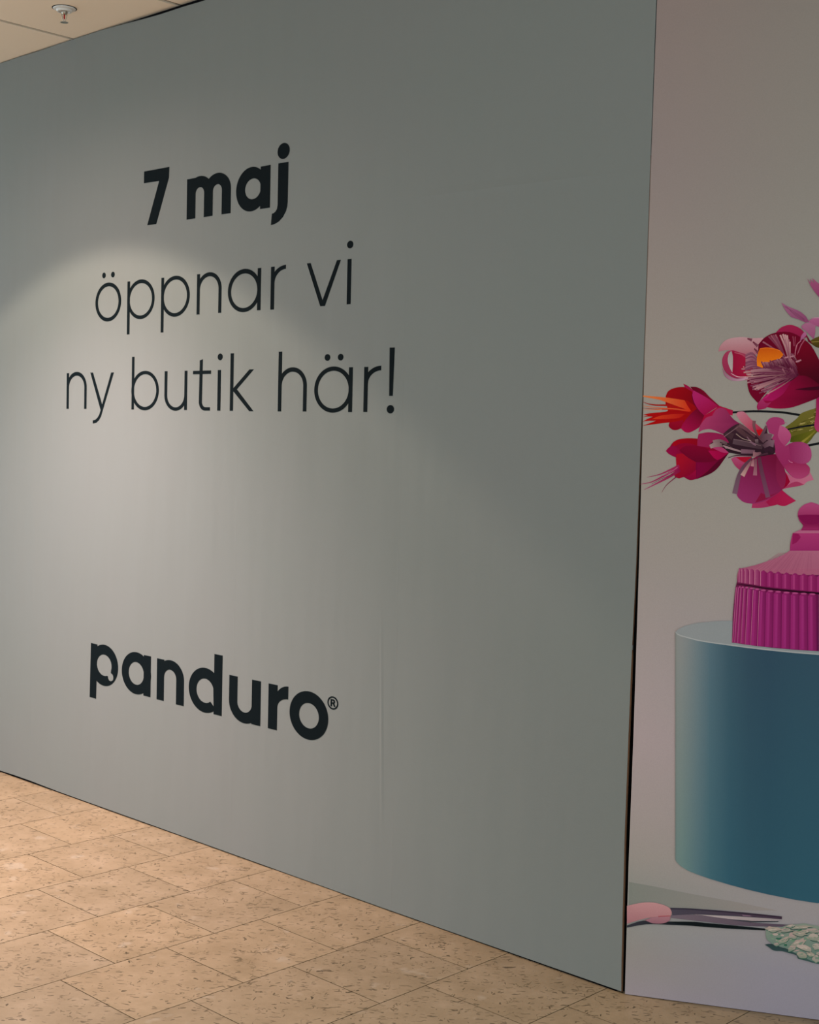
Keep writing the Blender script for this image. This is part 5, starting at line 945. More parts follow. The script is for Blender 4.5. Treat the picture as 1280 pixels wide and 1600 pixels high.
((100,6,52),(135,32,83),[5020,14818,5028,14602],[4749,14590,4765,14624,4784,14663,4790,14700,4773,14737,4744,14774,4718,14806,4766,14781,4821,14754,4879,14737,4970,14732,5076,14737,5167,14749,5222,14770,5275,14802,5321,14830,5297,14796,5271,14757,5258,14719,5266,14682,5287,14645,5306,14613]),
((111,11,64),0,0,[4643,15001,4631,14965,4669,14906,4716,14853,4762,14809,4817,14770,4878,14746,4970,14738,5076,14742,5166,14758,5225,14787,5277,14830,5319,14877,5361,14933,5395,14995,5380,15029,5164,15037,4859,15026]),
((153,88,110),0,0,[4150,13874,3420,13297,3431,13282,4155,13867]),
((153,88,110),0,0,[4210,13877,3530,13302,3542,13287,4215,13869]),
((153,88,110),0,0,[4269,13879,3640,13307,3653,13293,4276,13872]),
((153,88,110),0,0,[4329,13882,3750,13312,3763,13299,4336,13875]),
((140,75,99),0,0,[4389,13885,3860,13318,3873,13304,4396,13878]),
((153,88,110),0,0,[4449,13887,3970,13323,3983,13310,4456,13881]),
((140,75,99),0,0,[4509,13890,4079,13328,4093,13316,4516,13884]),
((140,75,99),0,0,[4568,13892,4188,13333,4203,13322,4576,13887]),
((140,75,99),0,0,[4628,13895,4297,13338,4313,13328,4636,13890]),
((153,88,110),0,0,[4688,13897,4406,13343,4422,13334,4696,13893]),
((140,75,99),0,0,[4747,13900,4515,13347,4531,13340,4756,13896]),
((140,75,99),0,0,[4807,13902,4623,13352,4640,13346,4815,13899]),
((153,88,110),0,0,[4866,13904,4732,13357,4749,13352,4875,13902]),
((153,88,110),0,0,[4926,13907,4840,13361,4858,13358,4935,13905]),
((140,75,99),0,0,[4985,13909,4948,13366,4966,13365,4994,13909]),
((140,75,99),0,0,[5045,13911,5056,13370,5074,13371,5054,13912])]),
('printed_jar/ribbed_lid_band',[
((93,16,64),0,0,[2967,12912,2991,13267,3096,13274,3215,13282,3334,13284,3479,13279,3637,13269,3795,13260,4008,13250,4245,13239,4481,13237,4861,13250,5295,13272,5670,13297,5901,13323,6131,13356,6335,13387,6486,13411,6637,13436,6774,13456,6888,13464,7001,13468,7099,13472,7148,13130]),
((108,19,70),0,0,[2967,12912,2991,13287,3236,13281,3516,13276,3795,13269,4268,13258,4817,13244,5296,13231,5314,12752,5062,12763,4773,12775,4498,12788,4261,12802,4023,12817,3811,12832,3654,12846,3496,12860,3348,12875,3216,12888,3083,12901]),
((151,72,110),(115,20,76),[2993,13351,3067,13355],[3013,12912,2999,13330,3008,13344,3019,13359,3030,13367,3041,13361,3052,13346,3061,13333,3076,12906]),
((171,104,128),0,0,[2999,13323,3008,12926,3027,12927,3017,13323]),
((151,72,110),(115,20,76),[3067,13350,3169,13355],[3088,12903,3073,13321,3087,13338,3102,13357,3118,13367,3134,13359,3149,13341,3163,13325,3179,12898]),
((171,104,128),0,0,[3073,13322,3083,12917,3101,12918,3092,13322]),
((151,72,110),(115,20,76),[3169,13348,3299,13355],[3190,12891,3175,13311,3193,13332,3213,13355,3234,13366,3254,13357,3275,13336,3293,13317,3308,12887]),
((171,104,128),0,0,[3175,13320,3185,12905,3204,12906,3194,13321]),
((151,72,110),(115,20,76),[3299,13344,3451,13352],[3320,12877,3305,13300,3326,13323,3350,13349,3375,13362,3399,13352,3424,13328,3446,13307,3461,12874]),
((171,104,128),0,0,[3305,13316,3315,12891,3334,12891,3323,13317]),
((151,72,110),(115,20,76),[3452,13332,3617,13340],[3473,12862,3458,13284,3481,13309,3508,13336,3534,13350,3561,13339,3588,13314,3612,13292,3628,12860]),
((171,104,128),0,0,[3458,13304,3468,12876,3487,12876,3476,13304]),
((135,35,94),(115,20,76),[3618,13318,3811,13327],[3640,12844,3625,13262,3652,13290,3683,13321,3714,13337,3746,13324,3778,13296,3806,13271,3822,12844]),
((171,104,128),0,0,[3624,13290,3635,12858,3653,12859,3642,13290]),
((135,35,94),(115,20,76),[3812,13306,4022,13316],[3834,12829,3819,13245,3848,13275,3882,13308,3917,13325,3951,13312,3987,13282,4018,13255,4033,12830]),
((147,49,104),0,0,[3864,13261,3881,12860,3923,12862,3910,13263]),
((135,35,94),(115,20,76),[4023,13295,4251,13306],[4045,12814,4030,13229,4062,13261,4099,13297,4137,13315,4175,13301,4213,13269,4247,13240,4262,12816]),
((147,49,104),0,0,[4080,13250,4097,12845,4142,12848,4130,13253]),
((135,35,94),(115,20,76),[4252,13283,4497,13296],[4274,12798,4259,13212,4294,13246,4334,13285,4374,13304,4415,13289,4457,13255,4493,13224,4509,12801]),
((147,49,104),0,0,[4313,13239,4330,12830,4379,12832,4367,13242]),
((135,35,94),(115,20,76),[4498,13277,4743,13289],[4521,12785,4505,13205,4540,13240,4580,13278,4620,13297,4661,13282,4703,13248,4739,13217,4755,12788]),
((147,49,104),0,0,[4559,13232,4577,12817,4626,12819,4613,13235]),
((135,35,94),(115,20,76),[4743,13273,4987,13286],[4767,12774,4751,13202,4785,13236,4825,13275,4865,13294,4906,13279,4947,13245,4983,13214,5000,12777]),
((147,49,104),0,0,[4804,13229,4822,12806,4871,12808,4858,13232]),
((135,35,94),(115,20,76),[4988,13270,5231,13282],[5012,12763,4995,13199,5030,13233,5069,13271,5109,13290,5150,13275,5191,13241,5227,13211,5244,12766]),
((147,49,104),0,0,[5048,13226,5067,12795,5115,12797,5102,13229]),
((135,35,94),(115,20,76),[5231,13271,5456,13282],[5255,12758,5238,13205,5270,13237,5306,13272,5343,13290,5381,13276,5419,13244,5452,13216,5469,12760]),
((147,49,104),0,0,[5287,13226,5306,12789,5351,12792,5337,13229])]),
('printed_jar/ribbed_body',[
((97,16,65),(82,14,62),[3859,12845,3928,10931],[2876,11127,2876,11383,2875,11676,2879,11968,2892,12256,2909,12544,2925,12795,3196,12779,3505,12761,3814,12747,4294,12732,4840,12717,5316,12705,5380,11027,5128,11028,4838,11028,4563,11030,4326,11036,4088,11044,3875,11052,3721,11060,3567,11069,3413,11080,3232,11094,3042,11112]),
((126,32,86),(104,19,73),[2933,12820,2989,12823],[2885,11137,2938,12803,2945,12814,2953,12825,2960,12831,2967,12826,2974,12815,2980,12805,2928,11120]),
((142,41,104),(136,36,102),[2956,12801,2903,11152],[2949,12801,2894,11152,2911,11152,2963,12801]),
((169,99,128),(158,80,115),[2948,12783,2895,11142],[2940,12783,2886,11142,2903,11142,2956,12782]),
((126,32,86),(104,19,73),[2989,12816,3063,12820],[2942,11130,2994,12793,3004,12806,3015,12820,3026,12827,3036,12821,3046,12808,3055,12796,3012,11115]),
((142,41,104),(136,36,102),[3020,12791,2966,11146],[3010,12791,2955,11146,2977,11146,3029,12790]),
((169,99,128),(158,80,115),[3004,12778,2951,11135],[2996,12778,2943,11135,2959,11135,3012,12778]),
((126,32,86),(104,19,73),[3063,12810,3156,12815],[3026,11121,3069,12782,3081,12797,3095,12814,3109,12822,3123,12815,3136,12800,3148,12786,3115,11107]),
((142,41,104),(136,36,102),[3102,12779,3058,11137],[3090,12779,3044,11137,3072,11137,3114,12779]),
((169,99,128),(158,80,115),[3079,12773,3035,11126],[3071,12773,3027,11126,3043,11126,3087,12773]),
((126,32,86),(104,19,73),[3156,12803,3277,12810],[3128,11110,3162,12766,3179,12785,3198,12806,3216,12816,3235,12808,3253,12789,3269,12772,3245,11098]),
((142,41,104),(136,36,102),[3206,12762,3172,11127],[3190,12763,3153,11127,3190,11127,3222,12762]),
((169,99,128),(158,80,115),[3172,12766,3138,11115],[3164,12766,3129,11115,3146,11115,3180,12766]),
((135,33,97),(104,19,73),[3277,12795,3425,12802],[3259,11096,3283,12749,3304,12771,3327,12796,3351,12808,3374,12798,3397,12776,3417,12756,3403,11086]),
((142,41,104),(136,36,102),[3338,12744,3313,11114],[3319,12744,3291,11114,3335,11114,3357,12744]),
((169,99,128),(158,80,115),[3292,12757,3268,11101],[3284,12757,3260,11101,3276,11102,3300,12757]),
((135,33,97),(104,19,73),[3426,12776,3601,12785],[3417,11083,3432,12722,3457,12747,3485,12776,3513,12790,3541,12779,3569,12753,3593,12730,3598,11076]),
((142,41,104),(136,36,102),[3498,12716,3482,11102],[3475,12716,3456,11101,3508,11102,3521,12716]),
((169,99,128),(158,80,115),[3441,12738,3426,11089],[3433,12738,3418,11088,3434,11089,3449,12738]),
((135,33,97),(104,19,73),[3602,12754,3804,12765],[3612,11072,3609,12691,3637,12720,3670,12753,3703,12769,3735,12756,3768,12727,3797,12701,3819,11066]),
((142,41,104),(136,36,102),[3685,12685,3688,11091],[3659,12685,3657,11091,3718,11092,3712,12685]),
((169,99,128),(158,80,115),[3617,12717,3621,11077],[3609,12716,3613,11077,3629,11078,3625,12717]),
((135,33,97),(104,19,73),[3805,12737,4025,12748],[3833,11062,3812,12668,3843,12700,3879,12735,3914,12752,3950,12738,3987,12707,4018,12680,4050,11057]),
((142,41,104),(136,36,102),[3896,12662,3917,11082],[3867,12661,3883,11080,3950,11083,3924,12662]),
((135,33,97),(104,19,73),[4025,12726,4263,12739],[4064,11054,4033,12653,4066,12686,4105,12723,4144,12742,4183,12728,4222,12694,4256,12665,4298,11050]),
((142,41,104),(136,36,102),[4124,12645,4154,11074],[4093,12644,4118,11072,4189,11076,4155,12646]),
((135,33,97),(104,19,73),[4264,12716,4509,12729],[4311,11045,4271,12639,4306,12674,4346,12712,4386,12732,4427,12717,4468,12682,4503,12652,4554,11042]),
((142,41,104),(136,36,102),[4365,12631,4405,11066],[4333,12630,4368,11064,4442,11068,4397,12633]),
((135,33,97),(104,19,73),[4510,12710,4755,12724],[4567,11040,4517,12634,4552,12668,4592,12707,4632,12726,4673,12711,4713,12677,4749,12647,4809,11037]),
((142,41,104),(136,36,102),[4611,12626,4661,11061],[4580,12625,4624,11058,4697,11063,4643,12628]),
((135,33,97),(104,19,73),[4755,12709,5000,12723],[4822,11038,4763,12633,4798,12668,4837,12706,4877,12725,4918,12710,4958,12676,4993,12646,5063,11035]),
((142,41,104),(136,36,102),[4857,12625,4915,11058],[4825,12624,4879,11056,4952,11060,4888,12627]),
((135,33,97),(104,19,73),[5000,12708,5243,12722],[5077,11035,5007,12632,5042,12667,5082,12705,5121,12724,5162,12709,5202,12675,5237,12645,5316,11032]),
((142,41,104),(136,36,102),[5101,12625,5169,11056],[5069,12623,5132,11053,5205,11058,5132,12627]),
((93,24,60),(81,12,52),[3982,12994,3996,12624],[2961,12941,3079,12930,3213,12917,3347,12903,3496,12886,3653,12867,3810,12851,4023,12836,4260,12821,4497,12807,4772,12794,5062,12782,5313,12771,5316,12696,5065,12698,4776,12702,4501,12708,4264,12718,4027,12731,3814,12747,3657,12767,3502,12791,3351,12808,3206,12812,3061,12808,2934,12805]),
((30,1,20),0,0,[2958,12874,3028,12868,3129,12861,3241,12852,3347,12842,3458,12828,3574,12811,3692,12795,3810,12781,3967,12769,4141,12758,4321,12748,4498,12738,4722,12727,4972,12717,5201,12707,5359,12700,5361,12752,5203,12757,4975,12764,4724,12773,4500,12782,4324,12789,4143,12797,3970,12807,3813,12817,3696,12828,3578,12843,3461,12857,3350,12869,3244,12877,3131,12884,3030,12889,2959,12893]),
((158,67,116),0,0,[3076,12802,3074,12792,3066,12783,3055,12779,3043,12779,3033,12783,3026,12792,3023,12802,3026,12812,3033,12821,3044,12825,3056,12825,3067,12821,3074,12812]),
((158,67,116),0,0,[3175,12797,3171,12786,3161,12778,3146,12774,3130,12774,3115,12778,3105,12786,3101,12797,3105,12807,3116,12816,3130,12820,3147,12820,3161,12815,3171,12807]),
((158,67,116),0,0,[3301,12790,3296,12780,3283,12771,3264,12767,3243,12767,3225,12771,3212,12780,3208,12790,3212,12800,3225,12809,3244,12813,3265,12813,3283,12809,3296,12800]),
((158,67,116),0,0,[3450,12779,3445,12769,3429,12761,3407,12756,3383,12756,3361,12761,3346,12769,3341,12779,3346,12790,3362,12798,3384,12803,3408,12803,3430,12798,3445,12790]),
((158,67,116),0,0,[3615,12761,3609,12751,3592,12743,3568,12738,3542,12738,3518,12743,3501,12751,3496,12762,3502,12772,3518,12780,3542,12785,3569,12785,3593,12780,3609,12772]),
((158,67,116),0,0,[3805,12741,3798,12731,3779,12723,3751,12718,3720,12718,3692,12723,3673,12731,3666,12741,3673,12752,3693,12760,3721,12765,3752,12765,3779,12760,3798,12752]),
((158,67,116),0,0,[4014,12727,4006,12717,3985,12709,3955,12704,3921,12704,3891,12709,3870,12717,3862,12727,3870,12738,3891,12746,3922,12751,3956,12751,3986,12746,4007,12738]),
((158,67,116),0,0,[4241,12718,4232,12708,4209,12699,4176,12695,4140,12695,4107,12699,4084,12708,4076,12718,4085,12728,4107,12737,4141,12741,4177,12741,4210,12736,4233,12728]),
((158,67,116),0,0,[4485,12708,4476,12697,4451,12689,4416,12685,4376,12685,4341,12689,4316,12697,4308,12708,4317,12718,4341,12726,4377,12731,4416,12731,4452,12726,4476,12718]),
((158,67,116),0,0,[4730,12703,4722,12692,4697,12684,4662,12680,4622,12680,4587,12684,4563,12692,4554,12703,4563,12713,4587,12721,4623,12726,4662,12726,4697,12721,4722,12713]),
((158,67,116),0,0,[4975,12702,4966,12692,4942,12683,4906,12679,4867,12679,4832,12683,4808,12692,4799,12702,4808,12712,4833,12720,4868,12725,4907,12725,4942,12720,4966,12712]),
((158,67,116),0,0,[5219,12701,5210,12691,5186,12682,5151,12678,5112,12678,5076,12682,5052,12691,5044,12701,5052,12711,5077,12719,5112,12724,5151,12724,5186,12719,5210,12711])]),
('printed_scissors',[
((47,48,55),(13,22,25),[92,2199,1687,2395],[43,2183,192,2254,361,2334,526,2392,673,2408,821,2404,963,2405,1097,2422,1231,2443,1348,2462,1572,2488,1827,2518,2065,2540,2256,2547,2446,2548,2636,2550,3098,2562,3665,2577,4160,2590,4152,2536,3802,2512,3400,2484,3017,2459,2695,2444,2371,2431,2069,2417,1821,2400,1572,2381,1327,2360,1090,2342,852,2322,627,2289,423,2237,222,2171,46,2113]),
((13,20,22),0,0,[1348,2452,1654,2484,2004,2519,2351,2545,2924,2564,3585,2579,4160,2590,4152,2536,3809,2510,3414,2481,3018,2455,2609,2434,2194,2417,1831,2402])]),
('printed_scissors/blade',[
((163,152,150),(142,133,134),[2062,2647,4609,2956],[2057,2771,2500,2802,3002,2837,3473,2868,3871,2891,4267,2911,4610,2928,4498,2851,4186,2818,3827,2781,3477,2751,3147,2733,2816,2722,2535,2720,2368,2731,2202,2752]),
((79,68,79),(38,48,51),[1369,2536,4532,2920],[1366,2653,1620,2694,1909,2741,2153,2773,2280,2777,2407,2770,2534,2765,2709,2760,2905,2755,3101,2755,3323,2761,3555,2771,3757,2780,4534,2870,4521,2839,4290,2806,4023,2767,3759,2732,3510,2700,3261,2672,3010,2655,2507,2649,1902,2651]),
((102,91,99),(76,65,77),[1376,2483,4809,2901],[1370,2664,1609,2700,1881,2742,2153,2768,2436,2769,2728,2756,3007,2743,3258,2735,3509,2727,3759,2727,4104,2742,4483,2766,4814,2788,4641,2708,4283,2670,3871,2627,3483,2595,3169,2584,2855,2583,2540,2583,2151,2580,1737,2577,1373,2575])]),
('printed_scissors/blade',[
((66,63,73),(62,48,62),[1340,2694,4618,3088],[1334,2888,1523,2906,1740,2926,1956,2942,2409,2964,2959,2987,3468,3005,3872,3012,4273,3015,4621,3017,4624,2934,4416,2926,4178,2916,3939,2905,3646,2890,3326,2872,3004,2851,2678,2827,2351,2801,2057,2771,1834,2739,1609,2699,1413,2664]),
((49,46,57),(38,27,40),[1344,2864,4612,2991],[1344,2844,1455,2855,1613,2872,1790,2888,1956,2900,2281,2916,2681,2933,3097,2948,3468,2961,3783,2968,4114,2973,4408,2977,4612,2979,4613,3004,4409,3002,4115,3000,3785,2996,3470,2990,3098,2979,2682,2965,2282,2949,1957,2935,1790,2924,1613,2909,1454,2894,1344,2884]),
((123,96,114),0,0,[3471,2927,3695,2934,3761,2913,3500,2896])]),
('printed_scissors/handle',[
((150,107,114),(134,93,103),[1004,2585,1011,2361],[574,2418,647,2453,730,2492,813,2527,896,2552,980,2573,1054,2591,1352,2622,1350,2579,1347,2530,1328,2490,1270,2446,1192,2404,1109,2373,1016,2355,915,2346,819,2348,732,2365,647,2393]),
((174,130,130),(152,106,110),[764,2994,786,2324],[24,2792,127,2830,245,2873,363,2912,475,2943,588,2970,701,2987,818,2991,934,2985,1041,2972,1133,2953,1223,2926,1295,2893,1337,2854,1369,2804,1386,2755,1384,2709,1367,2662,1352,2622,986,2578,846,2539,684,2494,524,2442,358,2375,189,2299,42,2233]),
((142,37,46),0,0,[987,2568,1352,2632,1351,2651,986,2587])]),
('printed_crumb_pile',[
((36,54,56),(58,84,80),[4949,2227,4972,1593],[4158,2104,4204,2119,4256,2135,4309,2146,4368,2151,4429,2152,4483,2153,4526,2128,4576,2100,4630,2081,4704,2075,4787,2077,4860,2079,4950,2046,5051,2008,5123,1976,5129,1964,5127,1947,5125,1931,5186,1930,5255,1928,5325,1927,5497,1922,5709,1915,5896,1910,5903,1714,5815,1716,5715,1717,5619,1723,5537,1734,5455,1751,5374,1766,5285,1777,5196,1787,5129,1803,5110,1830,5102,1868,5083,1895,5013,1914,4921,1928,4837,1940,4779,1952,4721,1964,4663,1971,4587,1966,4505,1956,4432,1956,4379,1976,4330,2007,4284,2037,4240,2060,4197,2084]),
((120,132,118),(84,112,102),[4916,2845,4961,1652],[4184,2603,4233,2629,4289,2657,4348,2677,4423,2679,4506,2673,4579,2675,4628,2692,4674,2719,4721,2745,4767,2768,4814,2789,4862,2805,4930,2816,5005,2824,5077,2834,5138,2853,5199,2874,5261,2887,5323,2886,5385,2876,5447,2868,5574,2859,5727,2849,5860,2840,5901,1775,5808,1766,5703,1756,5617,1753,5583,1759,5550,1772,5516,1785,5460,1802,5394,1821,5329,1836,5262,1843,5194,1847,5142,1857,5123,1881,5113,1916,5095,1943,5053,1959,5000,1971,4950,1985,4911,2004,4872,2026,4833,2046,4787,2062,4737,2076,4687,2088,4613,2098,4529,2106,4455,2119,4403,2138,4353,2163,4307,2192,4266,2223,4228,2260,4199,2300,4184,2347,4177,2398,4175,2450,4175,2503,4180,2556]),
((158,138,132),0,0,[5052,2410,5045,2397,5021,2380,4984,2363,4942,2351,4904,2344,4876,2345,4864,2353,4871,2367,4896,2384,4932,2400,4974,2413,5013,2420,5040,2419]),
((164,150,140),0,0,[4590,2359,4590,2344,4579,2323,4557,2301,4530,2282,4503,2269,4481,2265,4469,2272,4469,2287,4480,2307,4502,2330,4529,2349,4556,2362,4578,2365]),
((156,140,130),0,0,[4773,2716,4774,2699,4762,2673,4738,2642,4707,2612,4676,2590,4650,2580,4635,2583,4633,2600,4646,2626,4670,2657,4700,2687,4732,2709,4757,2719]),
((146,138,124),0,0,[5857,2281,5856,2270,5844,2249,5823,2222,5797,2196,5772,2175,5751,2163,5741,2163,5741,2174,5753,2195,5774,2222,5800,2248,5826,2269,5846,2281]),
((110,136,112),0,0,[4402,2638,4392,2625,4365,2615,4327,2609,4286,2609,4248,2615,4223,2625,4215,2638,4225,2651,4252,2662,4290,2668,4332,2668,4369,2662,4394,2651]),
((46,92,72),0,0,[5017,2201,5013,2186,4995,2170,4968,2155,4936,2145,4907,2142,4885,2146,4875,2156,4880,2172,4897,2188,4924,2203,4956,2213,4986,2216,5008,2212]),
((52,88,84),0,0,[5057,2586,5045,2570,5016,2558,4975,2553,4931,2556,4893,2567,4867,2582,4859,2600,4871,2616,4901,2628,4941,2633,4986,2630,5024,2619,5050,2604]),
((156,140,130),0,0,[4786,2578,4779,2570,4762,2564,4738,2560,4712,2560,4688,2563,4672,2569,4667,2576,4673,2583,4690,2589,4714,2593,4740,2593,4764,2590,4780,2585]),
((96,128,104),0,0,[4432,2559,4428,2552,4415,2545,4396,2540,4375,2538,4356,2539,4343,2543,4338,2549,4343,2557,4356,2563,4375,2568,4396,2571,4414,2569,4428,2565]),
((46,92,72),0,0,[4631,2288,4629,2269,4615,2249,4590,2230,4561,2217,4532,2213,4509,2217,4497,2230,4499,2248,4513,2269,4538,2288,4568,2301,4597,2305,4619,2301]),
((62,104,76),0,0,[5209,2691,5205,2678,5188,2660,5159,2639,5126,2621,5095,2609,5071,2605,5060,2610,5063,2623,5081,2641,5109,2661,5142,2679,5174,2692,5198,2696]),
((62,104,76),0,0,[5841,2147,5842,2137,5835,2122,5822,2105,5804,2090,5786,2079,5771,2075,5762,2079,5761,2089,5768,2104,5781,2121,5799,2136,5817,2147,5832,2151]),
((84,122,96),0,0,[5057,2456,5051,2445,5030,2432,4998,2419,4963,2408,4930,2402,4906,2402,4897,2407,4903,2418,4924,2431,4955,2445,4991,2456,5024,2462,5047,2462]),
((158,138,132),0,0,[4947,2574,4953,2557,4948,2534,4934,2508,4912,2486,4888,2471,4866,2466,4850,2472,4844,2489,4849,2513,4864,2538,4885,2561,4909,2576,4932,2581]),
((158,138,132),0,0,[4775,2226,4768,2215,4752,2208,4729,2205,4705,2207,4684,2213,4670,2223,4666,2235,4673,2245,4689,2252,4712,2255,4736,2253,4757,2247,4771,2237]),
((110,136,112),0,0,[4437,2314,4431,2304,4415,2297,4393,2292,4368,2292,4346,2296,4331,2303,4326,2313,4333,2322,4348,2330,4371,2334,4396,2334,4418,2330,4432,2323]),
((62,104,76),0,0,[5617,2488,5613,2479,5601,2470,5582,2463,5562,2460,5543,2461,5529,2466,5524,2474,5528,2483,5541,2492,5559,2499,5580,2502,5599,2501,5612,2496]),
((158,138,132),0,0,[5264,2518,5261,2500,5245,2481,5220,2465,5191,2455,5162,2453,5141,2460,5130,2474,5133,2492,5149,2511,5174,2527,5204,2536,5232,2538,5254,2532]),
((158,138,132),0,0,[4503,2557,4500,2544,4485,2525,4459,2503,4428,2483,4398,2468,4375,2462,4363,2466,4366,2478,4381,2498,4407,2520,4438,2540,4468,2555,4491,2561]),
((156,140,130),0,0,[4691,2646,4692,2627,4678,2602,4652,2575,4619,2552,4586,2537,4559,2533,4543,2542,4543,2561,4557,2586,4583,2613,4616,2636,4649,2651,4676,2654]),
((52,88,84),0,0,[5714,2314,5714,2303,5703,2285,5685,2263,5662,2241,5640,2223,5622,2214,5612,2214,5613,2225,5623,2243,5641,2265,5664,2287,5687,2305,5704,2314]),
((52,88,84),0,0,[4666,2357,4662,2341,4647,2325,4625,2314,4599,2309,4575,2311,4558,2320,4551,2333,4555,2350,4569,2365,4592,2376,4617,2382,4641,2380,4658,2371]),
((158,138,132),0,0,[5178,2073,5170,2062,5145,2047,5107,2031,5064,2016,5025,2006,4997,2003,4986,2008,4993,2018,5019,2034,5056,2050,5099,2065,5138,2074,5166,2077]),
((52,88,84),0,0,[5287,2651,5285,2638,5270,2613,5243,2581,5212,2549,5181,2523,5156,2508,5144,2506,5146,2520,5161,2545,5187,2577,5219,2609,5250,2635,5274,2650]),
((84,122,96),0,0,[4927,2632,4924,2622,4913,2611,4896,2602,4876,2596,4857,2595,4843,2599,4837,2607,4840,2618,4851,2629,4869,2638,4889,2643,4907,2644,4921,2640]),
((146,138,124),0,0,[4427,2612,4420,2601,4400,2592,4372,2586,4342,2585,4314,2588,4295,2595,4288,2605,4296,2615,4315,2624,4343,2630,4374,2632,4401,2629,4420,2622]),
((52,88,84),0,0,[5206,2697,5200,2691,5187,2687,5169,2687,5149,2690,5132,2696,5121,2703,5118,2710,5124,2716,5137,2720,5155,2720,5175,2717,5192,2712,5203,2704]),
((110,136,112),0,0,[5849,2886,5841,2874,5819,2864,5787,2857,5752,2855,5721,2859,5699,2867,5692,2878,5700,2890,5722,2900,5753,2907,5788,2909,5820,2905,5841,2897]),
((84,122,96),0,0,[4483,2686,4484,2674,4475,2653,4456,2630,4432,2607,4408,2590,4388,2582,4376,2584,4375,2597,4385,2617,4404,2641,4428,2664,4452,2681,4472,2689]),
((156,140,130),0,0,[5592,1925,5584,1912,5565,1903,5539,1901,5512,1904,5488,1914,5473,1927,5470,1942,5479,1954,5498,1963,5523,1966,5551,1962,5574,1953,5589,1940]),
((156,140,130),0,0,[5811,2878,5805,2871,5785,2863,5757,2856,5726,2852,5697,2851,5677,2854,5670,2860,5677,2868,5696,2875,5724,2882,5756,2886,5784,2887,5804,2884]),
((156,140,130),0,0,[5220,2273,5212,2261,5196,2254,5177,2253,5156,2258,5140,2268,5130,2282,5130,2296,5138,2308,5153,2315,5173,2316,5193,2311,5210,2301,5219,2287]),
((146,138,124),0,0,[5486,2505,5481,2490,5462,2472,5430,2454,5394,2440,5360,2433,5335,2434,5324,2443,5328,2458,5348,2476,5380,2494,5416,2508,5450,2515,5475,2514]),
((96,128,104),0,0,[4395,2424,4393,2410,4383,2396,4367,2385,4348,2378,4329,2378,4314,2384,4307,2395,4309,2409,4319,2423,4335,2434,4354,2441,4373,2441,4388,2435]),
((62,104,76),0,0,[5850,2813,5844,2798,5823,2780,5790,2763,5753,2750,5718,2745,5692,2748,5681,2758,5686,2773,5707,2791,5740,2808,5778,2821,5813,2826,5838,2823]),
((110,136,112),0,0,[4889,2630,4880,2618,4858,2608,4827,2602,4792,2601,4761,2605,4740,2614,4733,2626,4741,2639,4763,2649,4795,2655,4829,2656,4860,2651,4881,2642]),
((96,128,104),0,0,[5389,2439,5380,2428,5355,2416,5317,2407,5276,2402,5238,2402,5212,2406,5202,2415,5211,2426,5237,2438,5274,2447,5316,2452,5353,2452,5379,2448]),
((96,128,104),0,0,[5341,2145,5337,2132,5320,2112,5292,2089,5258,2066,5227,2049,5203,2040,5191,2042,5195,2055,5212,2075,5240,2098,5274,2121,5305,2138,5329,2147]),
((62,104,76),0,0,[5216,2543,5209,2531,5194,2523,5173,2519,5151,2520,5132,2527,5119,2537,5116,2549,5122,2561,5137,2569,5158,2573,5180,2572,5200,2565,5212,2555]),
((52,88,84),0,0,[5454,1947,5451,1937,5437,1924,5415,1912,5390,1903,5366,1898,5349,1898,5342,1904,5345,1914,5359,1926,5381,1938,5406,1948,5429,1953,5447,1952]),
((158,138,132),0,0,[5807,2041,5801,2028,5783,2016,5758,2008,5729,2004,5703,2007,5685,2014,5678,2025,5684,2038,5702,2050,5727,2058,5756,2062,5782,2060,5800,2052]),
((52,88,84),0,0,[4979,2780,4985,2765,4983,2747,4974,2729,4958,2714,4940,2706,4923,2706,4910,2714,4904,2728,4906,2747,4916,2765,4931,2780,4949,2788,4966,2788]),
((164,150,140),0,0,[5218,2611,5214,2600,5197,2579,5169,2554,5137,2528,5106,2507,5083,2495,5072,2494,5076,2505,5093,2526,5121,2552,5153,2578,5184,2599,5207,2611]),
((46,92,72),0,0,[4587,2330,4580,2315,4563,2303,4539,2297,4513,2298,4490,2305,4475,2317,4471,2332,4478,2347,4495,2358,4519,2364,4545,2364,4568,2357,4583,2345]),
((96,128,104),0,0,[5028,2316,5016,2303,4992,2296,4959,2295,4925,2303,4895,2315,4877,2332,4873,2348,4884,2362,4909,2369,4941,2369,4976,2362,5005,2349,5024,2333]),
((62,104,76),0,0,[4592,2479,4588,2471,4575,2461,4555,2451,4532,2443,4510,2438,4494,2439,4488,2443,4491,2451,4505,2461,4525,2471,4548,2479,4569,2484,4585,2484]),
((158,138,132),0,0,[4565,2571,4561,2555,4546,2540,4522,2527,4495,2519,4469,2517,4450,2523,4441,2535,4445,2550,4460,2566,4483,2579,4511,2587,4537,2588,4556,2582]),
((156,140,130),0,0,[5910,2797,5908,2780,5891,2756,5862,2730,5827,2706,5793,2690,5766,2685,5751,2691,5753,2708,5770,2732,5799,2759,5834,2782,5869,2798,5896,2804]),
((62,104,76),0,0,[5799,2155,5795,2143,5782,2132,5762,2124,5740,2120,5720,2121,5705,2128,5700,2138,5704,2150,5717,2162,5736,2170,5758,2174,5779,2172,5793,2166]),
((164,150,140),0,0,[4925,2363,4912,2350,4884,2343,4847,2343,4806,2350,4772,2364,4749,2380,4744,2397,4756,2410,4784,2417,4822,2417,4862,2409,4897,2396,4919,2379]),
((46,92,72),0,0,[4808,2166,4802,2151,4787,2138,4767,2132,4745,2132,4727,2140,4714,2152,4711,2168,4717,2184,4732,2196,4752,2203,4774,2203,4792,2195,4805,2182]),
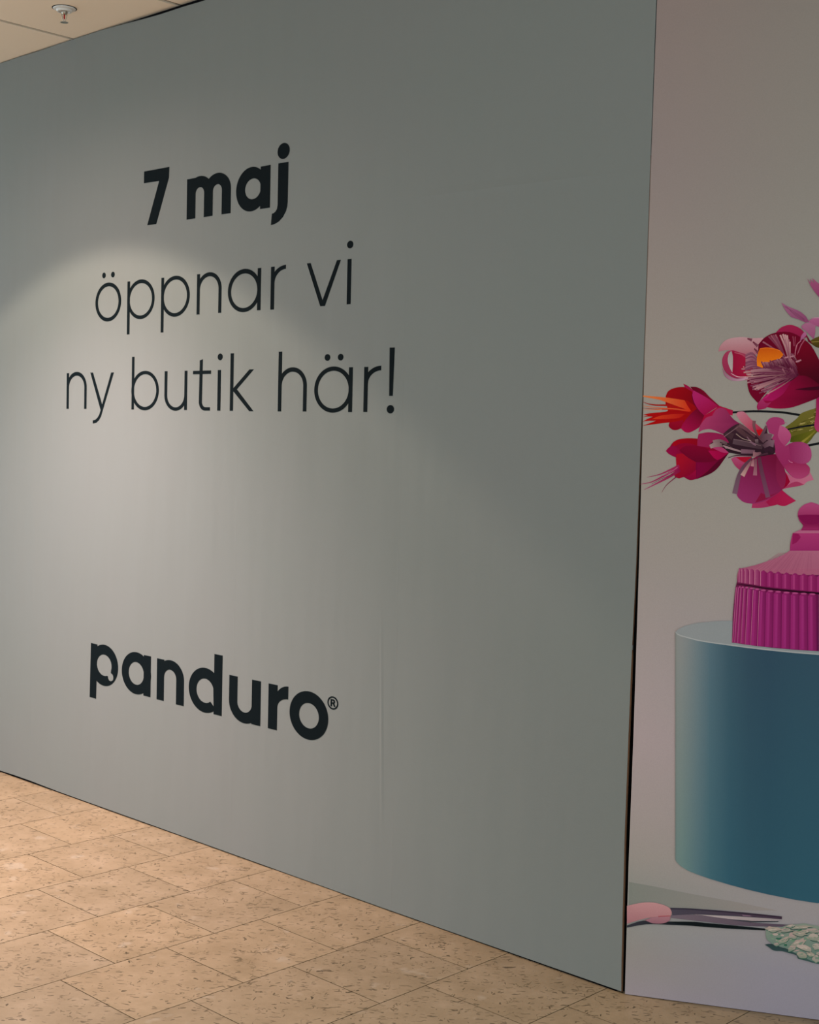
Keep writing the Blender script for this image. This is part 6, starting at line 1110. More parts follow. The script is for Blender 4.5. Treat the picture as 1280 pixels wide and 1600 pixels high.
((110,136,112),0,0,[4668,2289,4661,2270,4636,2249,4598,2231,4554,2219,4514,2216,4484,2222,4472,2235,4479,2254,4504,2275,4542,2293,4586,2305,4626,2308,4655,2302]),
((110,136,112),0,0,[4681,2364,4685,2352,4681,2336,4671,2319,4656,2305,4639,2295,4624,2293,4614,2298,4610,2310,4613,2326,4624,2343,4639,2358,4655,2367,4670,2369]),
((46,92,72),0,0,[5197,2150,5189,2144,5169,2139,5141,2137,5110,2138,5082,2142,5063,2148,5057,2155,5064,2162,5084,2166,5113,2169,5144,2168,5172,2164,5191,2158]),
((164,150,140),0,0,[4977,2762,4967,2749,4945,2741,4915,2740,4883,2745,4855,2755,4838,2769,4834,2784,4843,2797,4866,2805,4896,2806,4928,2801,4955,2790,4973,2776]),
((164,150,140),0,0,[4541,2462,4533,2446,4510,2431,4476,2421,4438,2417,4404,2421,4380,2431,4371,2445,4380,2462,4403,2476,4437,2486,4475,2490,4509,2487,4533,2477]),
((146,138,124),0,0,[5256,2235,5250,2222,5227,2207,5194,2194,5156,2184,5121,2181,5096,2184,5086,2193,5093,2206,5115,2220,5149,2234,5187,2243,5222,2247,5246,2244]),
((156,140,130),0,0,[5347,2399,5344,2384,5324,2362,5293,2339,5256,2319,5220,2305,5194,2302,5181,2308,5184,2324,5204,2345,5235,2368,5272,2388,5307,2402,5334,2406]),
((146,138,124),0,0,[5855,2046,5854,2034,5840,2013,5817,1989,5788,1967,5760,1949,5739,1941,5727,1944,5728,1957,5742,1977,5765,2001,5794,2024,5822,2041,5844,2049]),
((158,138,132),0,0,[5131,2353,5128,2339,5115,2325,5095,2313,5071,2306,5049,2305,5032,2309,5024,2319,5027,2333,5040,2347,5060,2359,5084,2366,5106,2367,5123,2363]),
((158,138,132),0,0,[4879,2409,4877,2392,4867,2376,4850,2365,4830,2359,4811,2362,4796,2371,4789,2386,4791,2403,4801,2419,4818,2430,4838,2436,4857,2433,4872,2424]),
((156,140,130),0,0,[4457,2644,4456,2627,4445,2609,4426,2595,4404,2587,4381,2586,4364,2594,4355,2608,4356,2625,4367,2642,4386,2657,4409,2665,4431,2665,4448,2658]),
((164,150,140),0,0,[4705,2450,4699,2439,4684,2431,4663,2427,4641,2428,4621,2434,4609,2443,4605,2454,4611,2465,4626,2474,4647,2478,4669,2477,4688,2471,4701,2462]),
((62,104,76),0,0,[5124,2763,5121,2753,5107,2738,5084,2721,5057,2705,5032,2693,5013,2687,5004,2689,5007,2699,5022,2714,5044,2731,5071,2748,5096,2760,5115,2765]),
((96,128,104),0,0,[4308,2606,4304,2596,4291,2587,4274,2582,4254,2581,4237,2584,4225,2591,4220,2600,4225,2610,4237,2619,4255,2624,4275,2625,4292,2622,4304,2615]),
((52,88,84),0,0,[5301,2765,5294,2755,5273,2742,5240,2729,5203,2717,5169,2711,5145,2710,5136,2715,5142,2725,5164,2738,5197,2751,5233,2763,5267,2769,5291,2770]),
((146,138,124),0,0,[5492,2182,5483,2174,5458,2164,5421,2155,5380,2148,5343,2145,5317,2147,5307,2152,5316,2160,5341,2170,5378,2179,5419,2186,5456,2189,5482,2188]),
((96,128,104),0,0,[5307,2397,5305,2382,5287,2358,5257,2332,5221,2308,5187,2291,5160,2284,5146,2288,5149,2304,5167,2327,5196,2353,5232,2378,5267,2395,5294,2402]),
((110,136,112),0,0,[5704,2256,5695,2246,5670,2238,5633,2232,5592,2230,5556,2233,5531,2239,5522,2248,5532,2257,5557,2265,5594,2271,5634,2273,5671,2270,5696,2264]),
((96,128,104),0,0,[5738,2601,5740,2584,5731,2563,5713,2543,5690,2527,5666,2518,5645,2519,5632,2529,5630,2546,5639,2567,5657,2587,5680,2603,5704,2612,5725,2611]),
((48,84,70),0,0,[4639,2586,4589,2565,4526,2546,4499,2530,4473,2513,4432,2489,4386,2473,4341,2484,4300,2504,4277,2519,4254,2533,4192,2546,4145,2562,4174,2583,4222,2608,4246,2636,4272,2658,4329,2653,4391,2642,4439,2647,4487,2651,4539,2645,4586,2633,4625,2611]),
((156,140,130),(118,130,114),[4378,2629,4383,2502],[4630,2609,4580,2589,4516,2569,4490,2553,4464,2537,4422,2513,4377,2497,4331,2507,4290,2527,4268,2542,4245,2557,4182,2570,4135,2585,4164,2606,4213,2631,4236,2659,4263,2681,4319,2676,4382,2666,4430,2670,4478,2674,4530,2668,4577,2656,4615,2635]),
((120,134,114),0,0,[4462,2609,4454,2603,4435,2600,4409,2599,4380,2602,4354,2608,4337,2615,4332,2622,4339,2628,4358,2632,4385,2632,4413,2629,4439,2623,4456,2616]),
((168,158,144),0,0,[4419,2604,4416,2598,4406,2591,4392,2583,4375,2577,4359,2574,4347,2574,4342,2578,4345,2584,4355,2592,4369,2599,4386,2605,4402,2608,4414,2608]),
((168,158,144),0,0,[4514,2623,4508,2614,4490,2604,4464,2593,4433,2584,4405,2580,4385,2580,4377,2585,4383,2594,4401,2605,4428,2616,4458,2624,4486,2629,4506,2628]),
((168,158,144),0,0,[4376,2596,4372,2585,4354,2571,4326,2557,4295,2546,4265,2540,4244,2540,4235,2546,4240,2558,4257,2572,4285,2586,4316,2597,4346,2603,4367,2603]),
((40,70,64),0,0,[4948,2636,4977,2623,4990,2609,4939,2590,4874,2571,4838,2557,4801,2543,4755,2527,4709,2515,4667,2512,4633,2517,4617,2527,4610,2543,4624,2562,4645,2581,4667,2602,4691,2621,4734,2646,4780,2664,4819,2662,4858,2654,4897,2657,4929,2659,4939,2649]),
((158,138,132),(104,122,106),[4782,2641,4786,2543],[4939,2659,4968,2647,4980,2632,4930,2613,4865,2594,4828,2580,4792,2567,4746,2550,4699,2538,4658,2535,4623,2540,4607,2550,4601,2567,4614,2585,4636,2605,4657,2625,4682,2644,4724,2669,4771,2687,4810,2685,4848,2677,4887,2681,4920,2682,4930,2672]),
((168,158,144),0,0,[4881,2644,4878,2639,4868,2633,4853,2627,4835,2622,4820,2620,4808,2621,4804,2624,4807,2629,4817,2635,4832,2641,4850,2646,4866,2648,4877,2647]),
((104,126,108),0,0,[4804,2636,4797,2629,4778,2624,4751,2621,4722,2622,4695,2626,4678,2633,4672,2640,4679,2647,4698,2652,4725,2654,4754,2653,4780,2649,4798,2643]),
((120,134,114),0,0,[4855,2644,4850,2639,4834,2634,4812,2630,4787,2628,4765,2628,4749,2631,4744,2636,4749,2641,4765,2646,4787,2650,4812,2652,4834,2652,4850,2649]),
((120,134,114),0,0,[4948,2643,4943,2634,4928,2623,4903,2612,4876,2602,4850,2597,4832,2596,4824,2600,4829,2609,4845,2620,4869,2631,4896,2641,4922,2647,4940,2647]),
((62,98,80),0,0,[4887,2416,4882,2388,4864,2353,4843,2318,4817,2283,4775,2244,4728,2209,4685,2190,4640,2175,4588,2148,4549,2132,4555,2158,4569,2192,4557,2203,4547,2214,4558,2242,4581,2271,4621,2294,4665,2318,4700,2347,4736,2375,4780,2398,4822,2415,4860,2421]),
((156,140,130),(118,130,114),[4679,2325,4682,2223],[4878,2439,4873,2411,4855,2377,4834,2341,4807,2307,4765,2267,4719,2232,4675,2213,4631,2198,4579,2171,4540,2155,4545,2181,4559,2215,4547,2226,4537,2237,4549,2265,4571,2294,4611,2318,4655,2341,4691,2370,4727,2398,4770,2421,4813,2438,4851,2444]),
((150,142,128),0,0,[4661,2300,4660,2294,4653,2283,4641,2271,4626,2259,4611,2250,4600,2245,4594,2246,4595,2253,4602,2263,4615,2276,4629,2288,4644,2297,4655,2301]),
((104,126,108),0,0,[4749,2344,4745,2335,4730,2322,4706,2306,4678,2292,4652,2282,4633,2277,4624,2280,4628,2289,4643,2303,4668,2318,4695,2332,4722,2343,4741,2347]),
((104,126,108),0,0,[4830,2384,4830,2376,4822,2361,4808,2343,4790,2326,4772,2312,4757,2305,4749,2306,4749,2315,4757,2330,4771,2348,4789,2365,4807,2379,4822,2385]),
((120,134,114),0,0,[4722,2331,4721,2324,4711,2311,4695,2294,4677,2276,4659,2261,4646,2252,4639,2251,4641,2258,4651,2271,4666,2288,4685,2306,4702,2321,4716,2330]),
((48,84,70),0,0,[4584,2127,4575,2115,4559,2104,4546,2096,4532,2089,4516,2078,4499,2071,4484,2079,4469,2091,4449,2097,4433,2105,4434,2120,4439,2136,4441,2152,4447,2164,4466,2164,4487,2164,4500,2173,4513,2182,4532,2183,4548,2177,4548,2163,4548,2147,4567,2137]),
((158,138,132),(104,122,106),[4496,2172,4499,2104],[4574,2150,4566,2139,4549,2127,4536,2119,4523,2112,4506,2101,4489,2094,4474,2102,4459,2114,4439,2120,4423,2128,4424,2143,4430,2159,4431,2175,4437,2187,4456,2188,4478,2187,4491,2196,4503,2205,4523,2206,4539,2200,4539,2186,4538,2170,4558,2160]),
((104,126,108),0,0,[4550,2150,4548,2146,4543,2143,4537,2141,4529,2141,4523,2143,4518,2146,4517,2150,4519,2155,4524,2158,4531,2160,4538,2160,4545,2158,4549,2154]),
((120,134,114),0,0,[4508,2159,4507,2155,4502,2152,4495,2149,4487,2148,4480,2149,4475,2152,4473,2155,4475,2159,4480,2162,4487,2164,4495,2165,4502,2164,4506,2162]),
((150,142,128),0,0,[4520,2173,4519,2169,4514,2165,4507,2161,4499,2159,4491,2158,4485,2159,4483,2162,4484,2165,4489,2169,4496,2173,4504,2176,4512,2176,4517,2175]),
((120,134,114),0,0,[4518,2159,4518,2154,4514,2149,4509,2146,4502,2144,4496,2144,4491,2147,4489,2151,4490,2155,4493,2160,4499,2163,4505,2165,4512,2165,4516,2163]),
((62,98,80),0,0,[5128,2483,5095,2460,5062,2437,5069,2412,5074,2388,5036,2365,4988,2351,4958,2363,4929,2376,4876,2360,4832,2347,4830,2365,4840,2392,4843,2411,4847,2429,4854,2456,4868,2478,4911,2485,4960,2488,4994,2500,5028,2512,5073,2521,5112,2521,5127,2505]),
((158,138,132),(118,130,114),[4961,2481,4964,2384],[5118,2506,5086,2483,5053,2460,5060,2435,5065,2412,5026,2388,4979,2374,4949,2386,4919,2399,4867,2383,4823,2370,4820,2389,4830,2415,4834,2434,4838,2452,4844,2479,4859,2501,4901,2508,4950,2512,4984,2523,5019,2535,5064,2544,5102,2544,5118,2528]),
((104,126,108),0,0,[5083,2464,5080,2459,5070,2454,5054,2448,5037,2445,5021,2443,5010,2444,5006,2447,5009,2452,5020,2458,5035,2463,5052,2466,5068,2468,5079,2467]),
((150,142,128),0,0,[4926,2448,4925,2442,4917,2436,4905,2429,4892,2423,4879,2420,4870,2419,4865,2422,4867,2427,4875,2434,4886,2441,4900,2446,4913,2450,4922,2450]),
((150,142,128),0,0,[5018,2478,5017,2472,5010,2464,5000,2458,4987,2453,4975,2451,4966,2453,4962,2457,4963,2464,4970,2471,4981,2478,4993,2483,5005,2484,5014,2483]),
((120,134,114),0,0,[5068,2460,5065,2456,5057,2452,5046,2450,5033,2450,5022,2452,5014,2455,5012,2459,5015,2463,5023,2466,5034,2468,5047,2469,5058,2467,5066,2464]),
((62,98,80),0,0,[5288,2374,5311,2359,5328,2341,5313,2298,5283,2250,5236,2197,5182,2152,5132,2133,5081,2121,5038,2102,5000,2089,4979,2097,4959,2109,4908,2108,4875,2119,4917,2170,4979,2231,5020,2283,5063,2327,5112,2345,5162,2360,5225,2402,5276,2433,5286,2410]),
((156,140,130),(118,130,114),[5111,2300,5116,2154],[5278,2397,5302,2382,5318,2364,5303,2321,5274,2273,5227,2220,5172,2175,5122,2156,5072,2144,5029,2125,4991,2112,4970,2120,4950,2132,4899,2132,4866,2143,4907,2193,4969,2254,5010,2306,5053,2350,5102,2368,5153,2383,5215,2425,5267,2456,5277,2433]),
((168,158,144),0,0,[5101,2311,5099,2302,5086,2286,5065,2267,5040,2248,5017,2233,4999,2225,4990,2226,4993,2235,5006,2251,5026,2270,5051,2289,5075,2304,5093,2312]),
((104,126,108),0,0,[5229,2264,5226,2256,5216,2246,5200,2237,5181,2230,5163,2227,5150,2228,5144,2233,5147,2241,5157,2250,5174,2259,5192,2266,5210,2269,5223,2269]),
((168,158,144),0,0,[5154,2317,5152,2305,5141,2292,5123,2278,5101,2267,5080,2262,5064,2262,5056,2269,5057,2280,5068,2294,5087,2308,5108,2318,5130,2324,5146,2323]),
((104,126,108),0,0,[5268,2324,5265,2311,5249,2293,5223,2274,5192,2257,5163,2246,5140,2243,5130,2248,5132,2261,5149,2279,5175,2298,5205,2315,5235,2326,5257,2329]),
((48,84,70),0,0,[5061,2134,5058,2116,5050,2094,5054,2071,5051,2050,5021,2032,4983,2014,4953,1994,4923,1975,4883,1957,4851,1952,4850,1975,4857,2005,4849,2020,4842,2035,4849,2059,4863,2085,4888,2115,4919,2140,4952,2147,4985,2149,5009,2151,5031,2150,5049,2144]),
((158,138,132),(104,122,106),[4945,2115,4949,2017],[5052,2157,5048,2139,5041,2118,5044,2094,5042,2073,5011,2055,4973,2037,4944,2017,4914,1998,4873,1981,4841,1975,4841,1998,4847,2028,4839,2043,4833,2058,4840,2082,4854,2108,4879,2138,4910,2163,4943,2170,4975,2172,4999,2174,5021,2173,5040,2168]),
((120,134,114),0,0,[4912,2124,4911,2117,4903,2109,4892,2101,4877,2094,4864,2091,4854,2091,4849,2094,4850,2101,4857,2109,4869,2117,4884,2124,4897,2128,4907,2128]),
((120,134,114),0,0,[5020,2141,5020,2133,5015,2124,5007,2116,4995,2110,4984,2108,4975,2109,4970,2114,4970,2122,4975,2131,4983,2139,4995,2145,5006,2147,5015,2146]),
((120,134,114),0,0,[4968,2102,4970,2095,4967,2085,4960,2075,4950,2066,4940,2060,4931,2058,4924,2062,4922,2069,4925,2079,4932,2089,4941,2098,4952,2104,4961,2105]),
((120,134,114),0,0,[4962,2123,4959,2117,4950,2109,4935,2103,4919,2098,4904,2096,4893,2098,4888,2103,4891,2109,4900,2117,4914,2123,4931,2128,4946,2130,4957,2128]),
((40,70,64),0,0,[5511,2083,5516,2050,5506,2027,5454,2029,5391,2039,5346,2043,5303,2049,5258,2062,5214,2079,5152,2100,5100,2126,5083,2158,5089,2190,5138,2200,5196,2204,5228,2215,5259,2224,5304,2222,5351,2213,5395,2199,5435,2180,5468,2158,5494,2133,5505,2109]),
((164,150,140),(128,132,118),[5316,2186,5321,2053],[5501,2106,5506,2073,5497,2050,5444,2052,5381,2062,5337,2066,5293,2072,5249,2085,5205,2102,5143,2123,5091,2149,5073,2181,5080,2213,5129,2223,5187,2227,5218,2238,5250,2247,5294,2245,5341,2236,5386,2222,5426,2203,5459,2181,5485,2156,5496,2132]),
((150,142,128),0,0,[5383,2125,5375,2118,5359,2115,5337,2117,5315,2124,5296,2134,5285,2145,5283,2156,5291,2164,5307,2167,5329,2165,5351,2158,5370,2148,5382,2136]),
((168,158,144),0,0,[5281,2148,5273,2139,5254,2132,5227,2129,5197,2130,5171,2135,5154,2143,5148,2153,5156,2162,5175,2169,5202,2172,5231,2171,5257,2166,5275,2157]),
((168,158,144),0,0,[5389,2124,5379,2120,5359,2122,5332,2132,5305,2146,5282,2163,5268,2178,5266,2189,5276,2193,5296,2191,5323,2181,5350,2167,5373,2150,5387,2135]),
((168,158,144),0,0,[5389,2172,5383,2166,5368,2162,5346,2160,5322,2162,5302,2167,5288,2173,5283,2181,5290,2187,5305,2191,5327,2193,5350,2191,5371,2186,5385,2180]),
((40,70,64),0,0,[5541,2805,5462,2781,5363,2752,5347,2735,5331,2719,5256,2707,5165,2693,5073,2669,4989,2648,4921,2643,4872,2647,4877,2660,4899,2678,4917,2692,4936,2705,4955,2725,4977,2741,5058,2759,5156,2777,5251,2797,5334,2812,5371,2807,5408,2801,5490,2806]),
((146,138,124),(128,132,118),[5151,2770,5153,2702],[5532,2828,5453,2804,5353,2775,5338,2758,5322,2742,5247,2730,5155,2716,5064,2692,4979,2672,4912,2667,4863,2670,4868,2684,4890,2701,4908,2715,4927,2728,4946,2748,4968,2764,5048,2782,5146,2800,5242,2820,5325,2835,5362,2830,5399,2824,5481,2829]),
((168,158,144),0,0,[5111,2751,5101,2747,5074,2742,5034,2736,4990,2731,4950,2728,4922,2727,4912,2729,4922,2733,4950,2738,4989,2743,5034,2748,5074,2751,5101,2752]),
((168,158,144),0,0,[5207,2738,5198,2733,5173,2730,5136,2729,5096,2730,5060,2733,5036,2738,5027,2743,5037,2748,5062,2751,5098,2752,5138,2751,5174,2747,5199,2743]),
((168,158,144),0,0,[5389,2762,5380,2757,5355,2753,5320,2750,5280,2748,5245,2749,5220,2751,5212,2754,5221,2759,5245,2763,5281,2766,5321,2768,5356,2768,5380,2765]),
((104,126,108),0,0,[5177,2746,5170,2743,5154,2742,5131,2743,5106,2748,5084,2753,5070,2760,5065,2765,5072,2769,5088,2770,5111,2768,5136,2764,5158,2758,5172,2752]),
((40,70,64),0,0,[5492,2685,5470,2664,5441,2642,5418,2624,5394,2607,5359,2587,5319,2571,5282,2566,5244,2563,5186,2547,5137,2537,5136,2553,5144,2576,5137,2593,5137,2607,5176,2627,5225,2646,5262,2658,5298,2671,5348,2696,5399,2719,5444,2723,5480,2717,5492,2704]),
((156,140,130),(128,132,118),[5297,2671,5300,2588],[5482,2708,5461,2687,5432,2666,5409,2647,5385,2630,5349,2610,5310,2594,5272,2589,5235,2586,5176,2570,5128,2560,5127,2576,5135,2599,5128,2616,5128,2630,5167,2650,5216,2669,5253,2681,5289,2694,5339,2719,5390,2742,5434,2746,5470,2740,5482,2727]),
((150,142,128),0,0,[5330,2656,5328,2651,5319,2644,5305,2636,5289,2629,5274,2625,5264,2624,5259,2625,5261,2630,5270,2637,5284,2645,5300,2652,5315,2656,5325,2658]),
((104,126,108),0,0,[5363,2659,5358,2654,5346,2650,5328,2648,5309,2648,5291,2649,5279,2653,5275,2657,5280,2662,5292,2666,5310,2668,5329,2669,5347,2667,5359,2663]),
((104,126,108),0,0,[5267,2637,5263,2632,5253,2627,5238,2624,5221,2623,5206,2624,5196,2627,5192,2632,5196,2637,5206,2642,5221,2645,5238,2646,5253,2645,5263,2642]),
((168,158,144),0,0,[5412,2672,5409,2665,5398,2658,5383,2652,5365,2649,5348,2648,5337,2651,5332,2657,5335,2663,5346,2671,5362,2676,5380,2680,5396,2680,5408,2677]),
((48,84,70),0,0,[5743,2656,5723,2643,5690,2634,5657,2631,5623,2627,5587,2607,5550,2593,5495,2601,5445,2619,5426,2637,5411,2659,5390,2676,5377,2692,5388,2709,5408,2722,5447,2726,5491,2729,5533,2745,5576,2756,5627,2744,5672,2724,5687,2707,5700,2687,5726,2670]),
((158,138,132),(104,122,106),[5552,2720,5556,2628],[5733,2678,5713,2666,5680,2657,5648,2654,5613,2650,5578,2630,5540,2616,5485,2624,5435,2642,5417,2660,5401,2682,5381,2699,5368,2715,5378,2732,5399,2745,5437,2749,5482,2752,5524,2768,5566,2779,5618,2767,5663,2747,5677,2730,5691,2710,5717,2693]),
((120,134,114),0,0,[5586,2711,5580,2704,5568,2700,5549,2697,5530,2698,5512,2702,5500,2707,5497,2714,5502,2721,5515,2726,5533,2728,5553,2727,5570,2724,5582,2718]),
((120,134,114),0,0,[5529,2655,5522,2653,5505,2654,5482,2659,5457,2666,5435,2675,5421,2682,5416,2688,5423,2690,5440,2688,5463,2684,5488,2676,5510,2668,5524,2660]),
((150,142,128),0,0,[5606,2730,5601,2725,5588,2720,5567,2716,5545,2713,5525,2713,5511,2714,5505,2718,5510,2723,5524,2728,5544,2732,5567,2735,5587,2735,5601,2734]),
((104,126,108),0,0,[5664,2739,5661,2732,5651,2725,5636,2719,5619,2716,5603,2716,5592,2718,5587,2723,5590,2730,5601,2737,5616,2743,5633,2746,5649,2747,5660,2744]),
((40,70,64),0,0,[5791,2465,5750,2450,5694,2432,5684,2400,5671,2371,5619,2367,5557,2374,5503,2382,5459,2396,5449,2421,5443,2450,5423,2470,5408,2488,5418,2508,5435,2528,5450,2558,5472,2582,5525,2595,5585,2596,5636,2581,5676,2557,5688,2532,5699,2507,5753,2485]),
((160,150,138),(104,122,106),[5559,2538,5565,2392],[5782,2488,5741,2473,5685,2455,5674,2423,5662,2394,5609,2390,5548,2397,5493,2405,5450,2419,5439,2444,5433,2473,5414,2493,5399,2511,5408,2531,5425,2551,5441,2581,5463,2605,5516,2618,5576,2619,5627,2604,5667,2580,5678,2555,5690,2530,5743,2508]),
((120,134,114),0,0,[5520,2484,5517,2475,5505,2467,5489,2459,5469,2454,5451,2453,5438,2455,5433,2461,5436,2470,5447,2478,5464,2486,5484,2491,5501,2492,5514,2490]),
((104,126,108),0,0,[5717,2518,5715,2512,5706,2505,5693,2500,5678,2497,5664,2497,5654,2499,5650,2504,5653,2511,5662,2517,5675,2523,5690,2526,5704,2526,5713,2523]),
((104,126,108),0,0,[5668,2494,5661,2488,5643,2483,5617,2481,5589,2482,5564,2485,5547,2490,5542,2497,5548,2503,5566,2507,5592,2509,5620,2509,5645,2506,5662,2500]),
((150,142,128),0,0,[5654,2506,5648,2501,5635,2500,5618,2502,5600,2507,5584,2514,5574,2522,5572,2529,5578,2534,5591,2535,5608,2533,5626,2528,5641,2521,5651,2513]),
((40,70,64),0,0,[5396,2535,5351,2524,5290,2512,5274,2493,5258,2474,5211,2460,5156,2455,5103,2465,5052,2481,4999,2496,4958,2514,4949,2536,4955,2562,4977,2583,5007,2598,5055,2601,5104,2602,5140,2606,5175,2609,5220,2609,5260,2603,5277,2587,5293,2570,5353,2552]),
((146,138,124),(128,132,118),[5157,2599,5161,2492],[5386,2558,5342,2547,5281,2535,5265,2516,5248,2497,5202,2483,5146,2478,5094,2488,5043,2504,4990,2519,4949,2537,4940,2559,4945,2585,4967,2606,4998,2621,5045,2624,5095,2625,5130,2629,5166,2632,5211,2632,5251,2626,5268,2610,5284,2593,5344,2575]),
((168,158,144),0,0,[5197,2579,5193,2573,5181,2566,5163,2559,5143,2554,5124,2552,5111,2554,5106,2558,5109,2565,5121,2572,5139,2579,5160,2584,5178,2585,5191,2584]),
((104,126,108),0,0,[5108,2570,5106,2564,5097,2557,5083,2551,5067,2547,5053,2545,5043,2546,5038,2550,5041,2555,5050,2562,5064,2568,5079,2572,5094,2574,5104,2573]),
((104,126,108),0,0,[5215,2612,5212,2606,5202,2601,5188,2595,5171,2592,5156,2590,5145,2592,5141,2596,5144,2601,5154,2607,5169,2612,5185,2616,5200,2617,5211,2616]),
((150,142,128),0,0,[5280,2607,5275,2598,5259,2588,5235,2580,5208,2574,5184,2573,5167,2575,5160,2582,5165,2591,5181,2601,5204,2609,5231,2615,5256,2616,5273,2613]),
((48,84,70),0,0,[5395,1882,5389,1852,5371,1827,5333,1816,5290,1812,5257,1808,5224,1807,5189,1809,5160,1818,5151,1839,5146,1863,5124,1880,5105,1898,5101,1924,5108,1951,5129,1979,5159,2000,5203,2005,5249,2000,5287,1990,5322,1975,5347,1956,5369,1933,5386,1908]),
((146,138,124),(104,122,106),[5224,1947,5229,1814],[5386,1905,5380,1875,5361,1850,5323,1840,5280,1835,5248,1831,5215,1830,5179,1833,5150,1841,5142,1862,5136,1886,5115,1903,5095,1921,5091,1947,5098,1974,5119,2002,5150,2023,5193,2028,5239,2023,5278,2013,5312,1998,5338,1979,5359,1956,5377,1931]),
((120,134,114),0,0,[5205,1933,5202,1925,5193,1917,5180,1911,5165,1909,5151,1910,5141,1915,5137,1922,5140,1931,5149,1939,5162,1944,5178,1947,5191,1946,5201,1941]),
((120,134,114),0,0,[5313,1894,5308,1890,5296,1888,5280,1889,5264,1894,5250,1900,5241,1907,5239,1914,5244,1919,5256,1921,5272,1919,5288,1915,5302,1908,5311,1901]),
((150,142,128),0,0,[5268,1925,5263,1920,5252,1918,5237,1918,5222,1922,5209,1927,5201,1934,5199,1940,5204,1945,5214,1948,5229,1947,5244,1944,5257,1938,5266,1931]),
((104,126,108),0,0,[5276,1965,5273,1955,5263,1945,5247,1938,5229,1934,5212,1935,5200,1940,5195,1948,5198,1958,5209,1967,5224,1975,5242,1979,5259,1978,5271,1973]),
((62,98,80),0,0,[5616,1935,5611,1916,5600,1902,5570,1900,5534,1899,5503,1886,5474,1878,5448,1893,5425,1915,5400,1927,5382,1940,5388,1954,5397,1968,5376,1993,5364,2013,5402,2009,5451,2002,5479,2017,5506,2029,5535,2017,5563,1998,5586,1984,5605,1969,5613,1952]),
((146,138,124),(118,130,114),[5480,1999,5483,1912],[5607,1958,5602,1939,5590,1925,5560,1923,5525,1922,5494,1909,5465,1901,5439,1916,5415,1938,5390,1950,5372,1963,5379,1977,5387,1991,5366,2016,5355,2036,5393,2032,5442,2025,5469,2040,5496,2052,5526,2040,5554,2021,5576,2007,5595,1992,5604,1975]),
((168,158,144),0,0,[5584,1972,5580,1966,5569,1960,5553,1956,5535,1953,5519,1954,5508,1957,5504,1961,5508,1967,5519,1973,5534,1978,5552,1980,5568,1980,5579,1977]),
((150,142,128),0,0,[5472,1949,5467,1945,5459,1944,5449,1946,5439,1950,5431,1956,5426,1963,5426,1969,5431,1973,5439,1974,5449,1972,5459,1968,5467,1962,5471,1955]),
((150,142,128),0,0,[5524,1958,5519,1955,5510,1954,5498,1957,5486,1961,5475,1968,5469,1974,5468,1980,5472,1983,5482,1984,5494,1981,5506,1977,5517,1970,5523,1964]),
((168,158,144),0,0,[5488,1962,5483,1958,5472,1957,5457,1958,5440,1962,5426,1967,5417,1973,5415,1978,5420,1982,5431,1983,5446,1982,5462,1978,5476,1973,5485,1967]),
((62,98,80),0,0,[5775,1834,5775,1804,5771,1778,5742,1770,5706,1764,5677,1738,5650,1720,5626,1738,5602,1765,5572,1777,5546,1791,5538,1818,5541,1848,5557,1871,5578,1892,5598,1912,5618,1931,5651,1967,5684,1989,5703,1955,5725,1913,5774,1907,5813,1902,5800,1871]),
((156,142,134),(118,130,114),[5654,1906,5661,1736],[5765,1857,5765,1827,5762,1801,5732,1793,5696,1787,5667,1761,5641,1743,5617,1761,5593,1787,5562,1800,5537,1814,5528,1841,5532,1871,5548,1894,5569,1915,5588,1935,5609,1954,5642,1990,5675,2012,5694,1978,5716,1936,5765,1930,5804,1925,5790,1894]),
((104,126,108),0,0,[5661,1862,5656,1855,5647,1851,5637,1850,5627,1854,5619,1861,5616,1870,5617,1879,5622,1887,5631,1891,5641,1891,5651,1887,5659,1880,5662,1871]),
((104,126,108),0,0,[5745,1864,5736,1854,5720,1849,5700,1850,5679,1857,5662,1868,5653,1882,5652,1895,5661,1905,5677,1910,5698,1909,5719,1902,5735,1890,5745,1877]),
((104,126,108),0,0,[5735,1916,5732,1903,5725,1893,5715,1886,5704,1885,5694,1890,5688,1900,5685,1913,5688,1926,5695,1937,5705,1943,5716,1944,5726,1939,5732,1929]),
((104,126,108),0,0,[5687,1907,5680,1900,5666,1895,5647,1894,5626,1897,5608,1903,5597,1912,5594,1921,5600,1928,5614,1933,5634,1934,5654,1931,5672,1925,5684,1916]),
((62,98,80),0,0,[5836,2273,5830,2242,5814,2211,5797,2177,5772,2149,5730,2139,5683,2133,5640,2115,5604,2104,5587,2124,5576,2152,5562,2166,5549,2181,5534,2202,5529,2225,5545,2253,5572,2279,5608,2298,5646,2309,5677,2304,5708,2297,5755,2310,5799,2318,5824,2301]),
((164,150,140),(128,132,118),[5655,2278,5660,2132],[5827,2295,5820,2265,5804,2234,5787,2200,5763,2172,5720,2162,5674,2156,5631,2138,5595,2127,5578,2147,5567,2175,5553,2189,5539,2204,5525,2225,5520,2248,5536,2276,5563,2302,5599,2321,5637,2332,5668,2327,5698,2320,5746,2333,5790,2341,5815,2324]),
((120,134,114),0,0,[5650,2253,5646,2247,5637,2242,5624,2239,5611,2239,5598,2242,5590,2247,5587,2252,5591,2258,5600,2263,5612,2266,5626,2266,5639,2263,5647,2259]),
((168,158,144),0,0,[5774,2270,5770,2263,5756,2256,5737,2250,5715,2248,5695,2248,5681,2252,5676,2258,5680,2265,5694,2272,5714,2278,5735,2281,5755,2280,5769,2277]),
((104,126,108),0,0,[5779,2304,5776,2297,5763,2288,5744,2280,5723,2274,5703,2271,5689,2272,5683,2276,5687,2284,5699,2292,5718,2300,5739,2306,5759,2309,5773,2308]),
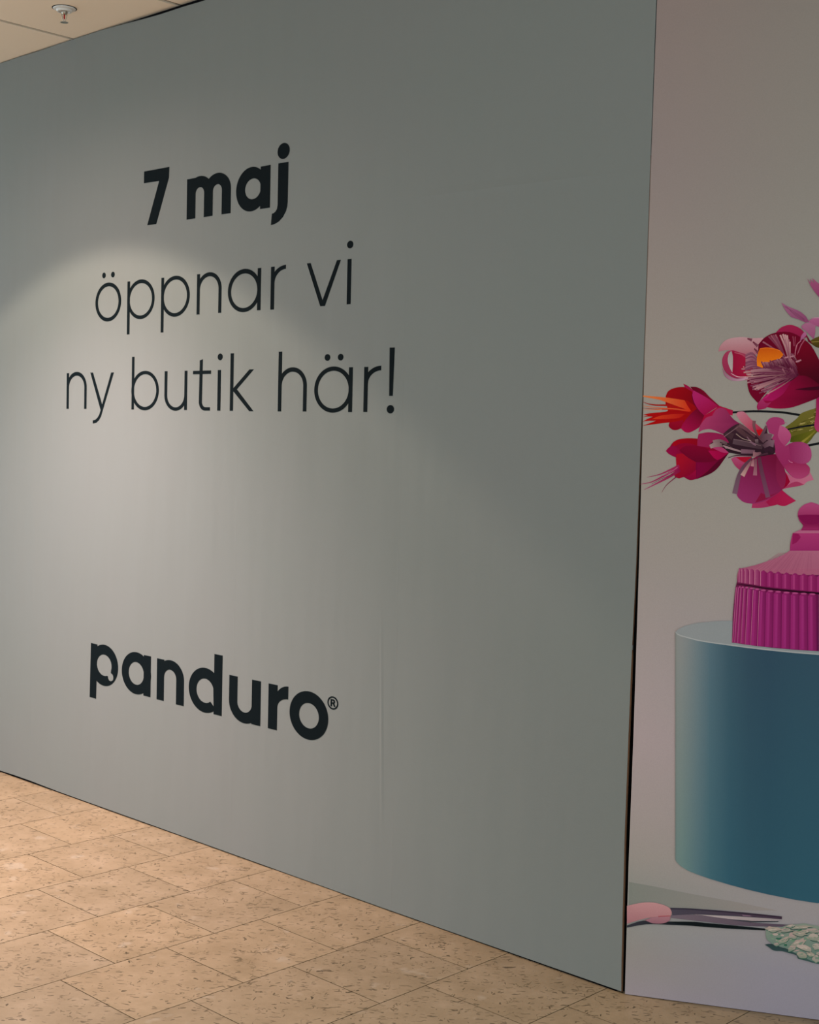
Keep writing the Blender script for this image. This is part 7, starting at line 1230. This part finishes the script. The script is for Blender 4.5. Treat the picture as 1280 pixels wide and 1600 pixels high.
((104,126,108),0,0,[5589,2277,5589,2269,5584,2259,5574,2248,5561,2239,5548,2233,5537,2233,5531,2237,5530,2245,5535,2255,5546,2266,5558,2275,5572,2280,5582,2281]),
((48,84,70),0,0,[5018,2770,5003,2754,4977,2736,4957,2722,4936,2709,4910,2693,4883,2680,4858,2681,4835,2684,4818,2686,4801,2686,4757,2680,4723,2678,4743,2694,4777,2714,4791,2729,4806,2742,4832,2761,4863,2778,4904,2790,4942,2796,4958,2788,4973,2778,5000,2775]),
((164,150,140),(104,122,106),[4864,2764,4866,2700],[5009,2793,4994,2777,4967,2759,4948,2745,4927,2732,4901,2716,4874,2703,4849,2704,4826,2707,4809,2709,4792,2709,4747,2703,4714,2701,4734,2717,4767,2738,4782,2752,4796,2765,4822,2784,4853,2801,4895,2813,4933,2819,4949,2811,4964,2801,4991,2798]),
((104,126,108),0,0,[4941,2752,4938,2749,4933,2746,4924,2745,4915,2744,4907,2745,4901,2748,4899,2751,4901,2754,4907,2757,4915,2758,4925,2759,4933,2758,4939,2755]),
((150,142,128),0,0,[4827,2748,4824,2743,4814,2737,4800,2732,4783,2727,4768,2724,4758,2724,4753,2727,4756,2732,4766,2738,4780,2743,4797,2748,4812,2751,4822,2751]),
((120,134,114),0,0,[4838,2735,4836,2732,4830,2730,4822,2727,4813,2726,4805,2726,4799,2727,4797,2730,4799,2733,4804,2735,4812,2738,4822,2739,4830,2739,4836,2738]),
((104,126,108),0,0,[4963,2780,4962,2775,4955,2768,4944,2761,4932,2755,4920,2752,4911,2752,4907,2755,4908,2760,4915,2767,4926,2774,4938,2780,4950,2783,4959,2783]),
((48,84,70),0,0,[5924,2613,5910,2595,5894,2576,5892,2544,5885,2520,5851,2525,5810,2534,5773,2520,5742,2509,5728,2527,5717,2551,5689,2566,5668,2581,5677,2604,5699,2627,5724,2643,5751,2655,5778,2664,5804,2671,5842,2685,5876,2693,5899,2678,5913,2654,5922,2634]),
((160,150,138),(128,132,118),[5797,2652,5801,2531],[5914,2636,5900,2618,5884,2598,5883,2567,5876,2543,5842,2548,5800,2557,5763,2543,5732,2532,5718,2550,5707,2574,5680,2589,5659,2604,5668,2627,5690,2650,5714,2666,5742,2678,5768,2687,5795,2694,5832,2708,5867,2716,5889,2701,5904,2677,5913,2657]),
((168,158,144),0,0,[5798,2648,5795,2639,5784,2630,5768,2621,5750,2616,5732,2614,5720,2617,5714,2623,5717,2632,5727,2642,5743,2650,5762,2655,5779,2657,5792,2654]),
((168,158,144),0,0,[5832,2647,5827,2643,5814,2641,5798,2642,5779,2645,5763,2651,5753,2657,5750,2662,5755,2666,5767,2668,5784,2667,5803,2664,5818,2659,5829,2653]),
((120,134,114),0,0,[5836,2654,5836,2646,5832,2636,5823,2629,5813,2624,5802,2623,5793,2626,5788,2633,5788,2642,5793,2651,5801,2659,5812,2664,5823,2664,5831,2661]),
((150,142,128),0,0,[5893,2668,5894,2660,5890,2651,5882,2643,5872,2638,5862,2637,5854,2640,5849,2646,5848,2655,5852,2664,5860,2671,5870,2676,5880,2677,5888,2674]),
((48,84,70),0,0,[5952,2348,5913,2345,5867,2344,5855,2331,5842,2316,5812,2310,5779,2311,5755,2327,5731,2348,5692,2363,5661,2378,5666,2398,5684,2417,5705,2426,5727,2434,5742,2449,5758,2461,5789,2463,5822,2458,5847,2443,5870,2425,5897,2410,5923,2394,5946,2369]),
((160,150,138),(104,122,106),[5791,2434,5794,2337],[5943,2371,5904,2368,5858,2367,5845,2353,5833,2339,5803,2333,5770,2334,5745,2350,5722,2371,5682,2386,5652,2401,5656,2421,5674,2440,5695,2449,5717,2457,5732,2472,5748,2484,5779,2486,5813,2481,5837,2466,5861,2448,5888,2433,5913,2417,5936,2392]),
((150,142,128),0,0,[5823,2377,5817,2374,5806,2376,5793,2382,5780,2390,5769,2401,5763,2410,5764,2417,5770,2420,5780,2418,5793,2412,5807,2403,5817,2393,5823,2384]),
((120,134,114),0,0,[5826,2394,5822,2390,5815,2388,5806,2389,5797,2393,5790,2398,5786,2405,5786,2410,5790,2415,5798,2416,5807,2415,5815,2412,5822,2406,5826,2400]),
((104,126,108),0,0,[5860,2404,5857,2399,5850,2394,5840,2392,5829,2393,5819,2396,5813,2400,5811,2406,5814,2411,5821,2416,5831,2418,5842,2417,5852,2414,5859,2410]),
((150,142,128),0,0,[5797,2416,5792,2414,5779,2413,5762,2415,5743,2419,5727,2424,5716,2430,5713,2435,5718,2437,5730,2438,5747,2436,5766,2432,5783,2427,5793,2421]),
((62,98,80),0,0,[5938,2057,5944,2034,5943,2013,5921,1992,5891,1973,5855,1954,5818,1942,5783,1948,5748,1959,5712,1966,5680,1976,5655,1996,5646,2019,5682,2041,5727,2060,5743,2075,5759,2090,5784,2100,5812,2109,5849,2122,5886,2129,5916,2119,5938,2101,5941,2080]),
((164,150,140),(128,132,118),[5804,2094,5808,1973],[5929,2080,5934,2057,5934,2036,5912,2015,5881,1996,5846,1977,5809,1965,5773,1971,5738,1982,5702,1989,5671,1999,5645,2019,5637,2042,5673,2064,5717,2083,5733,2098,5750,2113,5775,2123,5802,2132,5840,2145,5877,2152,5907,2142,5928,2124,5931,2103]),
((120,134,114),0,0,[5766,2076,5764,2070,5757,2065,5748,2062,5738,2061,5729,2064,5723,2068,5721,2074,5723,2080,5730,2085,5739,2088,5749,2089,5758,2086,5764,2082]),
((150,142,128),0,0,[5890,2085,5886,2077,5876,2069,5861,2063,5843,2059,5827,2059,5815,2062,5810,2068,5813,2076,5824,2083,5839,2090,5857,2094,5873,2094,5885,2091]),
((104,126,108),0,0,[5789,2071,5788,2061,5778,2049,5762,2038,5743,2029,5725,2024,5711,2025,5704,2031,5706,2040,5716,2052,5731,2063,5750,2072,5769,2077,5782,2076]),
((150,142,128),0,0,[5839,2073,5838,2063,5829,2052,5814,2041,5796,2034,5779,2031,5766,2034,5760,2040,5761,2051,5770,2062,5785,2073,5803,2080,5820,2083,5833,2080])]),
]
PLINTH = [[0.1205, 1.1326, 0.1438, 0.4385, (112, 116, 112), (92, 112, 110)], [0.1254, 1.127, 0.1488, 0.4312, (124, 128, 124), (100, 122, 118)], [0.137, 1.1219, 0.1607, 0.4206, (124, 128, 126), (98, 124, 120)], [0.1581, 1.1174, 0.1821, 0.4092, (116, 124, 124), (90, 118, 118)], [0.1867, 1.1115, 0.211, 0.4006, (100, 116, 120), (78, 108, 114)], [0.2246, 1.1072, 0.2494, 0.3911, (76, 100, 110), (60, 96, 106)], [0.281, 1.1031, 0.3064, 0.3799, (54, 80, 92), (46, 84, 98)], [0.3369, 1.099, 0.363, 0.3708, (46, 70, 84), (43, 79, 93)], [0.3925, 1.096, 0.4191, 0.3636, (43, 67, 82), (41, 78, 92)], [0.4658, 1.0932, 0.4932, 0.3568, (44, 70, 84), (42, 80, 94)], [0.5348, 1.0921, 0.5627, 0.3534, (45, 71, 85), (42, 81, 95)], [0.6242, 1.096, 0.5976, 0.3636, (43, 67, 82), (41, 78, 92)], [0.6797, 1.099, 0.6536, 0.3708, (46, 70, 84), (43, 79, 93)], [0.7357, 1.1031, 0.7102, 0.3799, (54, 80, 92), (46, 84, 98)], [0.7921, 1.1072, 0.7673, 0.3911, (76, 100, 110), (60, 96, 106)], [0.8299, 1.1115, 0.8056, 0.4006, (100, 116, 120), (78, 108, 114)], [0.8586, 1.1174, 0.8345, 0.4092, (116, 124, 124), (90, 118, 118)], [0.8796, 1.1219, 0.856, 0.4206, (124, 128, 126), (98, 124, 120)], [0.8912, 1.127, 0.8679, 0.4312, (124, 128, 124), (100, 122, 118)], [0.8962, 1.1326, 0.8729, 0.4385, (112, 116, 112), (92, 112, 110)]]
cur = None
PART_LOOKS = {
    'printed_bud': ['red paper bud with an orange fringe', 'crimson paper bud with a pink fringe below the orange-fringed one'],
    'printed_blossom': ['pink paper blossom with grey ribbon stamens', 'dark red paper blossom with an orange centre', 'lilac paper blossom above the dark red one',
                        'pale purple pointed petal highest in the print', 'magenta petal cut off by the right edge'],
}
for name, polys in MURAL:
    if '/' in name:
        print_mesh(name.split('/')[1], polys, cur)
    else:
        if name == 'printed_plinth':
            top_ = print_mesh(name, polys, MU)
            cur = top_
            bm = bmesh.new()
            cl = bm.loops.layers.float_color.new('print')
            LAYER[0] += 1
            out = .0004 + LAYER[0] * .000006
            prev = None
            for t0, z0, t1, z1, ca, cb in PLINTH:
                a, b = pcol(ca), pcol(cb)
                col_ = []
                for k in range(7):
                    s = k / 6
                    col_.append((bm.verts.new(rp(t0 + (t1 - t0) * s, z0 + (z1 - z0) * s, out)), tuple(x + (y - x) * s for x, y in zip(a, b))))
                if prev:
                    for k in range(6):
                        q = (prev[k], prev[k + 1], col_[k + 1], col_[k])
                        f = bm.faces.new([v for v, _ in q])
                        for l, (_, c) in zip(f.loops, q): l[cl] = c
                prev = col_
            link('plinth_side', bm, M_PRINT, cur)
        else:
            cur = print_mesh(name, polys, MU)
            look = PART_LOOKS.get(name)
            if look: cur['label'] = look.pop(0)


# ------------------------------------------------------------------ ceiling sprinkler
def lathe(prof, loc, n=40):
    bm = bmesh.new()
    rings = []
    for r, z in prof:
        if r < 1e-6: rings.append([bm.verts.new((loc[0], loc[1], loc[2] + z))])
        else: rings.append([bm.verts.new((loc[0] + r * math.cos(2 * PI * i / n), loc[1] + r * math.sin(2 * PI * i / n), loc[2] + z)) for i in range(n)])
    for a, b in zip(rings[:-1], rings[1:]):
        for i in range(n):
            q = [a[i % len(a)], a[(i + 1) % len(a)], b[(i + 1) % len(b)], b[i % len(b)]]
            q = list(dict.fromkeys(q))
            if len(q) > 2: bm.faces.new(q)
    bmesh.ops.recalc_face_normals(bm, faces=bm.faces)
    return bm


def tube(bm, pts, r, n=10):
    prev = None
    for i, p in enumerate(pts):
        p = Vector(p)
        d = (Vector(pts[min(i + 1, len(pts) - 1)]) - Vector(pts[max(i - 1, 0)])).normalized()
        a = d.orthogonal().normalized()
        if prev is not None:
            a = (pa - d * pa.dot(d)).normalized()
        pa = a
        b = d.cross(a)
        ringv = [bm.verts.new(p + a * r * math.cos(2 * PI * k / n) + b * r * math.sin(2 * PI * k / n)) for k in range(n)]
        if prev:
            for k in range(n): bm.faces.new((prev[k], prev[(k + 1) % n], ringv[(k + 1) % n], ringv[k]))
        else: bm.faces.new(ringv[::-1])
        prev = ringv
    bm.faces.new(prev)


SL = (-2.782, -.272, H)
SP = tag(empty('fire_sprinkler', SL), 'small white fire sprinkler with a red glass bulb hanging from the beige ceiling', 'sprinkler')
link('escutcheon', lathe([(0, 0), (.046, 0), (.0475, -.002), (.046, -.004), (.036, -.0065), (.034, -.006), (.0335, -.011), (.031, -.0145), (.022, -.0165), (.0215, -.013), (.014, -.013), (0, -.013)], SL), M_WHITE, SP, True)
link('rim_shadow', lathe([(.0465, -.0002), (.0515, -.0002), (.0515, -.0012), (.0465, -.0012)], SL), M_DARK, SP)  # near-black ring added as painted shade around the escutcheon rim
link('sprinkler_body', lathe([(0, -.012), (.0125, -.012), (.0125, -.020), (.010, -.022), (.0095, -.025), (.004, -.027), (0, -.027)], SL), M_CHROME, SP, True)
link('glass_bulb', lathe([(0, -.0265), (.0028, -.0272), (.0034, -.031), (.0034, -.041), (.0022, -.045), (0, -.046)], SL), M_BULB, SP, True)
bm = bmesh.new()
cx, cy, cz = SL
dx, dy = math.cos(YAW), math.sin(YAW)
for s in (-1, 1):
    tube(bm, [(cx + s * dx * .0095, cy + s * dy * .0095, cz - .020), (cx + s * dx * .0105, cy + s * dy * .0105, cz - .030),
              (cx + s * dx * .0085, cy + s * dy * .0085, cz - .041), (cx + s * dx * .0035, cy + s * dy * .0035, cz - .051), (cx + s * dx * .001, cy + s * dy * .001, cz - .056)], .0017)
link('frame_arms', bm, M_CHROME, SP, True)
df = lathe([(0, -.0550), (.004, -.0550), (.0045, -.0575), (.0165, -.0582), (.0165, -.0594), (0, -.0594)], SL, 24)
link('deflector', df, M_CHROME, SP)
